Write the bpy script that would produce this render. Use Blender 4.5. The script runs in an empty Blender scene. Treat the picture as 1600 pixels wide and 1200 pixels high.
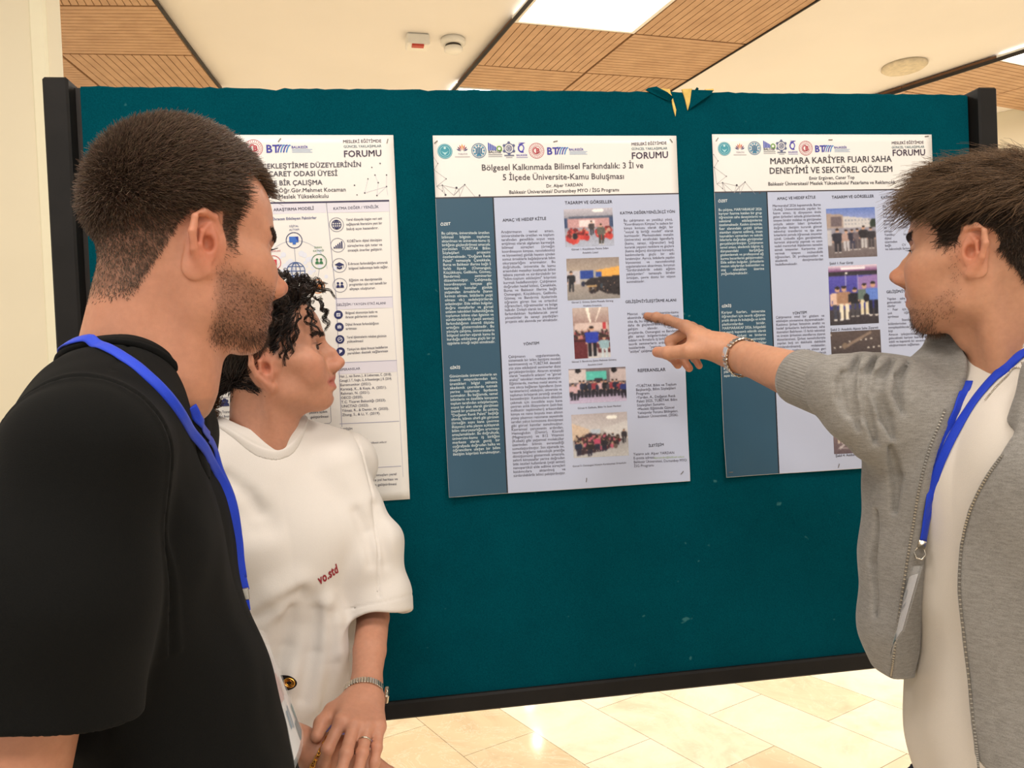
import bpy, math
import numpy as np
from concurrent.futures import ThreadPoolExecutor
scene = bpy.context.scene
COL = scene.collection
PI = math.pi
# ------------------------------------------------------------------ camera
F, PITCH, ROLL, CAMH = 1200.0, -0.0185, -0.0429, 1.5
cam_data = bpy.data.cameras.new('camera')
cam_data.sensor_width = 36.0
cam_data.lens = 36.0 * F / 1600.0
cam_data.clip_start = 0.05
cam = bpy.data.objects.new('camera', cam_data)
COL.objects.link(cam)
cr_, sr_, cp_, sp_ = math.cos(ROLL), math.sin(ROLL), math.cos(PITCH), math.sin(PITCH)
CAMO = np.array([0, 0, CAMH])


def ray(px, py):
    """world direction of a photo pixel, scaled so that depth along the view axis is 1"""
    u, v = (px - 800) / F, (py - 600) / F
    u, v = cr_ * u + sr_ * v, -sr_ * u + cr_ * v
    return np.array([u, cp_ + sp_ * v, sp_ - cp_ * v])


def at(px, py, d):
    """point seen at a photo pixel, d metres away along the view axis"""
    return CAMO + ray(px, py) * d


_r, _u, _f = ray(801, 600) - ray(800, 600), ray(800, 599) - ray(800, 600), ray(800, 600)
_r, _u, _f = [a / np.linalg.norm(a) for a in (_r, _u, _f)]
from mathutils import Matrix, Vector
cam.matrix_world = Matrix(((_r[0], _u[0], -_f[0], 0), (_r[1], _u[1], -_f[1], 0),
                           (_r[2], _u[2], -_f[2], CAMH), (0, 0, 0, 1)))
scene.camera = cam
# ------------------------------------------------------------------ world, lights, exposure
vs = scene.view_settings
vs.view_transform = 'Standard'
vs.look = 'None'
vs.gamma = 1.0
vs.use_curve_mapping = False
vs.exposure = 0.22
scene.cycles.use_denoising = True
scene.cycles.max_bounces = 6
scene.cycles.diffuse_bounces = 3
scene.cycles.transparent_max_bounces = 12
world = bpy.data.worlds.new('world')
scene.world = world
world.use_nodes = True
bg = world.node_tree.nodes['Background']
bg.inputs[0].default_value = (1.0, 0.985, 0.96, 1)
bg.inputs[1].default_value = 0.60


def area_lamp(name, loc, sx, sy, power, color=(1.0, 0.955, 0.90), target=None):
    ld = bpy.data.lights.new(name, 'AREA')
    ld.shape = 'RECTANGLE'
    ld.size, ld.size_y, ld.energy, ld.color = sx, sy, power, color
    o = bpy.data.objects.new(name, ld)
    o.location = loc
    if target is not None:
        o.rotation_euler = (Vector(target) - Vector(loc)).to_track_quat('-Z', 'Y').to_euler()
    COL.objects.link(o)
    return o


# light of the square ceiling panels of the hall (the panels over and behind the photographer)
area_lamp('ceiling_panel_or_fill_light', (-0.55, 0.45, 2.97), 0.57, 0.57, 13.8)
area_lamp('ceiling_panel_or_fill_light', (1.0, 0.55, 2.97), 0.57, 0.57, 13.8)
area_lamp('ceiling_panel_or_fill_light', (0.2, -1.2, 2.97), 1.2, 0.57, 24.5)
area_lamp('ceiling_panel_or_fill_light', (-1.6, -1.2, 2.97), 0.57, 0.57, 18.4)
area_lamp('ceiling_panel_or_fill_light', (2.2, -0.9, 2.97), 0.57, 0.57, 18.4)
area_lamp('ceiling_panel_or_fill_light', (0.55, 3.15, 2.93), 0.5, 0.4, 21.4)
area_lamp('ceiling_panel_or_fill_light', (2.9, 3.6, 2.93), 0.5, 0.4, 21.4)

for x_, y_ in ((-1.6, 5.4), (.2, 5.4), (2.0, 5.6), (-.8, 7.6), (1.2, 7.6), (3.6, 7.2)):      # fill lamps added beyond the board, their floor bounce brightens ceiling and walls
    area_lamp('ceiling_panel_or_fill_light', (x_, y_, 2.97), 1.2, .57, 26)


# ------------------------------------------------------------------ materials
def lin(c):
    c = np.asarray(c, float)
    return np.where(c <= 0.04045, c / 12.92, ((c + 0.055) / 1.055) ** 2.4)


def s255(*c):
    return tuple(lin(np.array(c) / 255.0))


class NT:
    def __init__(self, name):
        self.m = bpy.data.materials.new(name)
        self.m.use_nodes = True
        self.t = self.m.node_tree
        self.b = self.t.nodes['Principled BSDF']

    def n(self, typ, **kw):
        nd = self.t.nodes.new(typ)
        for k, v in kw.items():
            if k in nd.inputs:
                nd.inputs[k].default_value = v
            else:
                setattr(nd, k, v)
        return nd

    def l(self, a, b):
        self.t.links.new(a, b)

    def coord(self, which='Object'):
        return self.n('ShaderNodeTexCoord').outputs[which]

    def noise(self, scale, detail=3, rough=.5, vec=None, distortion=0.0):
        nd = self.n('ShaderNodeTexNoise', Scale=scale, Detail=detail, Roughness=rough, Distortion=distortion)
        self.l(vec if vec is not None else self.coord(), nd.inputs['Vector'])
        return nd

    def ramp(self, fac, stops):
        r = self.n('ShaderNodeValToRGB')
        e = r.color_ramp.elements
        while len(e) < len(stops):
            e.new(0.5)
        for el, (p, c) in zip(e, stops):
            el.position = p
            el.color = (*c, 1)
        self.l(fac, r.inputs[0])
        return r.outputs[0]

    def mix(self, fac, a, b, mode='MIX'):
        nd = self.n('ShaderNodeMix', data_type='RGBA', blend_type=mode)
        for s, v in ((nd.inputs[0], fac), (nd.inputs[6], a), (nd.inputs[7], b)):
            if isinstance(v, (int, float)):
                s.default_value = v
            elif isinstance(v, tuple):
                s.default_value = (*v[:3], 1)
            else:
                self.l(v, s)
        return nd.outputs[2]

    def bump(self, h, strength=.3, dist=.002):
        nd = self.n('ShaderNodeBump', Strength=strength, Distance=dist)
        self.l(h, nd.inputs['Height'])
        self.l(nd.outputs[0], self.b.inputs['Normal'])

    def base(self, v):
        if isinstance(v, tuple):
            self.b.inputs['Base Color'].default_value = (*v[:3], 1)
        else:
            self.l(v, self.b.inputs['Base Color'])


def plain(name, color, rough=.6, metal=0.0, vary=.12, nscale=40, spec=.5, bump=0, bscale=200, emit=0, sheen=0):
    t = NT(name)
    nz = t.noise(nscale)
    c = np.array(color)
    t.base(t.ramp(nz.outputs[0], [(.3, tuple(c * (1 - vary))), (.7, tuple(np.minimum(c * (1 + vary), 1)))]))
    t.b.inputs['Roughness'].default_value = rough
    t.b.inputs['Metallic'].default_value = metal
    t.b.inputs['Specular IOR Level'].default_value = spec
    if sheen:
        t.b.inputs['Sheen Weight'].default_value = sheen
    if bump:
        t.bump(t.noise(bscale, 2).outputs[0], bump, .001)
    if emit:
        t.b.inputs['Emission Color'].default_value = (*color, 1)
        t.b.inputs['Emission Strength'].default_value = emit
    return t.m


def vcol_material(name, rough=.5, spec=.5, sheen=0.0, bump=0, bscale=300, sss=0.0, nvar=0.0, nscale=60, aniso=0):
    t = NT(name)
    a = t.n('ShaderNodeAttribute', attribute_name='Col')
    out = a.outputs['Color']
    if nvar:
        nz = t.noise(nscale, 4)
        out = t.mix(1.0, out, t.ramp(nz.outputs[0], [(.25, (1 - nvar,) * 3), (.75, (1 + nvar,) * 3)]), 'MULTIPLY')
    t.base(out)
    t.b.inputs['Roughness'].default_value = rough
    t.b.inputs['Specular IOR Level'].default_value = spec
    if sheen:
        t.b.inputs['Sheen Weight'].default_value = sheen
    if sss:
        t.b.inputs['Subsurface Weight'].default_value = sss
        t.b.inputs['Subsurface Radius'].default_value = (.9, .35, .2)
        t.b.inputs['Subsurface Scale'].default_value = .004
    if bump:
        t.bump(t.noise(bscale, 3).outputs[0], bump, .0006)
    return t.m


# ------------------------------------------------------------------ objects
def mesh_from(name, V, Fc, smooth=True, col=None, corner=False):
    """V (n,3); Fc list of index arrays (k,3)/(k,4) or list of polygons"""
    me = bpy.data.meshes.new(name)
    V = np.asarray(V, np.float32)
    if not isinstance(Fc, (list, tuple)):
        Fc = [Fc]
    if len(Fc) and not hasattr(Fc[0], 'ndim'):
        tot = np.array([len(p) for p in Fc], np.int32)
        idx = np.concatenate([np.asarray(p, np.int32) for p in Fc])
    else:
        Fc = [f for f in Fc if len(f)]
        tot = np.concatenate([np.full(len(f), f.shape[1], np.int32) for f in Fc])
        idx = np.concatenate([f.ravel() for f in Fc]).astype(np.int32)
    me.vertices.add(len(V))
    me.vertices.foreach_set('co', V.ravel())
    me.loops.add(len(idx))
    me.loops.foreach_set('vertex_index', idx)
    me.polygons.add(len(tot))
    me.polygons.foreach_set('loop_start', np.concatenate([[0], np.cumsum(tot)[:-1]]).astype(np.int32))
    me.polygons.foreach_set('loop_total', tot)
    me.update(calc_edges=True)
    me.polygons.foreach_set('use_smooth', np.full(len(tot), bool(smooth)))
    if col is not None:
        c = np.ones((len(col), 4), np.float32)
        c[:, :3] = col
        at_ = me.color_attributes.new('Col', 'FLOAT_COLOR', 'CORNER' if corner else 'POINT')
        at_.data.foreach_set('color', c.ravel())
    me.validate()
    return me


def obj(name, V, Fc, mat, parent=None, smooth=True, col=None, corner=False, label=None):
    me = mesh_from(name, V, Fc, smooth, col, corner)
    o = bpy.data.objects.new(name, me)
    if mat is not None:
        me.materials.append(mat)
    COL.objects.link(o)
    if parent is not None:
        o.parent = parent
        o.matrix_parent_inverse = Matrix.Translation(-Vector(parent.location))
    if label:
        o['label'] = label
    return o


def thing(name, label, cat, loc=(0, 0, 0), group=None):
    o = bpy.data.objects.new(name, None)
    o.empty_display_size = .05
    o.location = tuple(float(x) for x in loc)
    COL.objects.link(o)
    return tag(o, label, cat, group)


def tag(o, label, cat, group=None):
    o['label'], o['category'] = label, cat
    if group:
        o['group'] = group
    return o


def struct(o):
    o['kind'] = 'structure'
    return o


class MB:
    """collects simple shapes into one mesh"""
    def __init__(self):
        self.V, self.P, self.n = [], [], 0

    def add(self, V, P):
        V = np.asarray(V, float)
        self.V.append(V)
        self.P += [[i + self.n for i in p] for p in P]
        self.n += len(V)
        return self

    def box(self, c, ax, ay, az, bev=0.0):
        """c centre; ax, ay, az half-extent vectors; bev bevel width"""
        c, ax, ay, az = [np.asarray(q, float) for q in (c, ax, ay, az)]
        L = [np.linalg.norm(q) for q in (ax, ay, az)]
        if bev <= 0:
            s = np.array([(i, j, k) for i in (-1, 1) for j in (-1, 1) for k in (-1, 1)])
            V = c + s[:, :1] * ax + s[:, 1:2] * ay + s[:, 2:] * az
            return self.add(V, [(0, 1, 3, 2), (4, 6, 7, 5), (0, 4, 5, 1), (2, 3, 7, 6), (0, 2, 6, 4), (1, 5, 7, 3)])
        b = [1 - bev / l for l in L]
        V, ids = [], {}
        for i in (-1, 1):
            for j in (-1, 1):
                for k in (-1, 1):
                    for m in range(3):
                        s = [i * b[0], j * b[1], k * b[2]]
                        s[m] = (i, j, k)[m]
                        ids[(i, j, k, m)] = len(V)
                        V.append(c + s[0] * ax + s[1] * ay + s[2] * az)
        P = []
        for m in range(3):
            a, d = [q for q in range(3) if q != m]
            for sg in (-1, 1):
                q = []
                for (x, y) in ((-1, -1), (1, -1), (1, 1), (-1, 1)):
                    t = [0, 0, 0]
                    t[m], t[a], t[d] = sg, x, y
                    q.append(ids[(*t, m)])
                P.append(q)
        for m in range(3):                                   # edges parallel to m
            a, d = [q for q in range(3) if q != m]
            for x in (-1, 1):
                for y in (-1, 1):
                    t0, t1 = [0, 0, 0], [0, 0, 0]
                    t0[m], t0[a], t0[d] = -1, x, y
                    t1[m], t1[a], t1[d] = 1, x, y
                    P.append([ids[(*t0, a)], ids[(*t1, a)], ids[(*t1, d)], ids[(*t0, d)]])
        for i in (-1, 1):
            for j in (-1, 1):
                for k in (-1, 1):
                    P.append([ids[(i, j, k, m)] for m in range(3)])
        return self.add(V, P)

    def tube(self, pts, rad, seg=8, closed=False, cap=True):
        pts = np.asarray(pts, float)
        n = len(pts)
        rad = np.broadcast_to(np.asarray(rad, float), (n,))
        if closed:
            T = np.roll(pts, -1, 0) - np.roll(pts, 1, 0)
        else:
            T = np.gradient(pts, axis=0)
        T /= np.linalg.norm(T, axis=1, keepdims=True) + 1e-12
        N = np.cross(T[0], [0.31, 0.2, 0.93])
        N /= np.linalg.norm(N)
        V = []
        th = np.linspace(0, 2 * PI, seg, endpoint=False)
        for i in range(n):
            N = N - T[i] * (N @ T[i])
            N /= np.linalg.norm(N)
            B = np.cross(T[i], N)
            V.append(pts[i] + rad[i] * (np.cos(th)[:, None] * N + np.sin(th)[:, None] * B))
        P = []
        for i in range(n if closed else n - 1):
            for k in range(seg):
                a, b = i * seg + k, i * seg + (k + 1) % seg
                j = (i + 1) % n
                P.append([a, b, j * seg + (k + 1) % seg, j * seg + k])
        if cap and not closed:
            P.append(list(range(seg))[::-1])
            P.append([(n - 1) * seg + k for k in range(seg)])
        return self.add(np.concatenate(V), P)

    def lathe(self, c, axis, prof, seg=32):
        """prof list of (r, h) along axis"""
        c, axis = np.asarray(c, float), np.asarray(axis, float)
        axis = axis / np.linalg.norm(axis)
        N = np.cross(axis, [0.3, 0.9, 0.2])
        N /= np.linalg.norm(N)
        B = np.cross(axis, N)
        th = np.linspace(0, 2 * PI, seg, endpoint=False)
        R = np.cos(th)[:, None] * N + np.sin(th)[:, None] * B
        V = np.concatenate([c + axis * h + R * r for r, h in prof])
        P = []
        for i in range(len(prof) - 1):
            for k in range(seg):
                P.append([i * seg + k, i * seg + (k + 1) % seg, (i + 1) * seg + (k + 1) % seg, (i + 1) * seg + k])
        P.append(list(range(seg))[::-1])
        P.append([(len(prof) - 1) * seg + k for k in range(seg)])
        return self.add(V, P)

    def build(self, name, mat, parent=None, smooth=False, label=None):
        return obj(name, np.concatenate(self.V), self.P, mat, parent, smooth, label=label)


def smooth_path(pts, n):
    """Catmull-Rom resampling of a polyline"""
    p = np.asarray(pts, float)
    p = np.concatenate([[2 * p[0] - p[1]], p, [2 * p[-1] - p[-2]]])
    t = np.linspace(0, len(p) - 3 - 1e-9, n)
    i = t.astype(int)
    u = (t - i)[:, None]
    a, b, c, d = p[i], p[i + 1], p[i + 2], p[i + 3]
    return .5 * ((2 * b) + (c - a) * u + (2 * a - 5 * b + 4 * c - d) * u ** 2 + (3 * b - a - 3 * c + d) * u ** 3)


# ------------------------------------------------------------------ distance-field modelling
def unit(v):
    v = np.asarray(v, float)
    return v / np.linalg.norm(v)


def smin(a, b, k):
    h = np.maximum(k - np.abs(a - b), 0) / k
    return np.minimum(a, b) - h * h * (k * .25)


def smax(a, b, k):
    return -smin(-a, -b, k)


def f32(*a):
    return [np.asarray(q, np.float32) for q in a]


def sd_ell(P, c, r, R=None):
    c, r = f32(c, r)
    q = P - c
    if R is not None:
        q = q @ np.asarray(R, np.float32)      # columns of R are the ellipsoid axes
    a = q / r
    k0 = np.sqrt((a * a).sum(1))
    b = a / r
    k1 = np.sqrt((b * b).sum(1)) + 1e-9
    return k0 * (k0 - 1) / k1


def sd_cone(P, a, b, ra, rb):
    """capsule with linearly changing radius"""
    a, b = f32(a, b)
    ba = b - a
    pa = P - a
    h = np.clip(pa @ ba / np.float32(ba @ ba + 1e-12), 0, 1)
    q = pa - h[:, None] * ba
    return np.sqrt((q * q).sum(1)) - (np.float32(ra) + h * np.float32(rb - ra))


def sd_chain(P, pts, rad, k=0.0):
    d = None
    for i in range(len(pts) - 1):
        e = sd_cone(P, pts[i], pts[i + 1], rad[i], rad[i + 1])
        d = e if d is None else (smin(d, e, k) if k else np.minimum(d, e))
    return d


def frame(fwd, up=(0, 0, 1)):
    """columns: forward, left, up"""
    f = unit(fwd)
    u = np.asarray(up, float)
    u = unit(u - f * (u @ f))
    return np.stack([f, np.cross(u, f), u], 1)


def rot(axis, ang):
    return np.array(Matrix.Rotation(ang, 3, Vector(axis)))


POOL = ThreadPoolExecutor(4)


def peval(f, P, chunk=120000):
    if len(P) <= chunk:
        return f(P)
    return np.concatenate(list(POOL.map(f, [P[i:i + chunk] for i in range(0, len(P), chunk)])))


def mesh_sdf(f, lo, hi, h, nb=12, slack=1.6, project=1):
    """surface-net mesh of f = 0 inside the box lo..hi with voxel size h"""
    lo, hi = np.asarray(lo, float), np.asarray(hi, float)
    B = np.ceil((hi - lo) / (h * nb)).astype(int)
    ii = np.stack(np.meshgrid(*[np.arange(b) for b in B], indexing='ij'), -1).reshape(-1, 3)
    ctr = (lo + (ii + .5) * nb * h).astype(np.float32)
    d = peval(f, ctr)
    ii = ii[np.abs(d) < slack * nb * h * .87]
    g = np.arange(nb + 1)
    G = np.stack(np.meshgrid(g, g, g, indexing='ij'), -1).reshape(-1, 3)
    N = (B * nb + 1).astype(np.int64)
    verts, vid, quads = [], [], []
    batch = 60
    jobs = [ii[i:i + batch] for i in range(0, len(ii), batch)]

    def job(bk):
        base = bk * nb
        I = base[:, None, :] + G[None]
        P = (lo + I.reshape(-1, 3) * h).astype(np.float32)
        D = f(P).reshape(len(bk), nb + 1, nb + 1, nb + 1)
        S = D < 0
        c = [S[:, x:nb + x, y:nb + y, z:nb + z] for x in (0, 1) for y in (0, 1) for z in (0, 1)]
        anyc = c[0] | c[1] | c[2] | c[3] | c[4] | c[5] | c[6] | c[7]
        allc = c[0] & c[1] & c[2] & c[3] & c[4] & c[5] & c[6] & c[7]
        m = anyc & ~allc
        w = np.argwhere(m)
        if not len(w):
            return None
        acc = np.zeros((len(w), 3), np.float64)
        cnt = np.zeros(len(w))
        for ax in range(3):
            o1, o2 = [q for q in range(3) if q != ax]
            for x in (0, 1):
                for y in (0, 1):
                    p = w[:, 1:].copy()
                    p[:, o1] += x
                    p[:, o2] += y
                    q = p.copy()
                    q[:, ax] += 1
                    a = D[w[:, 0], p[:, 0], p[:, 1], p[:, 2]]
                    b = D[w[:, 0], q[:, 0], q[:, 1], q[:, 2]]
                    cr = (a < 0) != (b < 0)
                    t = np.where(cr, a / np.where(cr, a - b, 1), 0)
                    off = p - w[:, 1:]
                    acc += np.where(cr[:, None], off, 0)
                    acc[:, ax] += np.where(cr, t, 0)
                    cnt += cr
        cell = base[w[:, 0]] + w[:, 1:]
        pos = lo + (cell + acc / cnt[:, None]) * h
        cid = (cell[:, 0] * N[1] + cell[:, 1]) * N[2] + cell[:, 2]
        qs = []
        for ax in range(3):
            o1, o2 = [(1, 2), (2, 0), (0, 1)][ax]
            sl0 = [slice(None)] + [slice(0, nb)] * 3
            sl1 = list(sl0)
            sl1[1 + ax] = slice(1, nb + 1)
            s0, s1 = S[tuple(sl0)], S[tuple(sl1)]
            e = np.argwhere(s0 != s1)
            if not len(e):
                continue
            fl = s0[tuple(e.T)]
            gc = base[e[:, 0]] + e[:, 1:]
            v = []
            for dx, dy in ((-1, -1), (0, -1), (0, 0), (-1, 0)):
                k = gc.copy()
                k[:, o1] += dx
                k[:, o2] += dy
                ok = (k >= 0).all(1)
                v.append(np.where(ok, (k[:, 0] * N[1] + k[:, 1]) * N[2] + k[:, 2], -1))
            v = np.stack(v, 1)
            v[~fl] = v[~fl][:, ::-1]
            qs.append(v)
        return pos, cid, (np.concatenate(qs) if qs else np.zeros((0, 4), np.int64))

    for r in POOL.map(job, jobs):
        if r is not None:
            verts.append(r[0]); vid.append(r[1]); quads.append(r[2])
    V, C, Q = np.concatenate(verts), np.concatenate(vid), np.concatenate(quads)
    o = np.argsort(C)
    V, C = V[o], C[o]
    k = np.clip(np.searchsorted(C, Q), 0, len(C) - 1)
    ok = (C[k] == Q).all(1)
    Q = k[ok]
    for _ in range(project):
        P = V.astype(np.float32)
        d0 = peval(f, P)
        e = np.float32(h * .35)
        gr = np.stack([peval(f, P + np.eye(3, dtype=np.float32)[a] * e) - peval(f, P - np.eye(3, dtype=np.float32)[a] * e)
                       for a in range(3)], 1) / (2 * e)
        st = gr * (d0 / np.maximum((gr * gr).sum(1), .05))[:, None]
        ln = np.linalg.norm(st, axis=1, keepdims=True)
        V = V - st * np.minimum(1, h * .6 / np.maximum(ln, 1e-9))
    return V, Q


def grad(f, P, e=.0008):
    P = np.asarray(P, np.float32).reshape(-1, 3)
    g = np.stack([f(P + np.eye(3, dtype=np.float32)[a] * e) - f(P - np.eye(3, dtype=np.float32)[a] * e) for a in range(3)], 1)
    return g / np.maximum(np.linalg.norm(g, axis=1, keepdims=True), 1e-9)


def trace(f, px, py, d0=.3, d1=2.2, off=0.0):
    """first point of surface f met by the line of sight through a photo pixel"""
    r = ray(px, py)
    ts = np.linspace(d0, d1, 1900)
    P = (CAMO + ts[:, None] * r).astype(np.float32)
    D = f(P) - off
    k = np.argmax(D < 0)
    if not (D < 0).any():
        k = int(np.argmin(D))
        return P[k].astype(float)
    t = ts[k - 1] + (ts[k] - ts[k - 1]) * D[k - 1] / (D[k - 1] - D[k])
    return CAMO + t * r


def hash3(P, s):
    """cheap smooth pseudo-noise, range about -1..1"""
    x, y, z = P[:, 0], P[:, 1], P[:, 2]
    return (np.sin(x * 1.7 * s + 1.3 * np.sin(y * 1.1 * s + .5) + 2.1) * np.sin(y * 1.9 * s + 1.1 * np.sin(z * 1.3 * s + 1.7) + .4)
            + np.sin(z * 1.5 * s + 1.2 * np.sin(x * 1.2 * s) + 1.0) * .6) / 1.6
# ------------------------------------------------------------------ the hall
CEIL = 3.0


def on_ceiling(px, py, z=CEIL):
    r = ray(px, py)
    return CAMO + r * ((z - CAMH) / r[2])


def floor_material():
    t = NT('marble_floor')
    mp = t.n('ShaderNodeMapping')
    t.l(t.coord('Object'), mp.inputs[0])
    mp.inputs['Rotation'].default_value = (0, 0, math.atan2(.84, .54))
    mp.inputs['Location'].default_value = (0.29, -0.055, 0)
    br = t.n('ShaderNodeTexBrick', offset=.5, **{'Scale': 1.0, 'Mortar Size': .0016, 'Mortar Smooth': .1, 'Bias': .0,
                                    'Brick Width': .67, 'Row Height': .335})
    br.inputs['Color1'].default_value = (*s255(226, 204, 168), 1)
    br.inputs['Color2'].default_value = (*s255(255, 246, 224), 1)
    br.inputs['Mortar'].default_value = (*s255(150, 130, 104), 1)
    t.l(mp.outputs[0], br.inputs[0])
    nz = t.noise(2.6, 8, .62, mp.outputs[0], 1.2)
    c = t.mix(1.0, br.outputs[0], t.ramp(nz.outputs[0], [(.3, (.78, .73, .66)), (.5, (1, .97, .93)), (.68, (1.08, 1.07, 1.04))]), 'MULTIPLY')
    vn = t.noise(3.2, 6, .7, mp.outputs[0], 2.5)
    vein = t.ramp(vn.outputs[0], [(.485, (0, 0, 0)), (.5, (1, 1, 1)), (.515, (0, 0, 0))])
    c = t.mix(vein, c, t.mix(.45, c, s255(252, 244, 228)))
    t.base(c)
    t.b.inputs['Roughness'].default_value = .09
    t.b.inputs['Specular IOR Level'].default_value = .5
    return t.m


M_FLOOR = floor_material()
struct(obj('floor', [(-6, -4, 0), (8, -4, 0), (8, 12, 0), (-6, 12, 0)], [(0, 1, 2, 3)], M_FLOOR, smooth=False))
M_CEIL = plain('ceiling_paint', s255(248, 240, 230), .8, vary=.02, nscale=2)
struct(obj('ceiling', [(-6, -4, CEIL + .02), (-6, 12, CEIL + .02), (8, 12, CEIL + .02), (8, -4, CEIL + .02)], [(0, 1, 2, 3)], M_CEIL, smooth=False))
M_WALL = plain('cream_wall_paint', s255(246, 234, 206), .7, vary=.015, nscale=3, bump=.05, bscale=120)
e = at(93, 0, 1.98)[:2]
m = MB().box((e[0] - 1.36, e[1] + .5, 1.51), (1.0, 0, 0), (-.36, .5, 0), (0, 0, 1.509))
struct(m.build('wall_left', M_WALL))
m = MB().box((e[0] - .058, e[1] + .015, 1.51), (.022, 0, 0), (0, .022, 0), (0, 0, 1.509), .006)
struct(m.build('trim_1', plain('pale_corner_trim', s255(255, 246, 216), .6, vary=.01)))
wa, wb = on_ceiling(1545, 184)[:2], on_ceiling(1600, 172)[:2]
wd = unit(wb - wa)
wc = (wa + wb) / 2 + wd * .2
wn = np.array([-wd[1], wd[0]])
if wn[1] < 0:
    wn = -wn
wcc = wc + wn * .06
m = MB().box((*wcc, 1.51), (*(wd * 1.3), 0), (*(wn * .06), 0), (0, 0, 1.509))
struct(m.build('wall_right', M_WALL))
m = MB().box((1, 11.0, 1.51), (7, 0, 0), (0, .06, 0), (0, 0, 1.509))
struct(m.build('wall_back', M_WALL))

# ---- wooden slat tiles let into the ceiling
def wood_material():
    t = NT('oak_slats')
    mp = t.n('ShaderNodeMapping')
    t.l(t.coord('Generated'), mp.inputs[0])
    nz = t.noise(6, 4, .6, mp.outputs[0], .4)
    t.base(t.ramp(nz.outputs[0], [(.3, s255(192, 150, 112)), (.7, s255(212, 170, 130))]))
    t.b.inputs['Roughness'].default_value = .5
    return t.m


M_WOOD = wood_material()
M_GAP = plain('dark_slat_gap', s255(128, 88, 56), .8)
M_BLACK = plain('black_joint', s255(40, 34, 30), .6)


def slat_tile(label, q, along, n=15, bars=True):
    """q four plan corners 00, 10, 11, 01; slats run along the first (0) or second (1) side"""
    q = [np.asarray(p[:2], float) for p in q]
    B = lambda u, v: (q[0] * (1 - u) * (1 - v) + q[1] * u * (1 - v) + q[2] * u * v + q[3] * (1 - u) * v)
    V, P, mi = [], [], []

    def slab(u0, u1, v0, v1, z0, z1, k):
        b = len(V)
        for z in (z0, z1):
            for (u, v) in ((u0, v0), (u1, v0), (u1, v1), (u0, v1)):
                V.append((*B(u, v), z))
        for f in ((3, 2, 1, 0), (4, 5, 6, 7), (0, 1, 5, 4), (1, 2, 6, 5), (2, 3, 7, 6), (3, 0, 4, 7)):
            P.append([b + i for i in f])
            mi.append(k)
    slab(.006, .994, .006, .994, CEIL - .002, CEIL + .012, 1)
    for i in range(n):
        a, b_ = (i + .055) / n * .98 + .01, (i + .945) / n * .98 + .01
        if along == 0:
            slab(.01, .99, a, b_, CEIL - .014, CEIL - .001, 0)
        else:
            slab(a, b_, .01, .99, CEIL - .014, CEIL - .001, 0)
    o = obj('slatted_ceiling_tile', V, P, M_WOOD, smooth=False)
    o.data.materials.append(M_GAP)
    o.data.polygons.foreach_set('material_index', mi)
    return tag(o, label, 'ceiling tile', 'slatted wooden ceiling tiles')


oc = lambda x, y: on_ceiling(x, y)[:2]
A1, B1, C1 = oc(800, 30), oc(990, 48), oc(1170, 65)
A2, B2, C2 = oc(743, 97), oc(914, 110), oc(1077, 121)
A0, B0, C0 = A1 - (A2 - A1) * 1.0, B1 - (B2 - B1) * 1.05, C1 + (oc(1270, 0) - C1) * 1.25
A3, B3, C3 = A2 + (A2 - A1), B2 + (B2 - B1), C2 + (C2 - C1)
slat_tile('wooden slat ceiling tile right of the square light panel, at the top of the photo', (B0, C0, C1, B1), 1)
slat_tile('wooden slat ceiling tile directly behind the square light panel, right of the smoke detector', (A1, B1, B2, A2), 1)
slat_tile('wooden slat ceiling tile above the torn cloth on the board top', (B1, C1, C2, B2), 0)
slat_tile('wooden slat ceiling tile just over the board, left of the torn cloth', (B2, C2, C3, B3), 1)
sA = lambda f: A2 * (1 - f) + A3 * f
sB = lambda f: B2 * (1 - f) + B3 * f
slat_tile('wooden slat ceiling tile in front of the far light panel behind the board', (A2, B2, sB(.62), sA(.62)), 0, 8)
L0, L1, L2 = oc(246, 4), oc(302, 82), oc(343, 133)
K0, K1 = oc(60, 3), oc(92, 79)
L3 = L2 + (L2 - L1) * .15
K2 = K1 + (L3 - L1) * 1.0
Lm, Km = L0 - (L1 - L0), K0 - (K1 - K0)
J1 = K1 - (L1 - K1) * .98
J2 = K2 - (L3 - K2)
slat_tile('sliver of wooden slat ceiling tile at the top edge above the left end of the board', (Km, Lm, L0, K0), 1)
slat_tile('wooden slat ceiling tile above the left end of the board, slats running left to right', (K0, L0, L1, K1), 0)
slat_tile('wooden slat ceiling tile touching the board top, slats running away, above the buzz-cut man', (K1, L1, L3, K2), 1)
slat_tile('corner of wooden slat ceiling tile beside the left wall, over the black post', (J1, K1, K2, J2), 0)
R1, R2 = oc(1557, 90), oc(1408, 138)
R3 = R2 + (R2 - R1) * .8
rv = oc(1600, 99) - R1
rv = rv / np.linalg.norm(rv) * .6
slat_tile('wooden slat ceiling tile above the right end of the board', (R2, R1, R1 + rv, R2 + rv), 1, 14)
slat_tile('wooden slat ceiling tile against the far right wall, over the right post', (R2 + rv, R1 + rv, R1 + rv * 1.85, R2 + rv * 1.85), 1, 14)
slat_tile('wooden slat ceiling tile half hidden by the right end of the board top', (R3, R2, R2 + rv, R3 + rv), 0, 12)


def bar(name, a, b, w=.006):
    a, b = np.array([*a, CEIL - .012]), np.array([*b, CEIL - .012])
    d = (b - a) / 2
    s = unit(np.cross(d, [0, 0, 1])) * w / 2
    return struct(MB().box((a + b) / 2, d, s, (0, 0, .009)).build(name, M_BLACK))


bar('trim_2', A0, A3)
bar('trim_3', Lm, L3)
bar('trim_4', C0, C3, .007)
bar('trim_5', R1 + (R1 - R2), R3, .008)

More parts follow.
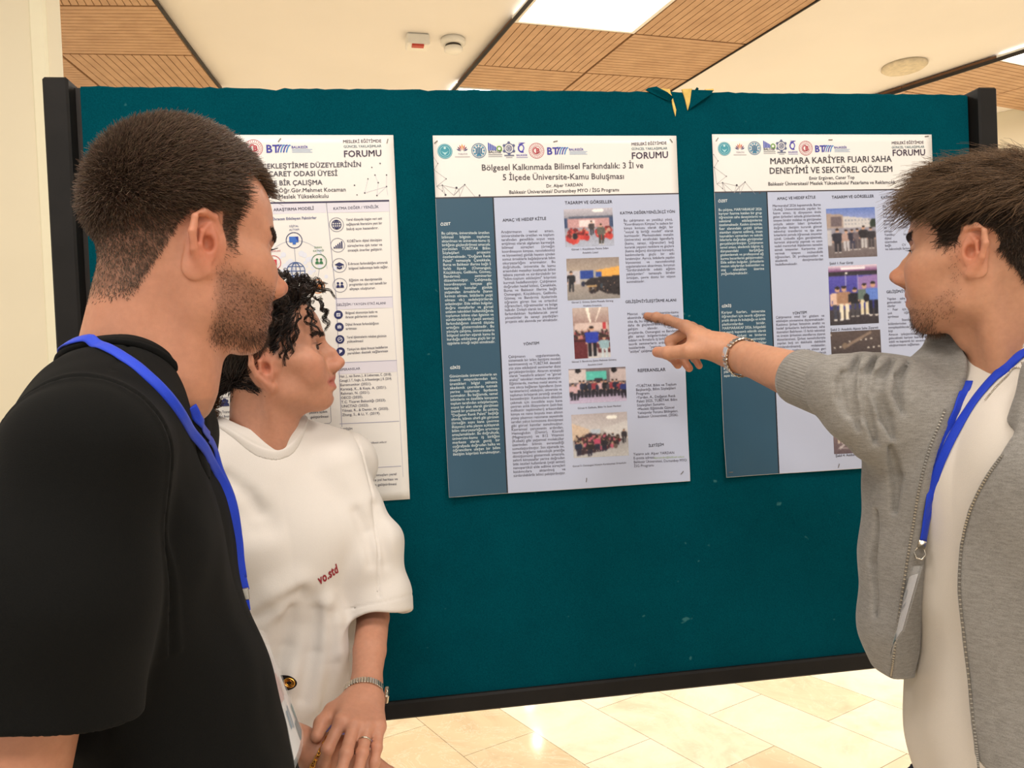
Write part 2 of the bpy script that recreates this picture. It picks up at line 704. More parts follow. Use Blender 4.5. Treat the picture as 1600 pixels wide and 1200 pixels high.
M_LED = NT('lit_diffuser')
M_LED.base((1, 1, 1))
M_LED.b.inputs['Emission Color'].default_value = (1, .98, .94, 1)
M_LED.b.inputs['Emission Strength'].default_value = 5.0
M_LED = M_LED.m
M_WHITE = plain('white_enamel', s255(250, 244, 232), .4, vary=.02)


def light_panel(label, q):
    q = [np.asarray(p[:2], float) for p in q]
    c = sum(q) / 4
    t = thing('ceiling_light', label, 'light', (*c, CEIL))
    V, P = [], []
    for k, (f, z) in enumerate(((1, CEIL + .01), (1, CEIL - .014), (.93, CEIL - .016), (.91, CEIL - .004))):
        V += [(*(c + (p - c) * f), z) for p in q]
    for r in range(3):
        for i in range(4):
            P.append([r * 4 + i, r * 4 + (i + 1) % 4, r * 4 + 4 + (i + 1) % 4, r * 4 + 4 + i])
    obj('frame', V, P, M_WHITE, t, smooth=False)
    V = [(*(c + (p - c) * .905), z) for z in (CEIL - .0045, CEIL + .006) for p in q]
    obj('diffuser', V, [(0, 1, 2, 3), (7, 6, 5, 4), (0, 1, 5, 4), (1, 2, 6, 5), (2, 3, 7, 6), (3, 0, 4, 7)], M_LED, t, smooth=False, label='glowing white diffuser')
    return t


light_panel('square lit ceiling panel at the top of the photo, above the middle poster', (A0, B0, B1, A1))
light_panel('lit ceiling panel at the right edge of the photo', (R1, R1 + (R1 - R2) * .62, R1 + (R1 - R2) * .62 + rv, R1 + rv))
light_panel('far ceiling light panel peeping over the board top above the middle poster', (sA(.64), sB(.64), B3, A3))
for k, (x, y) in enumerate(((.12, 9.2), (.05, 10.3))):
    t = thing('downlight', ['small round downlight nearer of two beyond the board, seen as a glint on the floor',
                            'small round downlight farther of two beyond the board, seen as a glint on the floor'][k], 'light', (x, y, CEIL))
    MB().lathe((x, y, CEIL + .01), (0, 0, -1), [(.07, 0), (.075, .02), (.06, .024)]).build('rim', M_WHITE, t)
    em = NT('downlight_glow')
    em.b.inputs['Emission Color'].default_value = (1, .92, .78, 1)
    em.b.inputs['Emission Strength'].default_value = 60
    MB().lathe((x, y, CEIL - .013), (0, 0, -1), [(.055, 0), (.05, .006), (.02, .009)]).build('lens', em.m, t)

# ---- detectors
p = on_ceiling(708, 68)
t = thing('smoke_detector', 'round white smoke detector on the ceiling, right of the small red-windowed box', 'detector', p)
MB().lathe(p + [0, 0, .019], (0, 0, -1), [(.055, 0), (.058, .012), (.056, .022), (.045, .028)], 40).build('base', M_WHITE, t, True)
MB().lathe(p + [0, 0, -.009], (0, 0, -1), [(.036, 0), (.036, .014)], 32).build('vent', plain('dark_vent', s255(70, 62, 55), .7), t, True)
MB().lathe(p + [0, 0, -.021], (0, 0, -1), [(.043, 0), (.043, .01), (.034, .018), (.01, .021)], 40).build('cap', M_WHITE, t, True)
p = on_ceiling(652, 64)
t = thing('alarm_indicator', 'small white ceiling box with a red window, left of the smoke detector', 'alarm', p)
MB().box(p + [0, 0, -.006], (.05, .012, 0), (-.01, .04, 0), (0, 0, .025), .006).build('housing', M_WHITE, t)
MB().box(p + [.004, -.026, -.0335], (.026, .006, 0), (-.003, .013, 0), (0, 0, .004)).build('lens', plain('red_lens', s255(196, 60, 44), .3), t)
p = on_ceiling(1413, 108)
o = MB().lathe(p + [0, 0, .019], (0, 0, -1), [(.11, 0), (.112, .01), (.1, .02), (.02, .022)], 48).build('ceiling_speaker', plain('speaker_mesh', s255(222, 206, 176), .6), None, True)
tag(o, 'flat round speaker grille in the ceiling above the right poster', 'speaker')

# ------------------------------------------------------------------ display board
YAW = 0.1433
BO = np.array([-0.1353, 1.5211, CAMH])
BD = np.array([math.cos(YAW), math.sin(YAW), 0])
BN = np.array([math.sin(YAW), -math.cos(YAW), 0])      # towards the viewer
BZ = np.array([0, 0, 1.0])


def B3D(a, z, off=0.0):
    return BO + BD * a + BZ * z + BN * off


def board_px(px, py):
    """board coordinates (along, up) of a photo pixel"""
    r = ray(px, py)
    q = CAMO + r * (((BO - CAMO) @ BN) / (r @ BN)) - BO
    return q @ BD, q[2]


def felt_material():
    t = NT('teal_felt')
    nz = t.noise(9, 5, .6)
    c = t.ramp(nz.outputs[0], [(.3, s255(0, 62, 74)), (.7, s255(0, 70, 82))])
    fz = t.noise(420, 2)
    c = t.mix(.25, c, t.ramp(fz.outputs[0], [(.35, s255(0, 52, 60)), (.65, s255(6, 84, 94))]))
    sp = t.noise(38, 2, .5)
    c = t.mix(t.ramp(sp.outputs[0], [(.735, (0, 0, 0)), (.78, (.5, .5, .5))]), c, s255(70, 128, 130))
    t.base(c)
    t.b.inputs['Roughness'].default_value = .95
    t.b.inputs['Specular IOR Level'].default_value = .03
    t.bump(fz.outputs[0], .25, .001)
    return t.m


M_FELT = felt_material()
M_POST = plain('black_painted_metal', s255(22, 20, 19), .6, spec=.25, vary=.25, nscale=18, bump=.1, bscale=60)
board = thing('display_board', 'teal felt display board in a black frame holding three posters', 'display board', B3D(.26, -CAMH))
# felt panel: front face with a slightly ragged top
nx, rng = 120, np.random.default_rng(4)
xs = np.linspace(-.645, 1.168, nx)
zt = .5585 + rng.normal(0, .0007, nx) - .005 * np.exp(-((xs + .30) / .012) ** 2) - .004 * np.exp(-((xs - .0) / .006) ** 2)
TEAR = [(board_px(1034, 140), .016), (board_px(1074, 140), .008)]
V, P = [], []
for i, x in enumerate(xs):
    for (z, o_) in ((-.645, 0), (zt[i] - .004, 0), (zt[i], -.004), (zt[i], -.028), (-.645, -.032)):
        V.append(B3D(x, z, o_))
for i in range(nx - 1):
    for k in range(4):
        P.append([i * 5 + k, i * 5 + k + 1, i * 5 + 6 + k, i * 5 + 5 + k])
obj('felt_panel', V, P, M_FELT, board, smooth=False)
for a0, a1, c0 in ((-.701, -.657, 1), (1.176, 1.221, 2)):
    MB().box(B3D((a0 + a1) / 2, (-1.46 + .566) / 2, -.006), BD * (a1 - a0) / 2, BN * .030, BZ * 1.013, .004).build('post', M_POST, board, label='scuffed black post at the %s end' % ('left' if c0 == 1 else 'right'))
    MB().box(B3D((a0 + a1) / 2, -1.478, -.006), BD * .03, BN * .28, BZ * .02, .006).build('foot', M_POST, board)
for a_ in (-.651, 1.172):
    MB().box(B3D(a_, -.04, -.022), BD * .006, BN * .012, BZ * .598).build('edge_strip', M_BLACK, board, label='narrow black gap strip beside the post')
MB().box(B3D(.26, -.6595, -.012), BD * .917, BN * .022, BZ * .0175, .004).build('bottom_rail', M_POST, board)
# torn cloth at the top edge
M_FOAM = plain('yellow_foam', s255(226, 190, 104), .9, vary=.15, nscale=60, bump=.4, bscale=160)
M_FELT2 = plain('torn_felt_backing', s255(0, 56, 64), .95, spec=.1)


def patch(name, pts, off, mat, thick=.004, label=None):
    """irregular flap on the board from photo outline points"""
    q = [board_px(*p_) for p_ in pts]
    n = len(q)
    offs = off if isinstance(off, (list, tuple)) else [off] * n
    V = [B3D(a, z, o_) for (a, z), o_ in zip(q, offs)] + [B3D(a, z, o_ - thick) for (a, z), o_ in zip(q, offs)]
    P = [list(range(n)), list(range(2 * n - 1, n - 1, -1))] + [[i, (i + 1) % n, n + (i + 1) % n, n + i] for i in range(n)]
    return obj(name, V, P, mat, board, smooth=False, label=label)


patch('exposed_foam', [(1027, 138), (1046, 140), (1049, 153), (1040, 147)], .0025, M_FOAM, label='yellow foam showing at the left tear')
patch('exposed_foam', [(1048, 147), (1051, 155), (1056, 172), (1055, 182), (1052, 172), (1049, 158)], .0022, M_FOAM, label='thin yellow sliver of the left tear')
patch('exposed_foam', [(1065, 140), (1081, 139), (1080, 152), (1074, 173), (1070, 156)], .0025, M_FOAM, label='yellow foam triangle at the right tear')
patch('exposed_foam', [(1101, 140), (1114, 139), (1115, 142), (1102, 143)], .002, M_FOAM)
patch('torn_cloth', [(1008, 141), (1012, 138), (1024, 137), (1040, 147), (1049, 155), (1047, 160), (1030, 152)], [.002, .003, .007, .011, .012, .004, .002], M_FELT, .002, label='teal cloth flap folded back')
patch('torn_cloth', [(1080, 141), (1114, 142), (1108, 150), (1096, 158), (1076, 172)], [.003, .003, .009, .010, .004], M_FELT, .002, label='teal cloth flap hanging at the right tear')
patch('torn_cloth', [(1086, 140), (1088, 137), (1091, 139), (1090, 142)], .003, M_FELT2, .003)
# ------------------------------------------------------------------ printing on the posters
M_INK = vcol_material('printed_ink', .38, .4)
M_PAPER = plain('poster_paper', s255(236, 232, 227), .36, vary=.012, nscale=6, spec=.45)
_gl = {}


def glyph(ch, bold=0.0, res=2):
    key = (ch, bold, res)
    if key in _gl:
        return _gl[key]

    def build(s, off):
        cu = bpy.data.curves.new('glyph', 'FONT')
        cu.body = s
        cu.resolution_u = res
        cu.offset = off
        cu.fill_mode = 'FRONT'
        o = bpy.data.objects.new('glyph', cu)
        COL.objects.link(o)
        bpy.context.view_layer.update()
        me = o.evaluated_get(bpy.context.evaluated_depsgraph_get()).to_mesh()
        V = np.empty(len(me.vertices) * 3, np.float32)
        me.vertices.foreach_get('co', V)
        P = [list(p.vertices) for p in me.polygons]
        bpy.data.objects.remove(o)
        bpy.data.curves.remove(cu)
        return V.reshape(-1, 3), P
    if ('bar',) not in _gl:
        _gl[('bar',)] = build('|', 0)[0][:, 0].min()
    adv = build(ch + '|', 0)[0][:, 0].max() if ch != ' ' else None
    if ch == ' ':
        _gl[key] = (np.zeros((0, 2)), [], .26)
        return _gl[key]
    w = build('|', 0)[0][:, 0].max()
    V, P = build(ch, bold)
    _gl[key] = (V[:, :2].copy(), P, adv - w + bold * .9)
    return _gl[key]


def word_w(s, bold):
    return sum(glyph(c, bold)[2] for c in s)


class Ink:
    """flat printing collected in poster millimetres (u right, v down)"""
    def __init__(self, poster):
        self.p, self.V, self.P, self.C, self.n = poster, [], [], [], 0

    def raw(self, uv, P, color, lay=2):
        uv = np.asarray(uv, float).reshape(-1, 2)
        self.V.append(np.c_[uv, np.full(len(uv), lay)])
        self.P += [[i + self.n for i in q] for q in P]
        self.C.append(np.tile(lin(np.array(color) / 255.0), (len(uv), 1)))
        self.n += len(uv)
        return self

    def poly(self, uv, color, lay=2):
        return self.raw(uv, [list(range(len(uv)))], color, lay)

    def rect(self, u0, v0, u1, v1, color, lay=2):
        return self.poly([(u0, v0), (u1, v0), (u1, v1), (u0, v1)], color, lay)

    def line(self, a, b, w, color, lay=2):
        a, b = np.array(a, float), np.array(b, float)
        d = b - a
        s = np.array([-d[1], d[0]]) / (np.linalg.norm(d) + 1e-9) * w / 2
        return self.poly([a + s, b + s, b - s, a - s], color, lay)

    def path(self, pts, w, color, lay=2):
        for a, b in zip(pts[:-1], pts[1:]):
            self.line(a, b, w, color, lay)
        return self

    def disc(self, c, r, color, lay=2, n=28, a0=0, a1=2 * PI, ry=None):
        th = np.linspace(a0, a1, n, endpoint=abs(a1 - a0) < 6.28)
        return self.poly(np.c_[c[0] + r * np.cos(th), c[1] + (ry or r) * np.sin(th)], color, lay)

    def ring(self, c, r, w, color, lay=2, n=36, a0=0, a1=2 * PI, ry=None):
        th = np.linspace(a0, a1, n)
        k = (ry or r) / r
        o = np.c_[c[0] + r * np.cos(th), c[1] + k * r * np.sin(th)]
        i = np.c_[c[0] + (r - w) * np.cos(th), c[1] + k * (r - w) * np.sin(th)]
        return self.raw(np.r_[o, i], [[j, j + 1, n + j + 1, n + j] for j in range(n - 1)], color, lay)

    def word(self, s, u, v, size, color, bold, sx=1.0, lay=3, slope=0.0, vx=1.0):
        for ch in s:
            g, P, adv = glyph(ch, bold)
            if len(g) and ch == 'M' and bold:
                g, P, _a = glyph(ch, 0.0)
                for dx in (-bold, bold):
                    uu = u + (g[:, 0] + dx) * size * sx
                    self.raw(np.c_[uu, v - g[:, 1] * size * vx + slope * (uu - u)], P, color, lay + .2)
            if len(g):
                uu = u + g[:, 0] * size * sx
                self.raw(np.c_[uu, v - g[:, 1] * size * vx + slope * (uu - u)], P, color, lay)
            u += adv * size * sx
            v += slope * adv * size * sx
        return u

    def fit(self, s, p0, p1, color=(50, 46, 56), bold=.014, hratio=None):
        """one line of lettering from photo point p0 to p1 along its baseline"""
        (u0, v0), (u1, v1) = self.p.mm(*p0), self.p.mm(*p1)
        w = word_w(s, bold)
        size = (u1 - u0) / w
        h = size if hratio is None else hratio
        self.word(s, u0, v0, size, color, bold, 1.0, 3, (v1 - v0) / (u1 - u0), h / size)
        return self

    def block(self, text, p0, p1, pl, color=(70, 66, 80), size=9.6, bold=.004, just=True):
        """column of lines: first baseline p0..p1, last baseline starts at pl"""
        L = text.split('|')
        (u0, v0), (u1, v1), (u2, v2) = self.p.mm(*p0), self.p.mm(*p1), self.p.mm(*pl)
        W = u1 - u0
        sl = (v1 - v0) / W
        n = len(L)
        for i, s in enumerate(L):
            f = i / max(n - 1, 1)
            u, v = u0 + (u2 - u0) * f, v0 + (v2 - v0) * f
            ws = s.split(' ')
            ww = [word_w(w, bold) * size for w in ws]
            sp = .28 * size
            sx = min(1.0, W / (sum(ww) + sp * (len(ws) - 1)))
            if just and i < n - 1 and len(ws) > 1:
                sp = (W - sum(ww) * sx) / (len(ws) - 1)
            else:
                sp *= sx
            x = u
            for w, wl in zip(ws, ww):
                self.word(w, x, v + sl * (x - u), size, color, bold, sx, 3, sl)
                x += wl * sx + sp
        return self

    def build(self, name, label=None):
        V = np.concatenate(self.V)
        return obj(name, self.p.S(V[:, 0], V[:, 1], V[:, 2]), self.P, M_INK, self.p.t, False, np.concatenate(self.C), label=label)


class Poster:
    def __init__(self, a0, z0, label, bow):
        self.a0, self.z0, self.bow = a0, z0, bow
        self.t = thing('poster', label, 'poster', B3D(a0 + .25, z0 - .7133, .003), 'research posters pinned on the board')
        nu, nv = 30, 42
        u, v = np.meshgrid(np.linspace(0, 500, nu), np.linspace(0, 713.3, nv), indexing='ij')
        u, v = u.ravel(), v.ravel()
        top, bot = self.S(u, v, 0 * u), self.S(u, v, 0 * u - 3)
        q = [[i * nv + j, i * nv + j + 1, (i + 1) * nv + j + 1, (i + 1) * nv + j] for i in range(nu - 1) for j in range(nv - 1)]
        n = nu * nv
        edge = [i * nv for i in range(nu)] + [(nu - 1) * nv + j for j in range(1, nv)] + [i * nv + nv - 1 for i in range(nu - 2, -1, -1)] + [j for j in range(nv - 2, 0, -1)]
        rim = [[edge[i], edge[(i + 1) % len(edge)], n + edge[(i + 1) % len(edge)], n + edge[i]] for i in range(len(edge))]
        obj('paper_sheet', np.r_[top, bot], q + [[n + i for i in f[::-1]] for f in q] + rim, M_PAPER, self.t, True)

    def off(self, u, v):
        x, y = u / 500, v / 713.3
        b = self.bow
        o = .0022 + b[0] * np.sin(PI * x) * y ** 1.5 + b[1] * np.exp(-((1 - y) / .09) ** 2 - (x / .12) ** 2)
        o += b[2] * np.exp(-((1 - y) / .12) ** 2 - ((1 - x) / .12) ** 2) + b[3] * np.sin(PI * y) * np.sin(2 * PI * x + 1) ** 2
        return o + .0012 * np.sin(9 * x + 4) * np.exp(-((y - .97) / .05) ** 2)

    def S(self, u, v, lay):
        o = self.off(u, v) + np.asarray(lay) * .00022
        return BO + (self.a0 + u[:, None] / 1000) * BD + (self.z0 - v[:, None] / 1000) * BZ + o[:, None] * BN

    def mm(self, px, py):
        a, z = board_px(px, py)
        return (a - self.a0) * 1000, (self.z0 - z) * 1000

    def staple(self, px, py, ang=.4):
        u, v = self.mm(px, py)
        p = self.S(np.array([u]), np.array([v]), np.array([3]))[0]
        d = BD * math.cos(ang) + BZ * math.sin(ang)
        MB().tube([p - d * .004 - BN * .002, p - d * .004 + BN * .0006, p + d * .004 + BN * .0006, p + d * .004 - BN * .002], .0007, 6).build('staple', M_STEEL, self.t)


M_STEEL = plain('dull_steel', s255(120, 112, 104), .35, .9)


class Pic:
    """tiny painter for the printed photographs: colour cells on a flat print"""
    def __init__(self, w, h, c=(128, 128, 128)):
        self.w, self.h = w, h
        self.a = np.tile(np.array(c, float), (h, w, 1))
        y, x = np.mgrid[0:h, 0:w]
        self.x, self.y = (x + .5) / w, (y + .5) / h

    def _m(self, m, c):
        self.a[m] = c
        return self

    def rect(self, x0, y0, x1, y1, c):
        return self._m((self.x >= x0) & (self.x < x1) & (self.y >= y0) & (self.y < y1), c)

    def ell(self, x, y, rx, ry, c):
        return self._m(((self.x - x) / rx) ** 2 + ((self.y - y) / ry) ** 2 < 1, c)

    def poly(self, pts, c):
        ins = np.zeros(self.x.shape, bool)
        n = len(pts)
        for i in range(n):
            (x0, y0), (x1, y1) = pts[i], pts[(i + 1) % n]
            if y0 == y1:
                continue
            cr = ((y0 > self.y) != (y1 > self.y)) & (self.x < (x1 - x0) * (self.y - y0) / (y1 - y0) + x0)
            ins ^= cr
        return self._m(ins, c)

    def grad(self, y0, y1, c0, c1):
        m = (self.y >= y0) & (self.y < y1)
        t = ((self.y - y0) / (y1 - y0))[m][:, None]
        self.a[m] = np.array(c0) * (1 - t) + np.array(c1) * t
        return self

    def crowd(self, x0, x1, y0, y1, n, cols, r, seed=1, head=(60, 46, 42)):
        g = np.random.default_rng(seed)
        ys = np.sort(g.uniform(y0, y1, n))
        for y in ys:
            x = g.uniform(x0, x1)
            k = r * (.6 + .6 * (y - y0) / max(y1 - y0, .01))
            self.ell(x, y + k * 1.5, k * 1.1, k * 1.6, cols[g.integers(len(cols))])
            self.ell(x, y, k * .6, k * .7, head if g.random() < .75 else (190, 150, 128))
        return self

    def person(self, x, foot, h, top, legs, skin=(206, 160, 134), hair=(44, 34, 32), w=1.0, shoes=(235, 228, 220)):
        k = h * w * self.h / self.w
        for s in (-1, 1):
            self.poly([(x + s * .01 * k, foot - h * .5), (x + s * .13 * k, foot - h * .5), (x + s * .11 * k, foot - .02 * h), (x + s * .03 * k, foot - .02 * h)], legs)
            self.ell(x + s * .075 * k, foot - .01 * h, .05 * k, .02 * h, shoes)
        self.poly([(x - .15 * k, foot - h * .80), (x + .15 * k, foot - h * .80), (x + .14 * k, foot - h * .46), (x - .14 * k, foot - h * .46)], top)
        for s in (-1, 1):
            self.poly([(x + s * .14 * k, foot - h * .80), (x + s * .2 * k, foot - h * .76), (x + s * .19 * k, foot - h * .45), (x + s * .15 * k, foot - h * .45)], top)
            self.ell(x + s * .17 * k, foot - h * .45, .03 * k, .035 * h, skin)
        self.ell(x, foot - h * .89, .07 * k, .075 * h, skin)
        self.ell(x, foot - h * .945, .066 * k, .04 * h, hair)
        return self

    def speck(self, amt, seed=0):
        self.a += np.random.default_rng(seed).normal(0, amt, self.a.shape[:2])[..., None]
        return self

    def put(self, poster, q, label):
        """q: photo corners TL, TR, BR, BL"""
        c = np.array([poster.mm(*p) for p in q])
        b = np.pad(self.a, ((1, 1), (1, 1), (0, 0)), 'edge')
        h_, w_ = self.h, self.w
        self.a = sum(b[i:i + h_, j:j + w_] * (.4 if i == j == 1 else .075) for i in range(3) for j in range(3))
        w, h = self.w, self.h
        s, t = np.meshgrid(np.arange(w + 1) / w, np.arange(h + 1) / h)
        s, t = s.ravel()[:, None], t.ravel()[:, None]
        uv = c[0] * (1 - s) * (1 - t) + c[1] * s * (1 - t) + c[2] * s * t + c[3] * (1 - s) * t
        P = np.array([[j * (w + 1) + i, j * (w + 1) + i + 1, (j + 1) * (w + 1) + i + 1, (j + 1) * (w + 1) + i] for j in range(h) for i in range(w)])
        col = np.repeat(lin(np.clip(self.a, 0, 255).reshape(-1, 3) / 255), 4, 0)
        obj('printed_photo', poster.S(uv[:, 0], uv[:, 1], np.full(len(uv), 2.0)), P, M_INK, poster.t, False, col, True, label)


P_L = Poster(-.0764 - .5, .4676, 'white research poster with navy round icons, half hidden behind the two people on the left', (.004, .004, .0, .001))
P_M = Poster(0.0, .4669, 'middle research poster with teal left column and five photographs, the one being pointed at', (.007, .010, .003, .0015))
P_R = Poster(.5774, .4701, 'research poster with teal left column on the right, partly covered by the reaching arm', (.005, .008, .002, .0015))
INKC = (62, 54, 66)
DK = (52, 48, 60)


def forum(p, a, b, c_):
    k = Ink(p)
    k.fit('MESLEKİ EĞİTİMDE', *a, color=(70, 52, 76), bold=.008)
    k.fit('GÜNCEL YAKLAŞIMLAR', *b, color=(76, 110, 122), bold=.006)
    k.fit('FORUMU', *c_, color=(58, 40, 66), bold=.016)
    k.build('forum_title', 'forum name lettering at the top right')


def btm(p, c, s):
    """BTM lettering logo; c pixel of its left baseline, s height in mm"""
    u, v = p.mm(*c)
    k = Ink(p)
    B_ = (58, 56, 158)
    x = k.word('BT', u, v, s * 1.35, B_, .025)
    x -= s * .12
    for i in range(4):
        x0 = x + i * s * .34
        k.path([(x0 - s * .1, v), (x0 + s * .02, v - s * .45), (x0 + s * .18, v - s * .78), (x0 + s * .4, v - s * .95)], s * .16, B_ if i % 2 == 0 else (70, 130, 196))
    k.line((x - .1 * s, v - s * .98), (x + s * 1.5, v - s * .86), s * .08, (96, 150, 200))
    x1 = x + s * 1.55
    k.word('BALIKESİR', x1, v - s * .52, s * .42, B_, .015)
    for i, l in enumerate((1.0, .92, 1.0)):
        k.line((x1 + .05 * s, v - s * (.38 - .17 * i)), (x1 + s * 2.5 * l, v - s * (.38 - .17 * i)), s * .07, (150, 176, 206))
    k.build('btm_logo', 'blue BTM logo')


def logos(p, c, r):
    """row of institution logos; c list of eight photo points, r radius in mm"""
    T = (62, 150, 166)
    u, v = p.mm(*c[0])
    k = Ink(p)
    k.disc((u, v), r * 1.05, T).ring((u, v), r * .97, r * .05, (190, 224, 226), 3).ring((u, v), r * .72, r * .05, (180, 220, 224), 3)
    k.poly([(u - .5 * r, v - .05 * r), (u, v + .55 * r), (u + .5 * r, v - .05 * r), (u + .3 * r, v + .1 * r), (u, v + .2 * r), (u - .3 * r, v + .1 * r)], (170, 216, 220), 3)
    k.disc((u, v - .45 * r), r * .16, (196, 228, 228), 3)
    k.build('round_logo', 'teal round emblem')
    u, v = p.mm(*c[1])
    k = Ink(p)
    for i, col in zip((-3, -2, -1, 0, 1, 2, 3), ((60, 56, 110), (120, 60, 90), (200, 90, 60), (222, 150, 50), (200, 90, 60), (120, 60, 90), (60, 56, 110))):
        a = i * .36
        h = r * (1.0 - .07 * abs(i))
        d, s = np.array([math.sin(a), -math.cos(a)]), np.array([math.cos(a), math.sin(a)])
        b = np.array([u, v + r * .45])
        k.poly([b + d * .25 * h, b + d * .8 * h + s * .1 * r, b + d * 1.15 * h, b + d * .8 * h - s * .1 * r], col)
    k.word('TÜRKİYE', u - r * .62, v + r * .85, r * .32, (170, 160, 170), .01)
    k.line((u - r * 1.05, v + r * 1.12), (u + r * 1.05, v + r * 1.12), r * .13, (196, 188, 186))
    k.build('crown_logo', 'orange and purple fan emblem')
    u, v = p.mm(*c[2])
    k = Ink(p)
    Bl = (48, 106, 142)
    k.ring((u, v), r * 1.05, r * .09, Bl).ring((u, v), r * .85, r * .04, Bl)
    for i in range(10):
        a = i * PI / 5
        k.disc((u + r * .72 * math.cos(a), v + r * .72 * math.sin(a)), r * .15, (90, 150, 178), 2, 10)
    for x_ in (-.36, -.12, .12, .36):
        k.rect(u + x_ * r - .09 * r, v - r * (.55 - .5 * abs(x_)), u + x_ * r + .09 * r, v + .45 * r, Bl, 3)
    k.disc((u, v + .55 * r), .3 * r, (60, 126, 160), 3, 14, ry=.18 * r)
    k.build('ring_logo', 'blue ring emblem with towers')
    u, v = p.mm(*c[3])
    k = Ink(p)
    for i in range(5):
        x0 = u - r * .95 + i * r * .24
        k.poly([(x0, v - r * (1.0 - .13 * i)), (x0 + r * .17, v - r * (.85 - .13 * i)), (x0 + r * .17, v + r * .15), (x0, v + r * .15)], (44, 70, 176))
    k.ring((u + r * .62, v - r * .12), r * .4, r * .17, (110, 160, 70), 2, 16)
    k.rect(u + r * .86, v - .2 * r, u + r * 1.0, v + .28 * r, (110, 160, 70))
    k.word('BALOSB', u - r * .95, v + r * .52, r * .5, (46, 46, 60), .012)
    k.line((u - r * .95, v + r * .72), (u + r, v + r * .72), r * .12, (150, 150, 150)).line((u - r * .95, v + r * .98), (u + r, v + r * .98), r * .12, (170, 170, 170))
    k.build('bars_logo', 'blue bars and green leaf logo')
    u, v = p.mm(*c[4])
    k = Ink(p)
    G = (92, 100, 136)
    h6 = [(u + r * .78 * math.sin(i * PI / 3), v - r * .15 + r * .78 * math.cos(i * PI / 3)) for i in range(7)]
    k.path(h6, r * .12, G)
    for q in h6[:6]:
        k.disc(q, r * .2, G, 3, 12)
    k.ring((u, v - r * .15), r * .45, r * .1, G).rect(u - .2 * r, v - .4 * r, u - .08 * r, v + .1 * r, G, 3).rect(u - .02 * r, v - .4 * r, u + .08 * r, v + .1 * r, G, 3).rect(u + .14 * r, v - .4 * r, u + .24 * r, v + .1 * r, G, 3)
    k.line((u - r * .7, v + r * .85), (u + r * .7, v + r * .85), r * .2, (120, 124, 140)).line((u - r * .45, v + r * 1.12), (u + r * .45, v + r * 1.12), r * .1, (160, 160, 170))
    k.build('hexagon_logo', 'grey blue hexagon emblem')
    u, v = p.mm(*c[5])
    k = Ink(p)
    Rb = (66, 60, 168)
    k.ring((u + r * .05, v - r * .15), r * .62, r * .2, Rb, 2, 20, 1.2, 4.6).ring((u - r * .25, v - r * .2), r * .62, r * .16, (90, 86, 186), 2, 20, -1.9, 1.3)
    k.poly([(u - r * .55, v - r * 1.05), (u - r * .2, v - r * .95), (u + r * .55, v - r * .95), (u + r * .1, v - r * .75)], Rb, 3)
    k.word('BALIKESİR', u - r * .8, v + r * .92, r * .33, Rb, .012)
    k.line((u - r * .8, v + r * 1.12), (u + r * .8, v + r * 1.12), r * .09, (150, 150, 196))
    k.build('ribbon_logo', 'purple ribbon emblem')


def red_ring(p, c, r):
    u, v = p.mm(*c)
    k = Ink(p)
    Rd = (184, 70, 82)
    k.ring((u, v), r * 1.1, r * .07, Rd).ring((u, v), r * .68, r * .06, Rd)
    for i in range(22):
        a = i * 2 * PI / 22
        k.line((u + r * .8 * math.cos(a), v + r * .8 * math.sin(a)), (u + r * .95 * math.cos(a), v + r * .95 * math.sin(a)), r * .11, (206, 130, 136))
    k.ring((u - .06 * r, v), r * .5, r * .16, Rd, 3, 18, .6, 4.9).word('B', u - .1 * r, v + .36 * r, r * 1.0, Rd, .04)
    k.build('red_ring_logo', 'red ring emblem')


def net(p, pts, links, dots, col=(150, 146, 150)):
    k = Ink(p)
    q = [p.mm(*a) for a in pts]
    for a, b in links:
        k.line(q[a], q[b], .55, col)
    for i, w in dots:
        k.disc(q[i], w, (70, 66, 76), 3, 10)
    k.build('network_pattern', 'fine dotted network drawing')


# ---------------------------------------------------------------- middle and right poster
LAV, TEALC = (188, 195, 218), (50, 84, 106)
WT, GT = (236, 240, 240), (84, 80, 96)


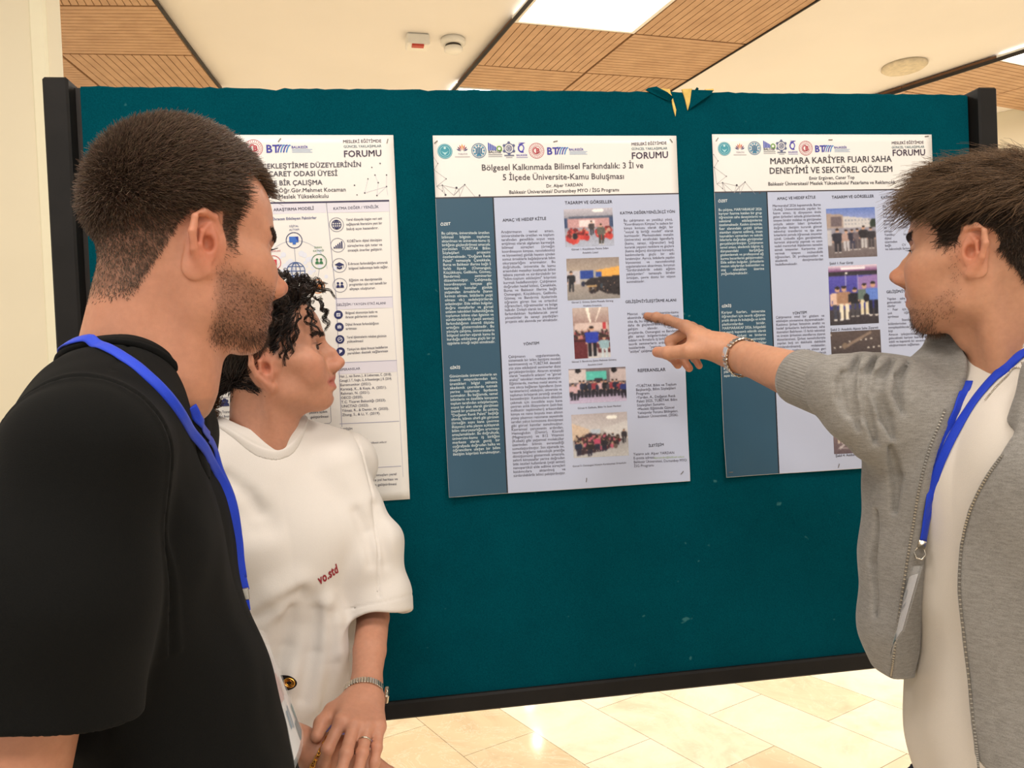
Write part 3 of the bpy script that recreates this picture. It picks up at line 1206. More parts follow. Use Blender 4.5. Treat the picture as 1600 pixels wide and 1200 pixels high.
def body_panels(p, yl, xs, xe, yb):
    """yl: rule end points, xs: column edge top/bottom pixels"""
    (u0, v0), (u1, v1) = p.mm(*yl[0]), p.mm(*yl[1])
    ve = v0 + (v1 - v0) * (500 - u0) / (u1 - u0)
    vs_ = v0 + (v1 - v0) * (0 - u0) / (u1 - u0)
    ca, cb = p.mm(*xs[0]), p.mm(*xs[1])
    cx = lambda v: ca[0] + (cb[0] - ca[0]) * (v - ca[1]) / (cb[1] - ca[1])
    nv = 40
    V, P = [], []
    k = Ink(p)
    for part, f0, f1, col in (('body_background', lambda v: cx(v) + 1.4, lambda v: 499.6, LAV), ('side_column', lambda v: .4, lambda v: cx(v) - 1.2, TEALC), ('column_rule', lambda v: cx(v) - 1.4, lambda v: cx(v) + 1.6, (30, 28, 36))):
        k = Ink(p)
        vv = np.linspace(max(vs_, ve), 712.6, nv)
        nu = 16 if part != 'column_rule' else 2
        uv, Q = [], []
        for i, v in enumerate(vv):
            for j in range(nu):
                u = f0(v) + (f1(v) - f0(v)) * j / (nu - 1)
                uv.append((u, v if i else vs_ + (ve - vs_) * u / 500))
        Q = [[i * nu + j, i * nu + j + 1, (i + 1) * nu + j + 1, (i + 1) * nu + j] for i in range(nv - 1) for j in range(nu - 1)]
        k.raw(uv, Q, col, 1)
        k.build(part, {'body_background': 'pale lavender body area', 'side_column': 'teal left column', 'column_rule': 'black vertical rule'}[part])
    k = Ink(p)
    for i in range(12):
        k.line((500 * i / 12, vs_ + (ve - vs_) * i / 12), (500 * (i + 1) / 12, vs_ + (ve - vs_) * (i + 1) / 12), 2.6, (70, 62, 66))
    k.build('header_rule', 'dark rule under the header')


body_panels(P_M, ((681, 310), (1059, 303)), ((770, 309), (792, 768)), None, None)
body_panels(P_R, ((1117, 301), (1380, 297)), ((1197, 301), (1215, 741)), None, None)
logos(P_M, [(695, 237), (722, 233), (748, 236), (773, 234), (795, 234), (815, 234)], 14.2)
red_ring(P_M, (838, 236), 14.2)
btm(P_M, (854, 242), 15)
logos(P_R, [(1131, 233), (1155, 231), (1178, 232), (1201, 230), (1220, 230), (1238, 230)], 13.6)
red_ring(P_R, (1258, 232), 14)
btm(P_R, (1272, 238), 14.5)
red_ring(P_L, (397, 232), 15)
btm(P_L, (416, 239), 15.5)
forum(P_M, ((986, 228), (1041, 226)), ((986, 235), (1042, 234)), ((986, 249), (1044, 247)))
forum(P_R, ((1392, 226), (1442, 225)), ((1392, 232.5), (1443, 231.5)), ((1393, 244), (1445, 243)))
forum(P_L, ((536, 224), (596, 223)), ((537, 231.5), (596, 230.5)), ((537, 246), (597, 244.5)))
for p, dx, dy in ((P_M, 0, 0), (P_R, 437, -4)):
    net(p, [(677 + dx, 246 + dy), (684 + dx, 256 + dy), (678 + dx, 266 + dy), (697 + dx, 280 + dy), (682 + dx, 292 + dy), (691 + dx, 290 + dy), (691 + dx, 299 + dy), (696 + dx, 305 + dy), (709 + dx, 306 + dy), (713 + dx, 294 + dy), (717 + dx, 296 + dy), (726 + dx, 289 + dy), (737 + dx, 302 + dy), (742 + dx, 308 + dy), (749 + dx, 306 + dy), (718 + dx, 308 + dy)],
        [(0, 1), (1, 2), (2, 3), (3, 4), (2, 4), (4, 5), (5, 6), (6, 7), (5, 8), (5, 10), (10, 8), (10, 11), (11, 12), (11, 8), (12, 13), (4, 6), (10, 15), (11, 15), (9, 8), (11, 13), (7, 5)],
        [(0, .9), (1, 1), (2, 1), (3, 1.1), (5, 1.3), (9, 2.2), (7, 2), (14, 2), (11, 1.3), (6, 1)])
k = Ink(P_M)
k.fit('Bölgesel Kalkınmada Bilimsel Farkındalık: 3 İl ve', (752, 267), (1005, 263), (72, 66, 74), .008)
k.fit('5 İlçede Üniversite-Kamu Buluşması', (785, 282), (975, 280), (72, 66, 74), .008)
k.build('title', 'large grey title lettering')
k = Ink(P_M)
k.fit('Dr. Alper YARDAN', (853, 293.5), (910, 291.5), DK, .008)
k.fit('Balıkesir Üniversitesi/ Dursunbey MYO / İSG Programı', (795, 303.5), (967, 299.5), DK, .008)
k.build('author_lines')
k = Ink(P_R)
k.fit('MARMARA KARİYER FUARI SAHA', (1202, 257), (1392, 253), (64, 60, 68), .012)
k.fit('DENEYİMİ VE SEKTÖREL GÖZLEM', (1201, 272), (1394, 269), (64, 60, 68), .012)
k.build('title', 'large dark capital title lettering')
k = Ink(P_R)
k.fit('Emir Ergüven, Caner Top', (1263, 281.5), (1334, 280), DK, .008)
k.fit('Balıkesir Üniversitesi/ Meslek Yüksekokulu/ Pazarlama ve Reklamcılık', (1199, 290.5), (1398, 287.5), DK, .008)
k.build('author_lines')


def section(p, head, h0, h1, text, *a, hc=DK, **kw):
    lb = 'white lettering in the teal column' if hc == WT else None
    if head:
        Ink(p).fit(head, h0, h1, hc, .014).build('section_heading', lb)
    if text:
        Ink(p).block(text, *a, **kw).build('text_section', lb)


W_ = dict(hc=WT, color=(214, 226, 228), size=7.8, bold=.005)
section(P_M, 'ÖZET', (688, 353.5), (704, 352), 'Bu çalışma, üniversitede üretilen|bilimsel bilginin topluma|aktarılması ve üniversite-kamu iş|birliğinin güçlendirilmesi amacıyla|yürütülen TÜBİTAK Bilim|Söyleşileri projesini|özetlemektedir. "Doğanın Renk|Paleti" temasıyla Çanakkale,|Bursa ve Balıkesir illerine bağlı 5|farklı ilçede (Osmangazi,|Küçükkuyu, Gelibolu, Gömeç,|Bandırma) seminerler|düzenlenmiştir. Çalışmada,|koordinasyon kimyası gibi|karmaşık konular günlük|yaşamdan örneklerle (kanın|kırmızı olması, bitkilerin yeşil|olması vb.) sadeleştirilerek|anlatılmıştır. Elde edilen bulgular,|doğru metaforlar ve görsel|anlatım teknikleri kullanıldığında|toplumun bilime olan ilgisinin ve|sürdürülebilirlik (yeşil sentez)|farkındalığının önemli ölçüde|arttığını göstermektedir. Bu|yönüyle çalışma, üniversitelerin|bölgesel sınırları aşarak kamu ile|kurduğu etkileşime güçlü bir iyi|uygulama örneği teşkil etmektedir.', (689.5, 367), (764.5, 366), (698.5, 538.5), **W_)
section(P_M, 'GİRİŞ', (703, 577), (719, 575.5), 'Günümüzde üniversitelerin en|önemli misyonlarından biri,|ürettikleri bilgiyi yalnızca|akademik çevrelerde tutmak|yerine toplumun faydasına|sunmaktır. Bu bağlamda, temel|bilimlerin ve özellikle kimyanın|toplum tarafından anlaşılamayan,|soyut bir alan olarak görülmesi|önemli bir problemdir. Bu çalışma,|"Doğanın Renk Paleti" başlığı|altında, bilimin sihirli gibi görünen|(örneğin suyu kana çevirme|illüzyonu) arka planını açıklayarak|bilim okuryazarlığını artırmayı|amaçlamaktadır. Bu doğrultuda,|üniversite-kamu iş birliğini|merkeze alarak geniş bir|coğrafyada doğrudan halka ve|öğrencilere ulaşan bir bilim|iletişim köprüsü kurulmuştur.', (702, 590), (776, 586.5), (707.5, 711.5), **W_)
section(P_M, 'AMAÇ VE HEDEF KİTLE', (785, 347), (853, 344), 'Araştırmanın temel amacı,|üniversitelerde üretilen ve toplum|tarafından genellikle soyut veya|erişilmez olarak algılanan karmaşık|bilimsel süreçleri (örneğin|koordinasyon kimyası, nanoteknoloji|ve biyosentez) günlük hayatın içinden|somut örneklerle bağdaştırarak bilim|okuryazarlığını artırmaktır. Bu|doğrultuda, üniversite ile kamu|arasındaki mesafeyi kısaltarak bilimi|tabana yaymak ve sürdürülebilir bir|"bilim-toplum etkileşimi" köprüsü|kurmak hedeflenmiştir. Çalışmanın|doğrudan hedef kitlesi, Çanakkale,|Bursa ve Balıkesir illerine bağlı|Osmangazi, Küçükkuyu, Gelibolu,|Gömeç ve Bandırma ilçelerinde|öğrenim gören lise ve ortaokul|öğrencileri, öğretmenler ve bölge|halkıdır. Dolaylı olarak ise, bu bilimsel|farkındalıktan faydalanacak yerel|yönetimler ile sanayi paydaşları|projenin etki alanında yer almaktadır.', (782.5, 365), (865, 363), (789, 505), color=GT, size=7.7)
section(P_M, 'YÖNTEM', (817, 540), (842, 538), 'Çalışmanın uygulanmasında,|sistematik bir bilim iletişimi modeli|benimsenmiş ve TÜBİTAK destekli|yüz yüze etkileşimli seminerler dizisi|gerçekleştirilmiştir. Aktarım stratejisi|olarak "metaforik anlatım" ve "görsel|analoji" teknikleri merkeze alınmıştır.|Eğitimlerde, merkez metal atomu ve|ona sıkıca bağlanan ligandların (iyon|karakterlerini) etkileşimi, üniversite ve|toplumun birleşerek yarattığı sinerjiye|benzetilmiştir. Katılımcıların dikkatini|çekmek için öncelikle suyu kana|çeviren anlık illüzyonların (asit-baz|indikatör tepkimeleri) arkasındaki|kimya ve nano boyuta inen altının|yüzey plazmon rezonansı sayesinde|sarıdan yakut kırmızısına dönüşmesi|gibi görsel kanıtlar sunulmuştur.|Kavramsal çerçevenin ardından,|Hemoglobin (Demir), Klorofil|(Magnezyum) ve B12 Vitamini|(Kobalt) gibi yaşamsal moleküller|üzerinden bilimin evrenselliği|somutlaştırılmıştır. Son aşamada ise,|teorik bilgilerin teknolojik pratiğe|dönüşümünü göstermek amacıyla,|zehirli kimyasallar yerine doğrudan|bitki özütleri kullanılarak (yeşil sentez)|nanopartikül elde edilme süreçleri|katılımcılara aktarılmış ve|sürdürülebilirlik bilinci pekiştirilmiştir.', (793.5, 559.5), (874.5, 556.5), (801.5, 744.5), color=GT, size=7.7)
section(P_M, 'TASARIM VE GÖRSELLER', (882, 320), (956, 318), None)
section(P_M, 'KATMA DEĞER/YENİLİKÇİ YÖN', (968, 335.5), (1054, 333), 'Bu çalışmanın en yenilikçi yönü,|"Koordinasyon Kimyası"nı sadece bir|kimya konusu olarak değil, bir|"sosyal iş birliği modeli" olarak|kurmasıdır. Merkezindeki metalin|(üniversite) etrafındaki ligandlarla|(kamu, sanayi, öğrenciler) bağ|kurarak yepyeni renklere ve güçlere|(katma değere) dönüşmesi konsepti,|katılımcılarda güçlü bir etki|bırakmıştır. Ayrıca, bitkilerle yapılan|biyosentez ve nanoteknoloji|uygulamalarının aktarılması, forumun|"Sürdürülebilirlik odaklı eğitim|yaklaşımları" temasıyla birebir|örtüşen, çevre dostu bir vizyon|sunmaktadır.', (973.5, 347), (1050.5, 345), (978, 442.5), color=GT, size=7.5)
section(P_M, 'GELİŞİM/İYİLEŞTİRME ALANI', (976, 474), (1056, 471), 'Mevcut çalışma üniversite-kamu|ekseninde yüksek bir sinerji yaratmış|olsa da, bu üçgenin "Sanayi" ayağının|daha da güçlendirilmesi potansiyel|gelişim alanıdır. Gelecek|projelerde, Osmangazi ve Bandırma|gibi sanayi bölgelerindeki ticaret|odaları ve firmalarla iş birliği yapılarak,|teorik seminerlerin ardından firma|tesislerinde "yerinde uygulama"|"atölye" çalışmaları planlanmaktadır.', (979, 493), (1059.5, 489.5), (981.5, 551.5), color=GT, size=7.5)
section(P_M, 'REFERANSLAR', (995, 581.5), (1039, 579.5), '•TÜBİTAK Bilim ve Toplum|Başkanlığı, Bilim Söyleşileri|Programı.|•Yardan, A., Doğanın Renk|Paleti 2025, TÜBİTAK Bilim|Söyleşileri Sunumu.|•Mesleki Eğitimde Güncel|Yaklaşımlar Forumu Bildirgeleri,|Balıkesir Üniversitesi, (2026).', (992, 605), (1056, 602), (995, 653), color=GT, size=7.6, just=False)
section(P_M, 'İLETİŞİM', (1012, 698), (1036, 696), 'Yazarın adı: Alper YARDAN|E-posta adresi:|Balıkesir Üniversitesi, Dursunbey MYO|İSG Programı', (988, 711), (1071, 708), (989, 729.5), color=GT, size=7.6, just=False)
Ink(P_M).fit('alperyardan@balikesir.edu.tr', (1020, 716.3), (1068, 714.3), (150, 170, 120), .0).build('text_section', 'pale green line of lettering')
for s, a, b in (('Görsel 1: Küçükkuyu Fatma Sıdan', (892, 392), (950, 389.5)), ('Anadolu Lisesi', (909, 397), (934, 396)), ('Görsel 2: Gömeç Şehit Mustafa Gürang', (892, 474.5), (957, 471.5)), ('Anadolu Ortaokulu', (910, 479.5), (939, 478.5)),
                ('Görsel 3: Bandırma Şehit Mehmet Gönenç', (892, 567), (962, 563)), ('Anadolu Lisesi', (917, 571.5), (940, 570)), ('Görsel 4: Gelibolu, Bilim Ve Sanat Merkezi', (901, 639), (969, 635)), ('Görsel 5: Osmangazi Hüseyin Karakaymaz Ortaokulu', (893, 729), (977, 723.5))):
    Ink(P_M).fit(s, a, b, (90, 84, 96), .006).build('caption')

section(P_R, 'ÖZET', (1121, 317), (1135.5, 316), 'Bu çalışma, MARMARAKAF 2026|kariyer fuarına katılan bir grup|öğrencinin saha deneyimlerini ve|sektörel etkileşimlerini|özetlemektedir. Katılım sürecinde,|fuar alanındaki çeşitli şirket|stantları ziyaret edilmiş, insan|kaynakları uzmanları ve teknik|liderlerle doğrudan görüşmeler|gerçekleştirilmiştir. Çalışmanın|temel amacı, akademik bilginin iş|dünyasındaki karşılığını|gözlemlemek ve profesyonel ağ|kurma becerilerini geliştirmektir.|Elde edilen bulgular, şirketlerin|mezun adaylardan beklentileri ve|staj olanakları üzerine|yoğunlaşmaktadır.', (1121.5, 330.5), (1189, 329), (1125.5, 430), **W_)
section(P_R, 'GİRİŞ', (1126.5, 481), (1141.5, 479.5), 'Kariyer fuarları, üniversite|öğrencileri için teorik eğitimin|pratik dünya ile buluştuğu en kritik|platformlardan biridir.|MARMARAKAF 2026, bölgedeki|en geniş kapsamlı etkinlik olarak|yüzlerce şirketi ve binlerce|öğrenciyi bir araya getirmiştir.|Bu çalışma kapsamında, bizler|Pazarlama öğrencisi olarak|sektörün beklentilerini yerinde|gözlemlemek amacıyla fuarda|aktif rol aldık. Firma stant|ziyaretlerimiz ve görüşmelerin|gerçekleştirilmesi kariyer|planlamamızda yeni bir bakış|açısı kazanmamızı sağladı.', (1126, 490.5), (1194, 488), (1130, 589), **W_)
section(P_R, 'AMAÇ VE HEDEF KİTLE', (1213, 313), (1273, 310.5), 'Marmarakaf 2026 kapsamında Bursa|Uludağ Üniversitesinde yapılan bu|fuarın amacı, iş dünyasının önde|gelen şirketleri sahada gözlemlemek,|isteyen birebir mülakat ve görüşmeler|yoluyla sektör lideri şirketlerle|doğrudan iletişim kurarak güncel|teknoloji trendlerini ve işe alım|kriterlerini yerinde öğrenmek isteyenler|içindi. LinkedIn ağını genişletmek,|kartvizit alışverişi yapmak ve uzun|vadeli mentorluk ilişkilerinin temelini|atmak isteyenler. Kariyerine yön|vermek isteyen mühendislik|öğrencileri, İK profesyonelleri ve|akademik danışmanlardan|hedeflemektedir.', (1206, 324), (1281, 322), (1210, 415.5), color=GT, size=7.4)
section(P_R, 'YÖNTEM', (1236.5, 492), (1259, 490), 'Çalışmamız nitel bir gözlem ve|etkileşim yöntemine dayanmaktadır.|Katılımcı şirket listesinin analizi ve|hedef şirketlerin belirlenmesi, saha|ziyaretleri Belirlenen 15 farklı teknoloji|ve üretim şirketinin standlarına ziyaret|düzenlenmesi, Şirket temsilcileriyle|yapılan beş on dakikalık dakikalık|yapılandırılmamış mülakatlar,|Görüşme notlarının ve alınan geri|bildirimlerin tematik olarak|analiz edilmesi ile kırk', (1210.5, 498), (1286, 495), (1213.5, 561.5), color=GT, size=7.5)
section(P_R, 'TASARIM VE GÖRSELLER', (1298, 311), (1364, 309), None)
section(P_R, 'KATMA DEĞER/YENİLİKÇİ YÖN', (1375, 311), (1450, 307), 'Bu çalışma, yeni nesil|fuarın öğrenciler için|sınırları aşan ve farklı|beklentileri aynı anda|zamanda birebir yakın|sunması, özgeçmiş yazımı|ve mülakat heyecanını|alması sağlanmıştır.|Yenilikçi bir yön ise|dijital portfolyoların|üzerinden tanıtılan|bağlı CV yönlendirme|ve teknolojik farkındalık.', (1377.5, 324.5), (1452, 322), (1381.5, 391.5), color=GT, size=7.4)
section(P_R, 'GELİŞİM/İYİLEŞTİRME ALANI', (1383, 458.5), (1457, 455), 'Yapılan saha ziyaretleri sonrası|gelecekteki katılımcılar için bazı|alanlar belirlenmiştir.|• Fuar için daha fazla alan|çok öğrenci katılımı|ayrılması gerekir.|• Stantlarda bölüm|bölümlerinden soruları|cevaplayabilecek bir|kişi bulundurulması.|Amacın iyileştirilmesi için şehrin|gelecekteki kariyer fuarları için daha|etkili ve kapsamlı bir envanter belgesi|oluşturmasını sağlaması.', (1384, 469), (1458, 466.5), (1387, 541.5), color=GT, size=7.4)
for s, a, b in (('Şekil 1: Fuar Girişi', (1294, 414), (1331, 412.5)), ('Şekil 2: Anadolu Ajansı Saha Ziyareti', (1295, 517.5), (1370, 513.5)), ('Şekil 4: Aesbari Saha ziyareti', (1302, 713.5), (1361, 709.5))):
    Ink(P_R).fit(s, a, b, (70, 64, 76), .006).build('caption')

# ---------------------------------------------------------------- the printed photographs
g = Pic(64, 50, (150, 146, 152))
g.grad(0, .3, (196, 190, 200), (140, 138, 148)).ell(.7, .06, .12, .05, (250, 246, 240)).rect(.1, .2, 1, .26, (92, 98, 116)).rect(0, .26, 1, .5, (196, 150, 150)).rect(.3, .3, .62, .48, (236, 216, 214)).rect(0, .24, .06, .6, (60, 76, 110)).rect(.92, .24, 1, .6, (60, 76, 110))
g.grad(.5, 1, (150, 150, 164), (176, 182, 200))
g.crowd(.05, .45, .5, .76, 30, [(200, 66, 60), (186, 54, 52), (214, 84, 74)], .05, 2, (110, 40, 40)).crowd(.62, 1, .48, .66, 22, [(200, 66, 60), (186, 54, 52)], .05, 3, (120, 44, 42))
g.person(.55, .72, .4, (70, 60, 62), (50, 48, 56)).person(.74, .95, .55, (96, 92, 84), (70, 66, 60)).ell(.2, .72, .05, .09, (40, 36, 44)).speck(9, 1)
g.put(P_M, [(880, 328), (956, 325), (959, 384), (883, 387)], 'printed photo of a hall with rows of red seats')
g = Pic(64, 50, (176, 168, 160))
g.grad(0, .32, (150, 136, 128), (176, 160, 146)).poly([(.55, .3), (1, .22), (1, .5), (.6, .46)], (236, 172, 84)).rect(0, .3, .25, .62, (196, 190, 196)).rect(.25, .3, .5, .5, (44, 70, 150)).rect(.55, .34, .66, .46, (60, 84, 160))
g.grad(.62, 1, (170, 158, 150), (140, 134, 130)).poly([(.3, .62), (.45, .48), (1, .44), (1, .92), (.72, .86), (.5, .72)], (46, 40, 42)).crowd(.42, .98, .5, .8, 60, [(40, 34, 38), (56, 48, 50)], .02, 5, (30, 26, 28))
g.rect(.38, .66, .56, .71, (196, 160, 110)).rect(.41, .71, .43, .8, (90, 70, 56)).rect(.52, .71, .54, .8, (90, 70, 56)).person(.08, .8, .5, (40, 38, 44), (36, 36, 42), shoes=(60, 56, 60)).ell(.3, .62, .03, .07, (40, 44, 66)).ell(.65, .68, .03, .06, (60, 70, 80)).speck(8, 2)
g.put(P_M, [(884, 405), (966, 402), (968, 466), (886, 470)], 'printed photo of a lecture room with blue curtains')
g = Pic(44, 60, (180, 160, 156))
g.grad(0, .35, (196, 178, 170), (160, 130, 124)).poly([(.35, 0), (.45, 0), (.5, .3), (.46, .3)], (250, 240, 226)).poly([(.75, 0), (.8, 0), (.62, .3), (.6, .3)], (240, 226, 214)).rect(.05, .3, .95, .45, (214, 190, 182)).rect(.82, .3, .9, .44, (190, 60, 66))
g.crowd(.03, .97, .42, .62, 46, [(150, 50, 56), (190, 120, 116), (96, 50, 60)], .05, 4).grad(.86, 1, (196, 190, 190), (206, 202, 204)).rect(0, .62, .36, 1, (100, 40, 46)).rect(.66, .6, 1, .9, (90, 44, 50)).rect(0, .64, .34, .66, (60, 24, 30))
g.person(.5, .98, .62, (44, 62, 168), (28, 26, 34), w=1.15, shoes=(240, 236, 230)).person(.84, 1.02, .46, (150, 180, 190), (196, 208, 214), w=1.2).speck(8, 3)
g.put(P_M, [(893, 482), (949, 480), (953, 558), (897, 561)], 'printed photo of a speaker in a blue shirt from behind')
g = Pic(70, 44, (90, 84, 92))
g.grad(0, .75, (120, 108, 112), (96, 86, 96)).rect(.3, .08, .66, .34, (92, 190, 176)).rect(0, .02, .3, .4, (206, 192, 190)).rect(.72, .04, 1, .4, (196, 180, 180)).ell(.16, .06, .05, .07, (30, 26, 30)).ell(.79, .07, .05, .08, (30, 26, 30)).rect(.44, .3, .58, .4, (56, 50, 60)).grad(.78, 1, (176, 162, 190), (196, 184, 210))
rr = np.random.default_rng(6)
for i in range(15):
    g.person(.06 + i * .064, .84 + .06 * (i in (0, 1, 14)), .5 - .06 * (i % 3 == 1), [(44, 42, 50), (70, 66, 76), (40, 44, 64), (206, 170, 176), (150, 60, 70), (52, 60, 120), (36, 34, 40)][rr.integers(7)], (40, 38, 48), w=1.05, shoes=(60, 56, 64))
g.speck(8, 4)
g.put(P_M, [(887, 577), (976, 573), (978, 626), (889, 631)], 'printed photo of a group standing below a green screen')
g = Pic(66, 50, (190, 184, 182))
g.grad(0, .4, (186, 176, 178), (206, 200, 200)).ell(.72, .1, .1, .05, (255, 252, 244)).poly([(0, .2), (.3, .36), (.3, .55), (0, .62)], (214, 190, 168)).rect(.33, .36, .5, .46, (190, 200, 214)).poly([(.55, .35), (1, .2), (1, .7), (.6, .5)], (214, 210, 210)).grad(.6, 1, (170, 166, 168), (196, 194, 194))
g.poly([(.02, .6), (.3, .44), (.78, .55), (.9, .62), (.6, .85), (.1, .95)], (60, 44, 52)).crowd(.05, .85, .46, .72, 70, [(56, 40, 50), (120, 40, 50), (40, 36, 44), (196, 96, 120), (110, 96, 90), (170, 150, 130)], .035, 7)
for x_, f_, c_ in ((.3, .98, (50, 40, 40)), (.44, .86, (190, 76, 106)), (.56, .9, (44, 40, 46)), (.1, .96, (36, 44, 66))):
    g.person(x_, f_, .34, c_, (44, 42, 60), w=1.3)
g.person(.93, .72, .34, (56, 50, 56), (40, 36, 42)).speck(8, 5)
g.put(P_M, [(891, 648), (978, 643), (981, 711), (895, 715)], 'printed photo of a seated audience in a pale room')
g = Pic(60, 60, (130, 130, 150))
g.grad(0, .24, (100, 124, 190), (150, 160, 206)).poly([(0, .1), (.34, .13), (.34, .4), (0, .42)], (170, 150, 140)).rect(.08, .16, .3, .36, (110, 96, 100)).poly([(.34, .16), (1, .24), (1, .42), (.34, .4)], (206, 200, 198))
for i in range(9):
    g.rect(.37 + i * .068, .24, .4 + i * .068, .27, (130, 136, 150)).rect(.37 + i * .068, .31, .4 + i * .068, .34, (130, 136, 150))
g.ell(.96, .33, .08, .1, (50, 60, 50)).rect(0, .4, 1, .52, (150, 146, 158)).grad(.52, 1, (130, 120, 120), (110, 98, 98)).rect(0, .44, .08, .75, (190, 186, 190))
for x_, f_, h_, a_, b_ in ((.2, .9, .5, (46, 44, 56), (44, 40, 48)), (.38, .87, .44, (180, 150, 140), (196, 192, 196)), (.5, .84, .42, (50, 46, 60), (60, 58, 76)), (.61, .85, .44, (110, 96, 100), (90, 80, 84)), (.74, .82, .46, (44, 40, 44), (190, 186, 186)), (.89, .83, .44, (54, 50, 54), (70, 64, 66))):
    g.person(x_, f_, h_, a_, b_, w=1.1)
g.speck(7, 6)
g.put(P_R, [(1289, 327), (1365, 324), (1369, 401), (1293, 404)], 'printed photo of six people outside a pale building')
g = Pic(60, 70, (60, 56, 120))
g.grad(0, .1, (232, 214, 224), (120, 70, 120)).rect(.25, .03, .75, .075, (246, 236, 240)).rect(0, .1, 1, .17, (54, 48, 56)).ell(.36, .13, .03, .02, (255, 250, 240)).grad(.17, .72, (92, 84, 176), (50, 52, 130)).rect(.33, .16, .35, .72, (196, 190, 226)).rect(.58, .16, .6, .72, (170, 160, 206)).poly([(.6, .2), (1, .17), (1, .5), (.6, .5)], (150, 120, 176)).grad(.74, 1, (70, 62, 66), (56, 50, 54))
for x_, f_, h_, a_, b_ in ((.17, .92, .58, (226, 190, 170), (70, 70, 84)), (.3, .91, .58, (170, 130, 104), (236, 224, 200)), (.52, .87, .5, (34, 32, 38), (76, 72, 76)), (.72, .84, .54, (104, 120, 112), (226, 212, 180)), (.9, .86, .58, (100, 130, 206), (36, 34, 44))):
    g.person(x_, f_, h_, a_, b_, w=1.15)
g.ell(.76, .56, .06, .07, (30, 28, 32)).speck(7, 7)
g.put(P_R, [(1292, 417), (1368, 413), (1371, 505), (1295, 509)], 'printed photo of five people at a purple fair stand')
g = Pic(60, 64, (80, 70, 68))
g.grad(0, .52, (92, 78, 74), (70, 60, 60))
for i in range(16):
    g.ell((i * .37) % 1, .06 + (i * .137) % .42, .02, .015, (240, 232, 220))
g.poly([(.25, .28), (.8, .012), (.82, .06), (.28, .33)], (140, 120, 106)).ell(.27, .28, .05, .06, (130, 112, 96)).rect(.06, .56, .96, 1, (232, 226, 228)).rect(.06, .56, .3, .9, (232, 190, 160)).ell(.17, .68, .05, .05, (120, 80, 56)).rect(.33, .6, .42, .66, (110, 140, 190)).rect(.45, .6, .9, .66, (120, 136, 176)).rect(.9, .5, 1, .62, (60, 50, 54)).speck(6, 8)
g.put(P_R, [(1295, 519), (1373, 515), (1377, 596), (1299, 600)], 'printed photo of a dark exhibition hall ceiling above a pale banner')
Ink(P_R).fit('BALIKESİR', (1329, 561), (1362, 559), (86, 104, 160), .012).build('banner_lettering')
g = Pic(60, 52, (150, 130, 130))
g.grad(0, .3, (190, 206, 206), (170, 180, 180)).rect(0, .05, .3, .35, (150, 200, 206)).rect(.28, .05, .4, .3, (236, 236, 220)).rect(0, .34, 1, .62, (160, 136, 134)).grad(.62, 1, (124, 104, 106), (104, 88, 94)).poly([(.08, .88), (.3, .66), (.32, .68), (.12, .9)], (200, 190, 190)).rect(.1, .86, .7, .88, (190, 180, 180))
g.person(.13, .76, .52, (104, 96, 96), (224, 206, 180)).person(.32, .74, .52, (84, 90, 176), (40, 36, 46)).rect(.42, .3, .62, .5, (50, 40, 50)).poly([(.42, .5), (.95, .52), (.95, .8), (.43, .84)], (240, 228, 230)).poly([(.46, .58), (.9, .58), (.86, .66), (.5, .68)], (60, 70, 150)).poly([(.5, .7), (.84, .69), (.8, .75), (.54, .76)], (190, 70, 90)).poly([(.44, .62), (.5, .58), (.52, .68)], (70, 150, 90)).speck(7, 9)
g.put(P_R, [(1298, 640), (1380, 636), (1383, 705), (1300, 709)], 'printed photo of two men beside a white sign')

# ---------------------------------------------------------------- left poster
NV, LBAR = (44, 48, 96), (222, 218, 228)
k = Ink(P_L)
k.fit('GERÇEKLEŞTİRME DÜZEYLERİNİN', (388.5, 264.5), (565, 261), (76, 72, 84), .016)
k.fit('İHRACATI TİCARET ODASI ÜYESİ', (348, 277), (528, 275), (76, 72, 84), .016)
k.fit('FİRMALAR ÜZERİNE BİR ÇALIŞMA', (330, 292), (504, 289), (76, 72, 84), .016)
k.build('title', 'bold grey capital title')
k = Ink(P_L)
k.fit('Danışman:Öğr.Gör.Mehmet Kocaman', (395, 302), (541, 299.5), (70, 66, 78), .008)
k.fit('Balıkesir Üniversitesi Ayvacık Vakfı an Meslek Yüksekokulu', (285, 314), (514, 309.5), (70, 66, 78), .008)
k.build('author_lines')
net(P_L, [(554, 290), (570, 302), (581, 262), (589, 306), (591, 286), (594, 256), (604, 274), (604, 292), (606, 306), (558, 305), (586, 274), (575, 280)], [(1, 11), (3, 7), (4, 3), (7, 8), (4, 10), (6, 7), (1, 7)], [(0, 1.4), (1, 1.4), (2, 1.2), (3, 1.4), (4, 1.4), (5, 1.4), (6, 1.4), (7, 1.4), (9, 1.2), (10, 1.3), (11, 1.2)], (196, 194, 206))
k = Ink(P_L)
q = lambda *pts: [P_L.mm(*a) for a in pts]
for c4 in (((426, 317.5), (509, 316), (510, 333), (427, 335)), ((511, 316), (608, 314), (609, 331), (512, 333)), ((524, 467), (613, 464), (614, 481), (525, 484)), ((527, 567), (620, 563), (621, 581), (528, 585))):
    Ink(P_L).poly(q(*c4), LBAR, 1).build('heading_bar', 'pale lilac bar behind a heading')
k = Ink(P_L)
k.path(q((330, 319.5), (510, 316.2), (608, 314)), 3.2, (60, 54, 84), 3)
k.path(q((510, 316), (526, 470), (531, 600), (540, 772)), 1.1, (150, 148, 170), 2)
k.path(q((608, 314), (614, 480), (622, 600), (630, 745)), .7, (190, 188, 204), 2)
for a, b in (((524, 467), (613, 464)), ((527, 567), (620, 563)), ((531, 662), (624, 658)), ((534, 733), (627, 728))):
    k.path(q(a, b), 1.0, (160, 158, 186), 2)
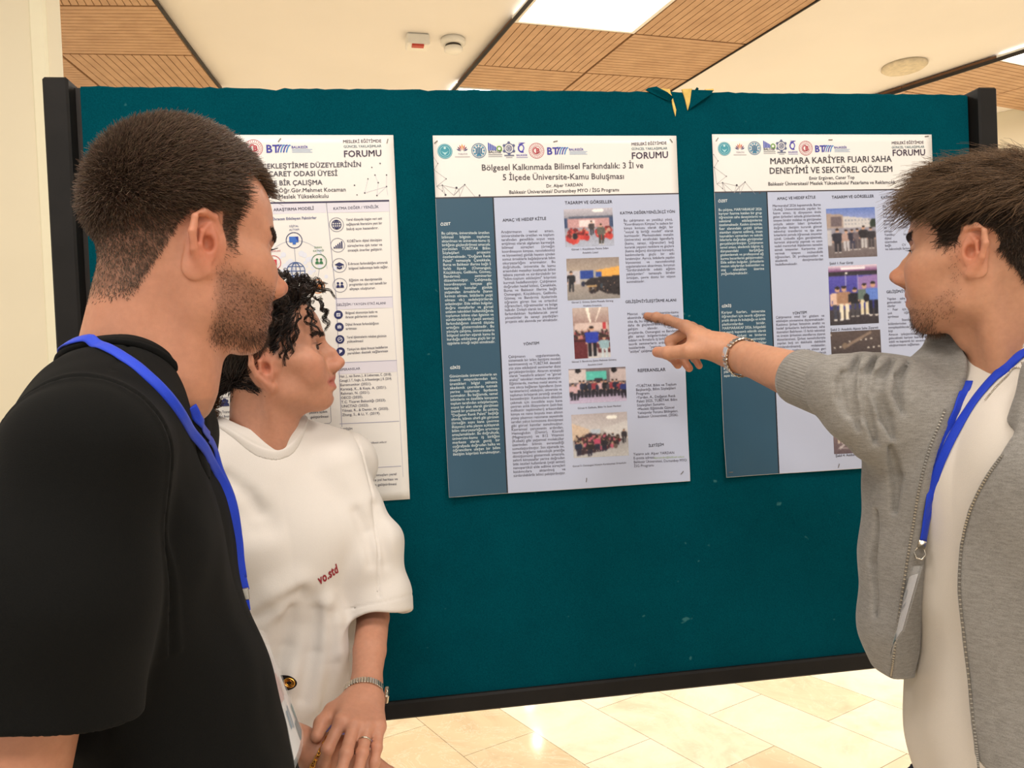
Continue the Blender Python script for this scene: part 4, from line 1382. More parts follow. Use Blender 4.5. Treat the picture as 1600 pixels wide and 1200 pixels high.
k.build('ruled_lines', 'thin violet grey rules')
k = Ink(P_L)
for s_, a_, b_ in (('ARAŞTIRMA MODELİ', (428, 330.5), (491, 328)), ('KATMA DEĞER / YENİLİK', (521, 328.5), (592, 325.5)), ('GELİŞİM / YAYGIN ETKİ ALANI', (526, 478.5), (603, 475.5)), ('REFERANSLAR', (529, 579.5), (563, 577.5)), ('İLETİŞİM', (532, 672), (551, 671))):
    Ink(P_L).fit(s_, a_, b_, (74, 72, 96), .012).build('section_heading')
k = Ink(P_L)
C3 = (96, 94, 110)
D3 = dict(color=C3, size=7.0, bold=.010, just=False)
k.fit('İhracatı Etkileyen Faktörler', (426, 345), (495, 342.5), (70, 76, 130), .012)
k.fit('DİJİTAL', (452.5, 355.5), (467, 355), (90, 96, 140), .008).fit('ALTYAPI', (452.5, 361), (468, 360.4), (90, 96, 140), .008).fit('İNSAN', (491.5, 388.5), (503.5, 388), (80, 130, 90), .008).fit('KAYNAĞI', (489.5, 394), (506.5, 393), (80, 130, 90), .008).fit('TEŞVİKLERİ', (420, 394.5), (439, 393.5), (196, 80, 90), .008)
k.block('Yerel düzeyde özgün veri seti|sağlayarak literatüre yeni bir|bakış açısı kazandırır.', (541, 345.5), (597, 343.5), (541.5, 360), **D3)
k.block('KOBİ’lerin dijital dönüşüm|süreçlerine ışık tutar ve|stratejik öneriler geliştirir.', (542.5, 379), (597, 377), (543.5, 393.5), **D3)
k.block('E-ihracat farkındalığını artırarak|bölgesel kalkınmaya katkı sağlar.', (544, 414.5), (606, 412), (545, 421.5), **D3)
k.block('Eğitim ve danışmanlık|programları için veri temelli bir|altyapı oluşturur.', (545.5, 440), (604, 437.5), (546.5, 453.5), **D3)
k.block('Bölgesel ekonomiye katkı ve|ihracat gelirlerinin artması', (540, 491), (590, 489), (540, 497.5), **D3)
k.block('Dijital ihracat farkındalığının|artması', (540, 509), (592, 507), (540.5, 515.5), **D3)
k.block('Yerel işletmelerin rekabet gücünün|yükselmesi', (542, 529), (604, 526.5), (542.5, 535.5), **D3)
k.block('Türkiye’nin dijital ihracat hedeflerine|yerelden destek sağlanması', (542.5, 548), (606, 544), (543, 554), **D3)
k.block('Hair, J., van Buren, J., & Lieberman, C. (2018).|Cavusgil, S. T., Knight, G., & Riesenberger, J. R. (2014).|Euromonitor (2021).|Karataş, K., & Kaya, A. (2021).|Rahman, N. (2021).|OECD (2020).|T.C. Ticaret Bakanlığı (2023).|UNCTAD (2022).|Yılmaz, R., & Demir, M. (2020).|Zhang, S., & Li, Y. (2019).', (531, 590), (612, 586.5), (535, 650), **D3)
k.fit('Esra ASLAN', (547, 685), (569, 683.5), C3, .008).fit('esra.aslan@ogr.balikesir.edu.tr', (547, 695), (604.5, 691.5), C3, .008).fit('0530 123 45 67', (540, 705.5), (577, 703.5), C3, .008).fit('Balıkesir Üniversitesi', (538, 715), (589, 712.5), C3, .008).fit('Burhaniye MYO Merkezi Yerleşkesi', (505, 724), (585, 719), C3, .008)
k.block('Araştırma sonuçları yerel|yönetimlere yol haritası ve|politikaların geliştirilmesi|önerilir', (560, 745), (621, 742), (562, 768), **D3)
k.block('Uzaktan Ticaret Gideri|Temel firmaların|ihracata 100.000|işletme', (333, 646), (372, 644.5), (336, 667), **D3)
k.block('pazara açılım|geliştirilmesi', (484, 646), (512, 644.5), (486, 653.5), **D3)
k.build('text_lines', 'small grey text beside the icons')
for a, w in (((331, 622), (374, 672)), ((475, 610), (518, 661))):
    (u0, v0), (u1, v1) = P_L.mm(*a), P_L.mm(*w)
    Ink(P_L).path([(u0 + 3, v0), (u1 - 3, v0), (u1, v0 + 3), (u1, v1 - 3), (u1 - 3, v1), (u0 + 3, v1), (u0, v1 - 3), (u0, v0 + 3), (u0 + 3, v0)], .8, (130, 128, 150)).build('box_outline', 'thin rounded box outline')


def people_icon(k, u, v, s, col):
    for dx in (-.42, .42):
        k.disc((u + dx * s, v - .42 * s), .27 * s, col, 4, 14)
        k.poly([(u + dx * s - .4 * s, v + .55 * s), (u + dx * s - .34 * s, v + .1 * s), (u + dx * s - .15 * s, v - .06 * s), (u + dx * s + .15 * s, v - .06 * s), (u + dx * s + .34 * s, v + .1 * s), (u + dx * s + .4 * s, v + .55 * s)], col, 4)


def globe(k, u, v, r, col, w):
    k.ring((u, v), r, w, col, 4)
    for f in (.5, .008):
        if f > .1:
            k.ring((u, v), r * f, w, col, 4, ry=r)
        else:
            k.line((u, v - r), (u, v + r), w, col, 4)
    for f in (-.5, 0, .5):
        h = math.sqrt(1 - f * f) * r
        k.line((u - h, v + f * r), (u + h, v + f * r), w, col, 4)


R0 = 13.8
for i, (c_, kind) in enumerate((((526, 351.5), 'globe'), ((528, 383.5), 'bars'), ((530.5, 415), 'cap'), ((531.5, 446), 'people'))):
    u, v = P_L.mm(*c_)
    k = Ink(P_L).ring((u, v), R0, .9, (120, 122, 140), 3)
    if kind == 'globe':
        globe(k, u, v, R0 * .68, NV, 1.3)
    elif kind == 'bars':
        for j in range(5):
            k.rect(u - 8 + j * 3.6, v + 6 - j * 2.6 - 3, u - 5.6 + j * 3.6, v + 6.5, NV, 4)
    elif kind == 'cap':
        k.poly([(u - 9, v - 1.5), (u, v - 6), (u + 9, v - 1.5), (u, v + 3)], NV, 4).poly([(u - 5, v + 2), (u, v + 4.4), (u + 5, v + 2), (u + 5, v + 6), (u, v + 8), (u - 5, v + 6)], NV, 4).line((u + 8, v - 1), (u + 8, v + 5), .8, NV, 4)
    else:
        people_icon(k, u, v, 9, NV)
    k.build('round_icon', {'globe': 'navy globe icon', 'bars': 'navy bar chart icon', 'cap': 'navy graduation cap icon', 'people': 'navy icon of two people'}[kind])
for c_ in ((529, 492), (530.5, 511), (531.5, 530.5), (532.5, 549.5)):
    u, v = P_L.mm(*c_)
    k = Ink(P_L).disc((u, v), 8.4, NV, 3)
    j = int(c_[1])
    if j % 4 == 0:
        k.rect(u - 3.6, v - 3, u + 3.6, v + 3.4, (226, 226, 236), 4).rect(u - 2, v - 1, u - .6, v + 2, NV, 5).rect(u + .6, v - 2, u + 2, v + 2, NV, 5)
    elif j % 4 == 3:
        for x_ in (-3.4, -.8, 1.8):
            k.rect(u + x_, v - 2.5 - (x_ == -.8), u + x_ + 1.8, v + 3, (226, 226, 236), 4)
    elif j % 4 == 2:
        k.ring((u, v), 4.6, 1, (226, 226, 236), 4, 20).path([(u - 2.5, v + 1), (u, v - 1.5), (u + 1, v), (u + 3, v - 3)], 1, (226, 226, 236), 4)
    else:
        k.poly([(u - 2.6, v + 4), (u - 2.6, v - 4), (u + 3, v - 3), (u + 3, v)], (226, 226, 236), 4)
    k.build('round_icon', 'filled navy round icon')
k = Ink(P_L)
c0 = P_L.mm(460, 376)
cg, cgr, cor, crd = P_L.mm(463, 424), P_L.mm(499, 409), P_L.mm(497, 448), P_L.mm(428, 411)
k.ring(cg, np.linalg.norm(np.array(c0) - cg), .8, (190, 190, 204), 2, 24, -PI * .95, -.05)
k.line((c0[0], c0[1] + 16), (cg[0], cg[1] - 18), .8, (150, 150, 170)).line((cgr[0], cgr[1] + 13), (cor[0], cor[1] - 13), .8, (160, 160, 176))
r_ = np.random.default_rng(3)
for i in range(46):
    k.disc((cg[0] + r_.normal(0, 22), cg[1] + r_.normal(-6, 12)), r_.uniform(2, 6), (226, 228, 240), 1, 8)
k.build('model_diagram', 'pale world map and connecting lines')
k = Ink(P_L).ring(c0, 15.5, 1.4, NV, 3)
k.poly([(c0[0] - 9, c0[1] - 7), (c0[0] + 8, c0[1] - 7), (c0[0] + 8, c0[1] + 4), (c0[0] - 9, c0[1] + 4)], (60, 110, 196), 4).poly([(c0[0] + 2, c0[1] - 7), (c0[0] + 8, c0[1] - 7), (c0[0] + 8, c0[1] + 4)], (36, 60, 150), 5).rect(c0[0] - 3, c0[1] + 4, c0[0] + 3, c0[1] + 8, (60, 110, 196), 4)
k.build('round_icon', 'blue monitor icon')
k = Ink(P_L)
globe(k, *cg, 17.5, (70, 96, 150), 1.4)
k.build('globe_icon', 'blue line globe')
k = Ink(P_L).ring(cgr, 14.5, 1.3, (70, 120, 80), 3)
people_icon(k, *cgr, 9, (56, 120, 76))
k.build('round_icon', 'green icon of two people')
k = Ink(P_L).ring(cor, 13.5, 1.3, (236, 150, 80), 3).disc((cor[0] - 4, cor[1] + 1), 4, (236, 140, 66), 4).disc((cor[0] + 2, cor[1] - 1), 5, (236, 140, 66), 4).disc((cor[0] + 6, cor[1] + 1.5), 3.4, (236, 140, 66), 4).rect(cor[0] - 7, cor[1] + 1, cor[0] + 9, cor[1] + 5, (236, 140, 66), 4)
k.build('round_icon', 'orange cloud icon')
k = Ink(P_L).ring(crd, 14, 1.3, (206, 90, 96), 3).rect(crd[0] + 1, crd[1] - 6, crd[0] + 6, crd[1] + 6, (206, 70, 80), 4)
k.build('round_icon', 'red round icon')
k = Ink(P_L)
u, v = P_L.mm(352, 630)
people_icon(k, u, v, 10, NV)
k.disc((u, v - 6), 3.4, NV, 4).rect(u - 5, v - 2, u + 5, v + 5, NV, 4)
k.build('people_icon', 'navy icon of three people')
k = Ink(P_L)
u, v = P_L.mm(537.5, 684)
k.disc((u, v - 3), 2.8, NV, 4, 14).disc((u, v + 4.5), 5, NV, 4, 14, PI, 2 * PI)
k.build('person_icon', 'navy person icon')
for p, q_ in ((P_L, ((437, 219.5, .9), (605.5, 221, 1.3))), (P_M, ((681, 222.5, .7), (867.5, 221.5, .2), (1048, 220.5, 2.2), (914.5, 749, 1.4), (1064, 738, .8))), (P_R, ((1119.5, 218.5, .9), (1296.5, 219, 0), (1446.5, 213.5, .1), (1139, 737, 0), (1307, 727, 1.2)))):
    for a in q_:
        p.staple(*a)
# ------------------------------------------------------------------ people: shared anatomy
def head_field(Q, h):
    """head in its own frame: x forward, y left, z up, origin between the ears (metres, adult size)"""
    g = lambda k, v: h.get(k, v)
    A = Q.copy()
    A[:, 1] = np.sqrt(A[:, 1] ** 2 + 1e-7)
    fl = g('femme', 0.0)
    d = sd_ell(Q, g('cran_c', (-.012, 0, .046)), g('cran_r', (.086, .075, .077)))
    d = smin(d, sd_ell(Q, (.034, 0, .046), (.062, .058, .060)), .04)
    d = smin(d, sd_ell(Q, (.038, 0, -.024), (.052, .056 - .003 * fl, .074)), .03)
    d = smin(d, sd_ell(A, (.058, .043, -.017), (.029, .021, .021)), .028)
    d = smin(d, sd_ell(A, (.060, .034, -.040), (.024, .020 + .003 * fl, .024)), .022)
    d = smin(d, sd_cone(A, (.055, .052, -.010), (.004, .064, .002), .011, .008), .022)
    go = np.array(g('gonion', (.012, .046, -.062)))
    d = smin(d, sd_cone(A, (.002, .056, -.004), go, .015, .015), .028)
    d = smin(d, sd_cone(A, go, g('chin_side', (.068, .013, -.090)), .016, .017), .028)
    d = smin(d, sd_ell(Q, (.045, 0, -.074), (.030, .034, .022)), .02)
    d = smin(d, sd_ell(Q, g('chin', (.077, 0, -.093)), g('chin_r', (.019, .019, .016))), .016)
    d = smin(d, sd_ell(Q, (.063, 0, -.056), (.034, .031, .030)), .022)
    bl = g('brow', 1.0)
    d = smin(d, sd_cone(A, (.084 + .004 * bl, .011, .026), (.071, .041, .026), .010, .008), .018)
    d = smax(d, -sd_ell(A, (.099, .0325, .009), (.019, .019, .0125)), .016)
    e = np.array(g('eye', (.0745, .0325, .008)))
    d = smin(d, sd_ell(A, e, (.0135, .0142, .0132)), .004)
    d = smax(d, -sd_ell(A, e + np.array([.0125, .001, g('eye_dz', -.0005)]), (.008, .0125, g('eye_open', .0040))), .0015)
    # nose
    nb, nt = np.array(g('nose_top', (.087, 0, .012))), np.array(g('nose_tip', (.1125, 0, -.027)))
    nm = np.array(g('nose_mid', (.101, 0, -.008)))
    d = smin(d, sd_chain(Q, [nb - np.array([.008, 0, 0]), nm - np.array([.014, 0, .002]), nt - np.array([.018, 0, .002])], [.0085, .0115, .0145], .004), .010)
    d = smin(d, sd_chain(Q, [nb, nm, nt], [.0070, .0072, .0085], .004), .010)
    d = smin(d, sd_ell(Q, nt, (.0105, .0105, .0098)), .006)
    d = smin(d, sd_ell(A, nt + np.array([-.0115, .0115, -.0055]), np.array((.0125, .0068, .0085)) * g('ala', 1.0)), .007)
    d = smin(d, sd_cone(Q, nt + np.array([-.004, 0, -.0075]), nt + np.array([-.017, 0, -.0155]), .0052, .0055), .006)
    d = smax(d, -sd_ell(A, nt + np.array([-.0095, .0066, -.0150]), (.0068, .0034, .0055)), .003)
    # mouth
    ul, ll = np.array(g('up_lip', (.0945, 0, -.0535))), np.array(g('low_lip', (.0930, 0, -.0685)))
    lw = g('lip_w', 1.0)
    for c_, dz_, rr_ in ((ul, .0018, (.0058, .0054, .0042, .0022)), (ll, -.0018, (.0064, .0058, .0042, .0022))):
        zc_ = c_[2]
        d = smin(d, sd_chain(A, [(c_[0] + .0030, 0, zc_), (c_[0] - .0015, .010 * lw, zc_), (c_[0] - .0110, .0205 * lw, zc_ * .75 + .25 * (ul[2] + ll[2]) / 2), (c_[0] - .0225, .0285 * lw, (ul[2] + ll[2]) / 2 + g('smile', 0.0))], rr_, .002), .006)
    mz = (ul[2] + ll[2]) / 2
    mo = g('mouth_open', .0014)
    d = smax(d, -sd_chain(A, [(ul[0] + .011, 0, mz), (ul[0] + .0055, .010 * lw, mz), (ul[0] - .005, .0205 * lw, mz + g('smile', 0.0) * .6), (ul[0] - .0175, .0285 * lw, mz + g('smile', 0.0))], [mo, mo, mo * .85, .0009]), .0025)
    d = smax(d, -sd_ell(Q, (ll[0] + .006, 0, ll[2] - .0115), (.006, .013, .004)), .008)
    # ears
    ed = np.array(g('ear_shift', (0, 0, 0)))
    es = g('ear_s', 1.0)
    ec = f32((-.004, .072, .0))[0]
    E = (A - f32(ed)[0] - ec) / np.float32(es) + ec
    hx = [(.003, .0705, .006), (.009, .0735, .019), (.004, .0775, .030), (-.008, .0815, .033), (-.018, .0850, .025), (-.0215, .0850, .010), (-.018, .0815, -.007), (-.010, .0765, -.019), (-.003, .0725, -.027)]
    ear = sd_chain(E, hx, [.0028, .0034, .0040, .0042, .0042, .0040, .0038, .0040, .0058], .002)
    ear = smin(ear, sd_ell(E, (-.007, .0745, .003), (.0140, .0036, .0255), rot((0, 0, 1), .38)), .004)
    ear = smin(ear, sd_chain(E, [(-.001, .0765, .022), (-.010, .080, .013), (-.0115, .0795, -.002), (-.006, .0755, -.014)], [.002, .003, .003, .0028], .002), .003)
    ear = smin(ear, sd_ell(E, (.005, .0720, -.003), (.0050, .0045, .0065)), .004)
    d = smin(d, ear, .005)
    d = smax(d, -sd_ell(E, (-.0030, .0790, .0005), (.0055, .0085, .0085)), .004)
    d = smax(d, -sd_ell(E, (-.010, .086, .021), (.0055, .006, .009), rot((0, 1, 0), -.5)), .003)
    return d


class Head:
    def __init__(self, pos, yaw, pitch, roll=0.0, scale=1.0, **h):
        self.o, self.s, self.h = np.array(pos, float), scale, h
        y, p = math.radians(yaw), math.radians(pitch)
        f = np.array([math.cos(y) * math.cos(p), math.sin(y) * math.cos(p), math.sin(p)])
        R = frame(f)
        q = math.radians(roll)
        l, u = R[:, 1].copy(), R[:, 2].copy()
        R[:, 1], R[:, 2] = math.cos(q) * l + math.sin(q) * u, -math.sin(q) * l + math.cos(q) * u
        self.R = R

    def loc(self, P):
        return ((P - f32(self.o)[0]) @ np.asarray(self.R, np.float32)) / np.float32(self.s)

    def w(self, q):
        return self.o + self.s * (np.asarray(q, float) @ self.R.T)

    def f(self, P):
        return head_field(self.loc(P), self.h) * np.float32(self.s)


def hand_field(P, W, R, s, fingers, thumb, side, palm=(.082, .040)):
    """W wrist point; R columns: towards the knuckles, towards the thumb side, out of the back of the hand.
    fingers: four lists of bend angles (knuckle, middle, end) + spread; thumb: list of local points"""
    L = lambda q: W + s * (R @ np.asarray(q, float))
    kx = [.086, .090, .086, .078]
    ky = [.030, .009, -.012, -.031]
    ln = [(.044, .026, .022), (.049, .030, .023), (.045, .028, .023), (.036, .021, .020)]
    rad = [.0092, .0094, .0088, .0078]
    d = sd_cone(P, L((-.03, 0, 0)), L((.012, 0, 0)), .026 * s, .025 * s)
    pal = None
    for i in range(4):
        c = sd_cone(P, L((.010, ky[i] * .55, 0)), L((kx[i], ky[i], .001)), .0155 * s, .0118 * s)
        pal = c if pal is None else smin(pal, c, .014 * s)
    d = smin(d, pal, .02 * s)
    d = smin(d, sd_cone(P, L((.020, .014, -.006)), L((.050, .034, -.010)), .018 * s, .014 * s), .018 * s)
    fs, tips = [], []
    for i, b in enumerate(fingers):
        p = np.array([kx[i], ky[i], .002])
        sp = b[3] if len(b) > 3 else 0.0
        a = 0.0
        pts = [L(p)]
        for j in range(3):
            a += b[j]
            dr = np.array([math.cos(a) * math.cos(sp), math.cos(a) * math.sin(sp), -math.sin(a)])
            p = p + dr * ln[i][j]
            pts.append(L(p))
        r = rad[i] * s
        fd = sd_chain(P, pts, [r * 1.12, r * 1.02, r * .92, r * .80], .003 * s)
        for j in (1, 2):
            fd = smin(fd, sd_ell(P, pts[j], (r * 1.06,) * 3), .004 * s)
        fs.append(fd)
        tips.append((pts, dr))
    for fd in fs:
        d = smin(d, fd, .006 * s)
    tp = [L(q) for q in thumb]
    td = sd_chain(P, tp, [.0160 * s, .0136 * s, .0118 * s, .0098 * s][:len(tp)], .005 * s)
    d = smin(d, td, .010 * s)
    return d, tips, tp


def skin_mat(name):
    t = NT(name)
    a = t.n('ShaderNodeAttribute', attribute_name='Col')
    nz = t.noise(120, 4, .6)
    c = t.mix(1.0, a.outputs['Color'], t.ramp(nz.outputs[0], [(.3, (.94, .92, .91)), (.7, (1.05, 1.05, 1.05))]), 'MULTIPLY')
    t.base(c)
    t.b.inputs['Roughness'].default_value = .48
    t.b.inputs['Specular IOR Level'].default_value = .4
    t.b.inputs['Subsurface Weight'].default_value = .22
    t.b.inputs['Subsurface Radius'].default_value = (1.0, .36, .2)
    t.b.inputs['Subsurface Scale'].default_value = .006
    t.bump(t.noise(700, 3).outputs[0], .12, .0006)
    return t.m


M_SKIN = skin_mat('skin')
M_HAIR = vcol_material('hair_strands', .42, .35)


def sstep(a, b, x):
    t = np.clip((x - a) / (b - a), 0, 1)
    return t * t * (3 - 2 * t)


def body_object(f, boxes, parent, colour):
    """boxes: list of (lo, hi, voxel); colour(P) gives linear skin colours"""
    Vs, Qs, n = [], [], 0
    for lo, hi, h in boxes:
        V, Q = mesh_sdf(f, lo, hi, h)
        Vs.append(V)
        Qs.append(Q + n)
        n += len(V)
    V, Q = np.concatenate(Vs), np.concatenate(Qs)
    obj('body', V, Q, M_SKIN, parent, True, colour(V.astype(np.float32)))
    return V, Q


def scatter(V, Q, amount, n, rng):
    """n random surface points where amount(P) > random; amount gets points"""
    T = np.concatenate([Q[:, [0, 1, 2]], Q[:, [0, 2, 3]]])
    c = V[T].mean(1)
    a = amount(c.astype(np.float32))
    k = a > .01
    T, a = T[k], a[k]
    ar = np.linalg.norm(np.cross(V[T[:, 1]] - V[T[:, 0]], V[T[:, 2]] - V[T[:, 0]]), axis=1) * a
    i = rng.choice(len(T), n, p=ar / ar.sum())
    u, v = rng.random((2, n))
    m = u + v > 1
    u[m], v[m] = 1 - u[m], 1 - v[m]
    return V[T[i, 0]] * (1 - u - v)[:, None] + V[T[i, 1]] * u[:, None] + V[T[i, 2]] * v[:, None]


def strand_mesh(S, r0, r1, col, sides=3, rng=None):
    """S (n, k, 3) strand points, r0/r1 root/tip radius, col (n,3) -> V, quads, colours"""
    n, k, _ = S.shape
    T = np.gradient(S, axis=1)
    T /= np.linalg.norm(T, axis=2, keepdims=True) + 1e-12
    ref = np.array([.37, .61, .70])
    N = np.cross(T, ref)
    N /= np.linalg.norm(N, axis=2, keepdims=True) + 1e-9
    B = np.cross(T, N)
    t = np.linspace(0, 1, k)[None, :, None]
    r0, r1 = [np.broadcast_to(np.asarray(q, float), (n,))[:, None, None] for q in (r0, r1)]
    r = r0 + (r1 - r0) * t ** 1.3
    ring = []
    for s in range(sides):
        a = 2 * PI * s / sides
        ring.append(S + r * (math.cos(a) * N + math.sin(a) * B))
    V = np.stack(ring, 2).reshape(-1, 3)                        # n,k,sides
    b = (np.arange(n)[:, None, None] * k + np.arange(k - 1)[None, :, None]) * sides
    s = np.arange(sides)[None, None, :]
    s2 = (s + 1) % sides
    Qd = np.stack([b + s, b + s2, b + sides + s2, b + sides + s], -1).reshape(-1, 4)
    C = np.repeat(col, k * sides, 0)
    return V, Qd, C


def join(parts):
    V, Q, C, n = [], [], [], 0
    for v, q, c in parts:
        V.append(v); Q.append(q + n); C.append(c)
        n += len(v)
    return np.concatenate(V), np.concatenate(Q), np.concatenate(C)


def tint(rng, n, base, var=.25):
    c = np.array(lin(np.array(base) / 255.0))
    return np.clip(c[None] * (1 + rng.normal(0, var, (n, 1))) * (1 + rng.normal(0, .05, (n, 3))), .002, 1)


M_EYEW = plain('eye_white', s255(226, 214, 204), .15, vary=.03)
M_IRIS = plain('brown_iris', s255(66, 40, 24), .1)
M_PUPIL = plain('black_pupil', s255(8, 7, 7), .05)


def eyes(hd, parent, gaze=(0, 0)):
    e = np.array(hd.h.get('eye', (.0745, .0325, .008)))
    for s in (-1, 1):
        c = hd.w(e * (1, s, 1))
        g = hd.R @ unit((math.cos(gaze[0]) * math.cos(gaze[1]), math.sin(gaze[0]), math.sin(gaze[1])))
        r = .0122 * hd.s
        prof = [(max(r * math.sin(a), 1e-5), -r * math.cos(a)) for a in np.linspace(0.02, PI - .42, 14)]
        eye = MB().lathe(c, g, prof, 24).build('eye', M_EYEW, parent, True)
        ia = np.linspace(PI - .45, PI - .02, 6)
        MB().lathe(c, g, [(r * 1.005 * math.sin(a), -r * 1.005 * math.cos(a) + .0003) for a in ia], 20).build('iris', M_IRIS, eye, True)
        MB().lathe(c, g, [(r * .17, r * 1.012), (1e-5, r * 1.03)], 14).build('pupil', M_PUPIL, eye, True)


def torso_field(P, o, R, s, t):
    """clothed trunk: o base of the neck, R frame (forward, left, up)"""
    Q = ((P - f32(o)[0]) @ np.asarray(R, np.float32)) / np.float32(s)
    A = Q.copy()
    A[:, 1] = np.sqrt(A[:, 1] ** 2 + 1e-6)
    g = lambda k, v: t.get(k, v)
    sh = np.array(g('shoulder', (-.015, .165, -.060)))
    d = sd_ell(Q, g('rib_c', (.000, 0, -.20)), g('rib_r', (.112, .158, .20)))
    d = smin(d, sd_ell(A, g('pec_c', (.062, .072, -.165)), g('pec_r', (.052, .082, .075))), .06)
    d = smin(d, sd_ell(A, (-.055, .06, -.13), (.062, .095, .13)), .06)
    d = smin(d, sd_ell(Q, g('abd_c', (.005, 0, -.42)), g('abd_r', (.108, .148, .22))), .09)
    d = smin(d, sd_ell(Q, (-.005, 0, -.60), g('hip_r', (.112, .168, .16))), .09)
    d = smin(d, sd_cone(A, (-.022, .035, -.012), sh, .050, .056), .05)
    return d * np.float32(s)


def collar_band(raw, hole, lo, hi, mat, parent, label, w=.0085, c=.004, th=.0034):
    """ribbed neckband that follows the cloth around the neck opening"""
    def f(P):
        hd_ = hole(P)
        d = smax(np.abs(hd_ - c) - w, np.abs(raw(P) - .0022) - th, .003)
        d = d + .0010 * np.exp(-((hd_ - c - w + .003) / .0012) ** 2)
        return smax(d, hole_far(P), .002)

    def hole_far(P):
        return hole(P) - .03
    V, Q = mesh_sdf(f, lo, hi, .0018)
    obj('collar', V, Q, mat, parent, True, label=label)
    return f


def lashes(hd, parent, rng, droop=-.12, dz=.0, col=(24, 18, 16)):
    e = np.array(hd.h.get('eye', (.0745, .0325, .008)))
    for s in (-1, 1):
        S = []
        for a in np.linspace(-.85, .85, 30):
            b = e * (1, s, 1) + np.array([.0128 * math.cos(a), .0132 * math.sin(a), .0042 + dz - .002 * a * a])
            dr = np.array([math.cos(a * .7), math.sin(a * .7), droop])
            S.append([hd.w(b + dr * .0072 * u + np.array([0, 0, .0026]) * u * u) for u in (0, .5, 1)])
        v, q, c = strand_mesh(np.array(S), .00024, .00008, tint(rng, len(S), col, .1))
        o = obj('eyelashes', v, q, M_HAIR, parent, True, c)
        o['kind'] = 'stuff'


def project(f, P, off=0.0, it=4):
    P = np.array(P, float)
    for _ in range(it):
        P = P - grad(f, P, .0015) * (f(P.astype(np.float32)) - off)[:, None]
    return P


def lip_mask(L, h, hw=.0110):
    x, y, z = L[:, 0], np.abs(L[:, 1]), L[:, 2]
    mz = (h.get('up_lip', (.0945, 0, -.0535))[2] + h.get('low_lip', (.0930, 0, -.0685))[2]) / 2
    lw = .029 * h.get('lip_w', 1.0)
    t = np.clip(1 - (y / lw) ** 2, 0, 1) ** .6
    return np.exp(-((z - mz - h.get('smile', 0.0) * (y / lw) ** 2) / (hw * t + .0012)) ** 4) * sstep(lw * 1.08, lw * .96, y) * (x > .055)


def lower_body(p, nb, T, s, ztop, mat, shoe_mat, tor, label):
    """trousers and shoes down to the floor"""
    tw = lambda q: nb + T @ (np.asarray(q, float) * s)
    legs = []
    for sy in (-1, 1):
        h, k = tw((-.005, sy * .088, -.64)), tw((.015, sy * .10, -1.0))
        a = tw((-.01, sy * .105, 0))
        a[2] = .09
        k[2] = (h[2] + a[2]) / 2 + .02
        legs.append((h, k, a))

    def f(P):
        d = torso_field(P, nb, T, s * .95, tor)
        for l in legs:
            d = smin(d, sd_chain(P, l, [.088, .068, .060], .03), .03)
        d = d - .004 + .003 * hash3(P, 22)
        return smax(smax(d, P[:, 2] - np.float32(ztop), .004), np.float32(.035) - P[:, 2], .006)
    lo = np.min([nb - .42, nb - .42], 0)
    V, Q = mesh_sdf(f, (lo[0], lo[1], .0), (nb[0] + .42, nb[1] + .42, ztop + .02), .009)
    obj('trousers', V, Q, mat, p, True, label=label)
    fw = T[:, 0]
    for h, k, a in legs:
        g = lambda P: smax(smin(sd_cone(P, a - fw * .05 - np.array([0, 0, .045]), a + fw * .14 - np.array([0, 0, .055]), .045, .040), sd_cone(P, a - fw * .03, a + fw * .02 - np.array([0, 0, .03]), .045, .045), .03), np.float32(.002) - P[:, 2], .003)
        V, Q = mesh_sdf(g, (a[0] - .28, a[1] - .28, -.02), (a[0] + .28, a[1] + .28, .17), .007)
        obj('shoe', V, Q, shoe_mat, p, True)
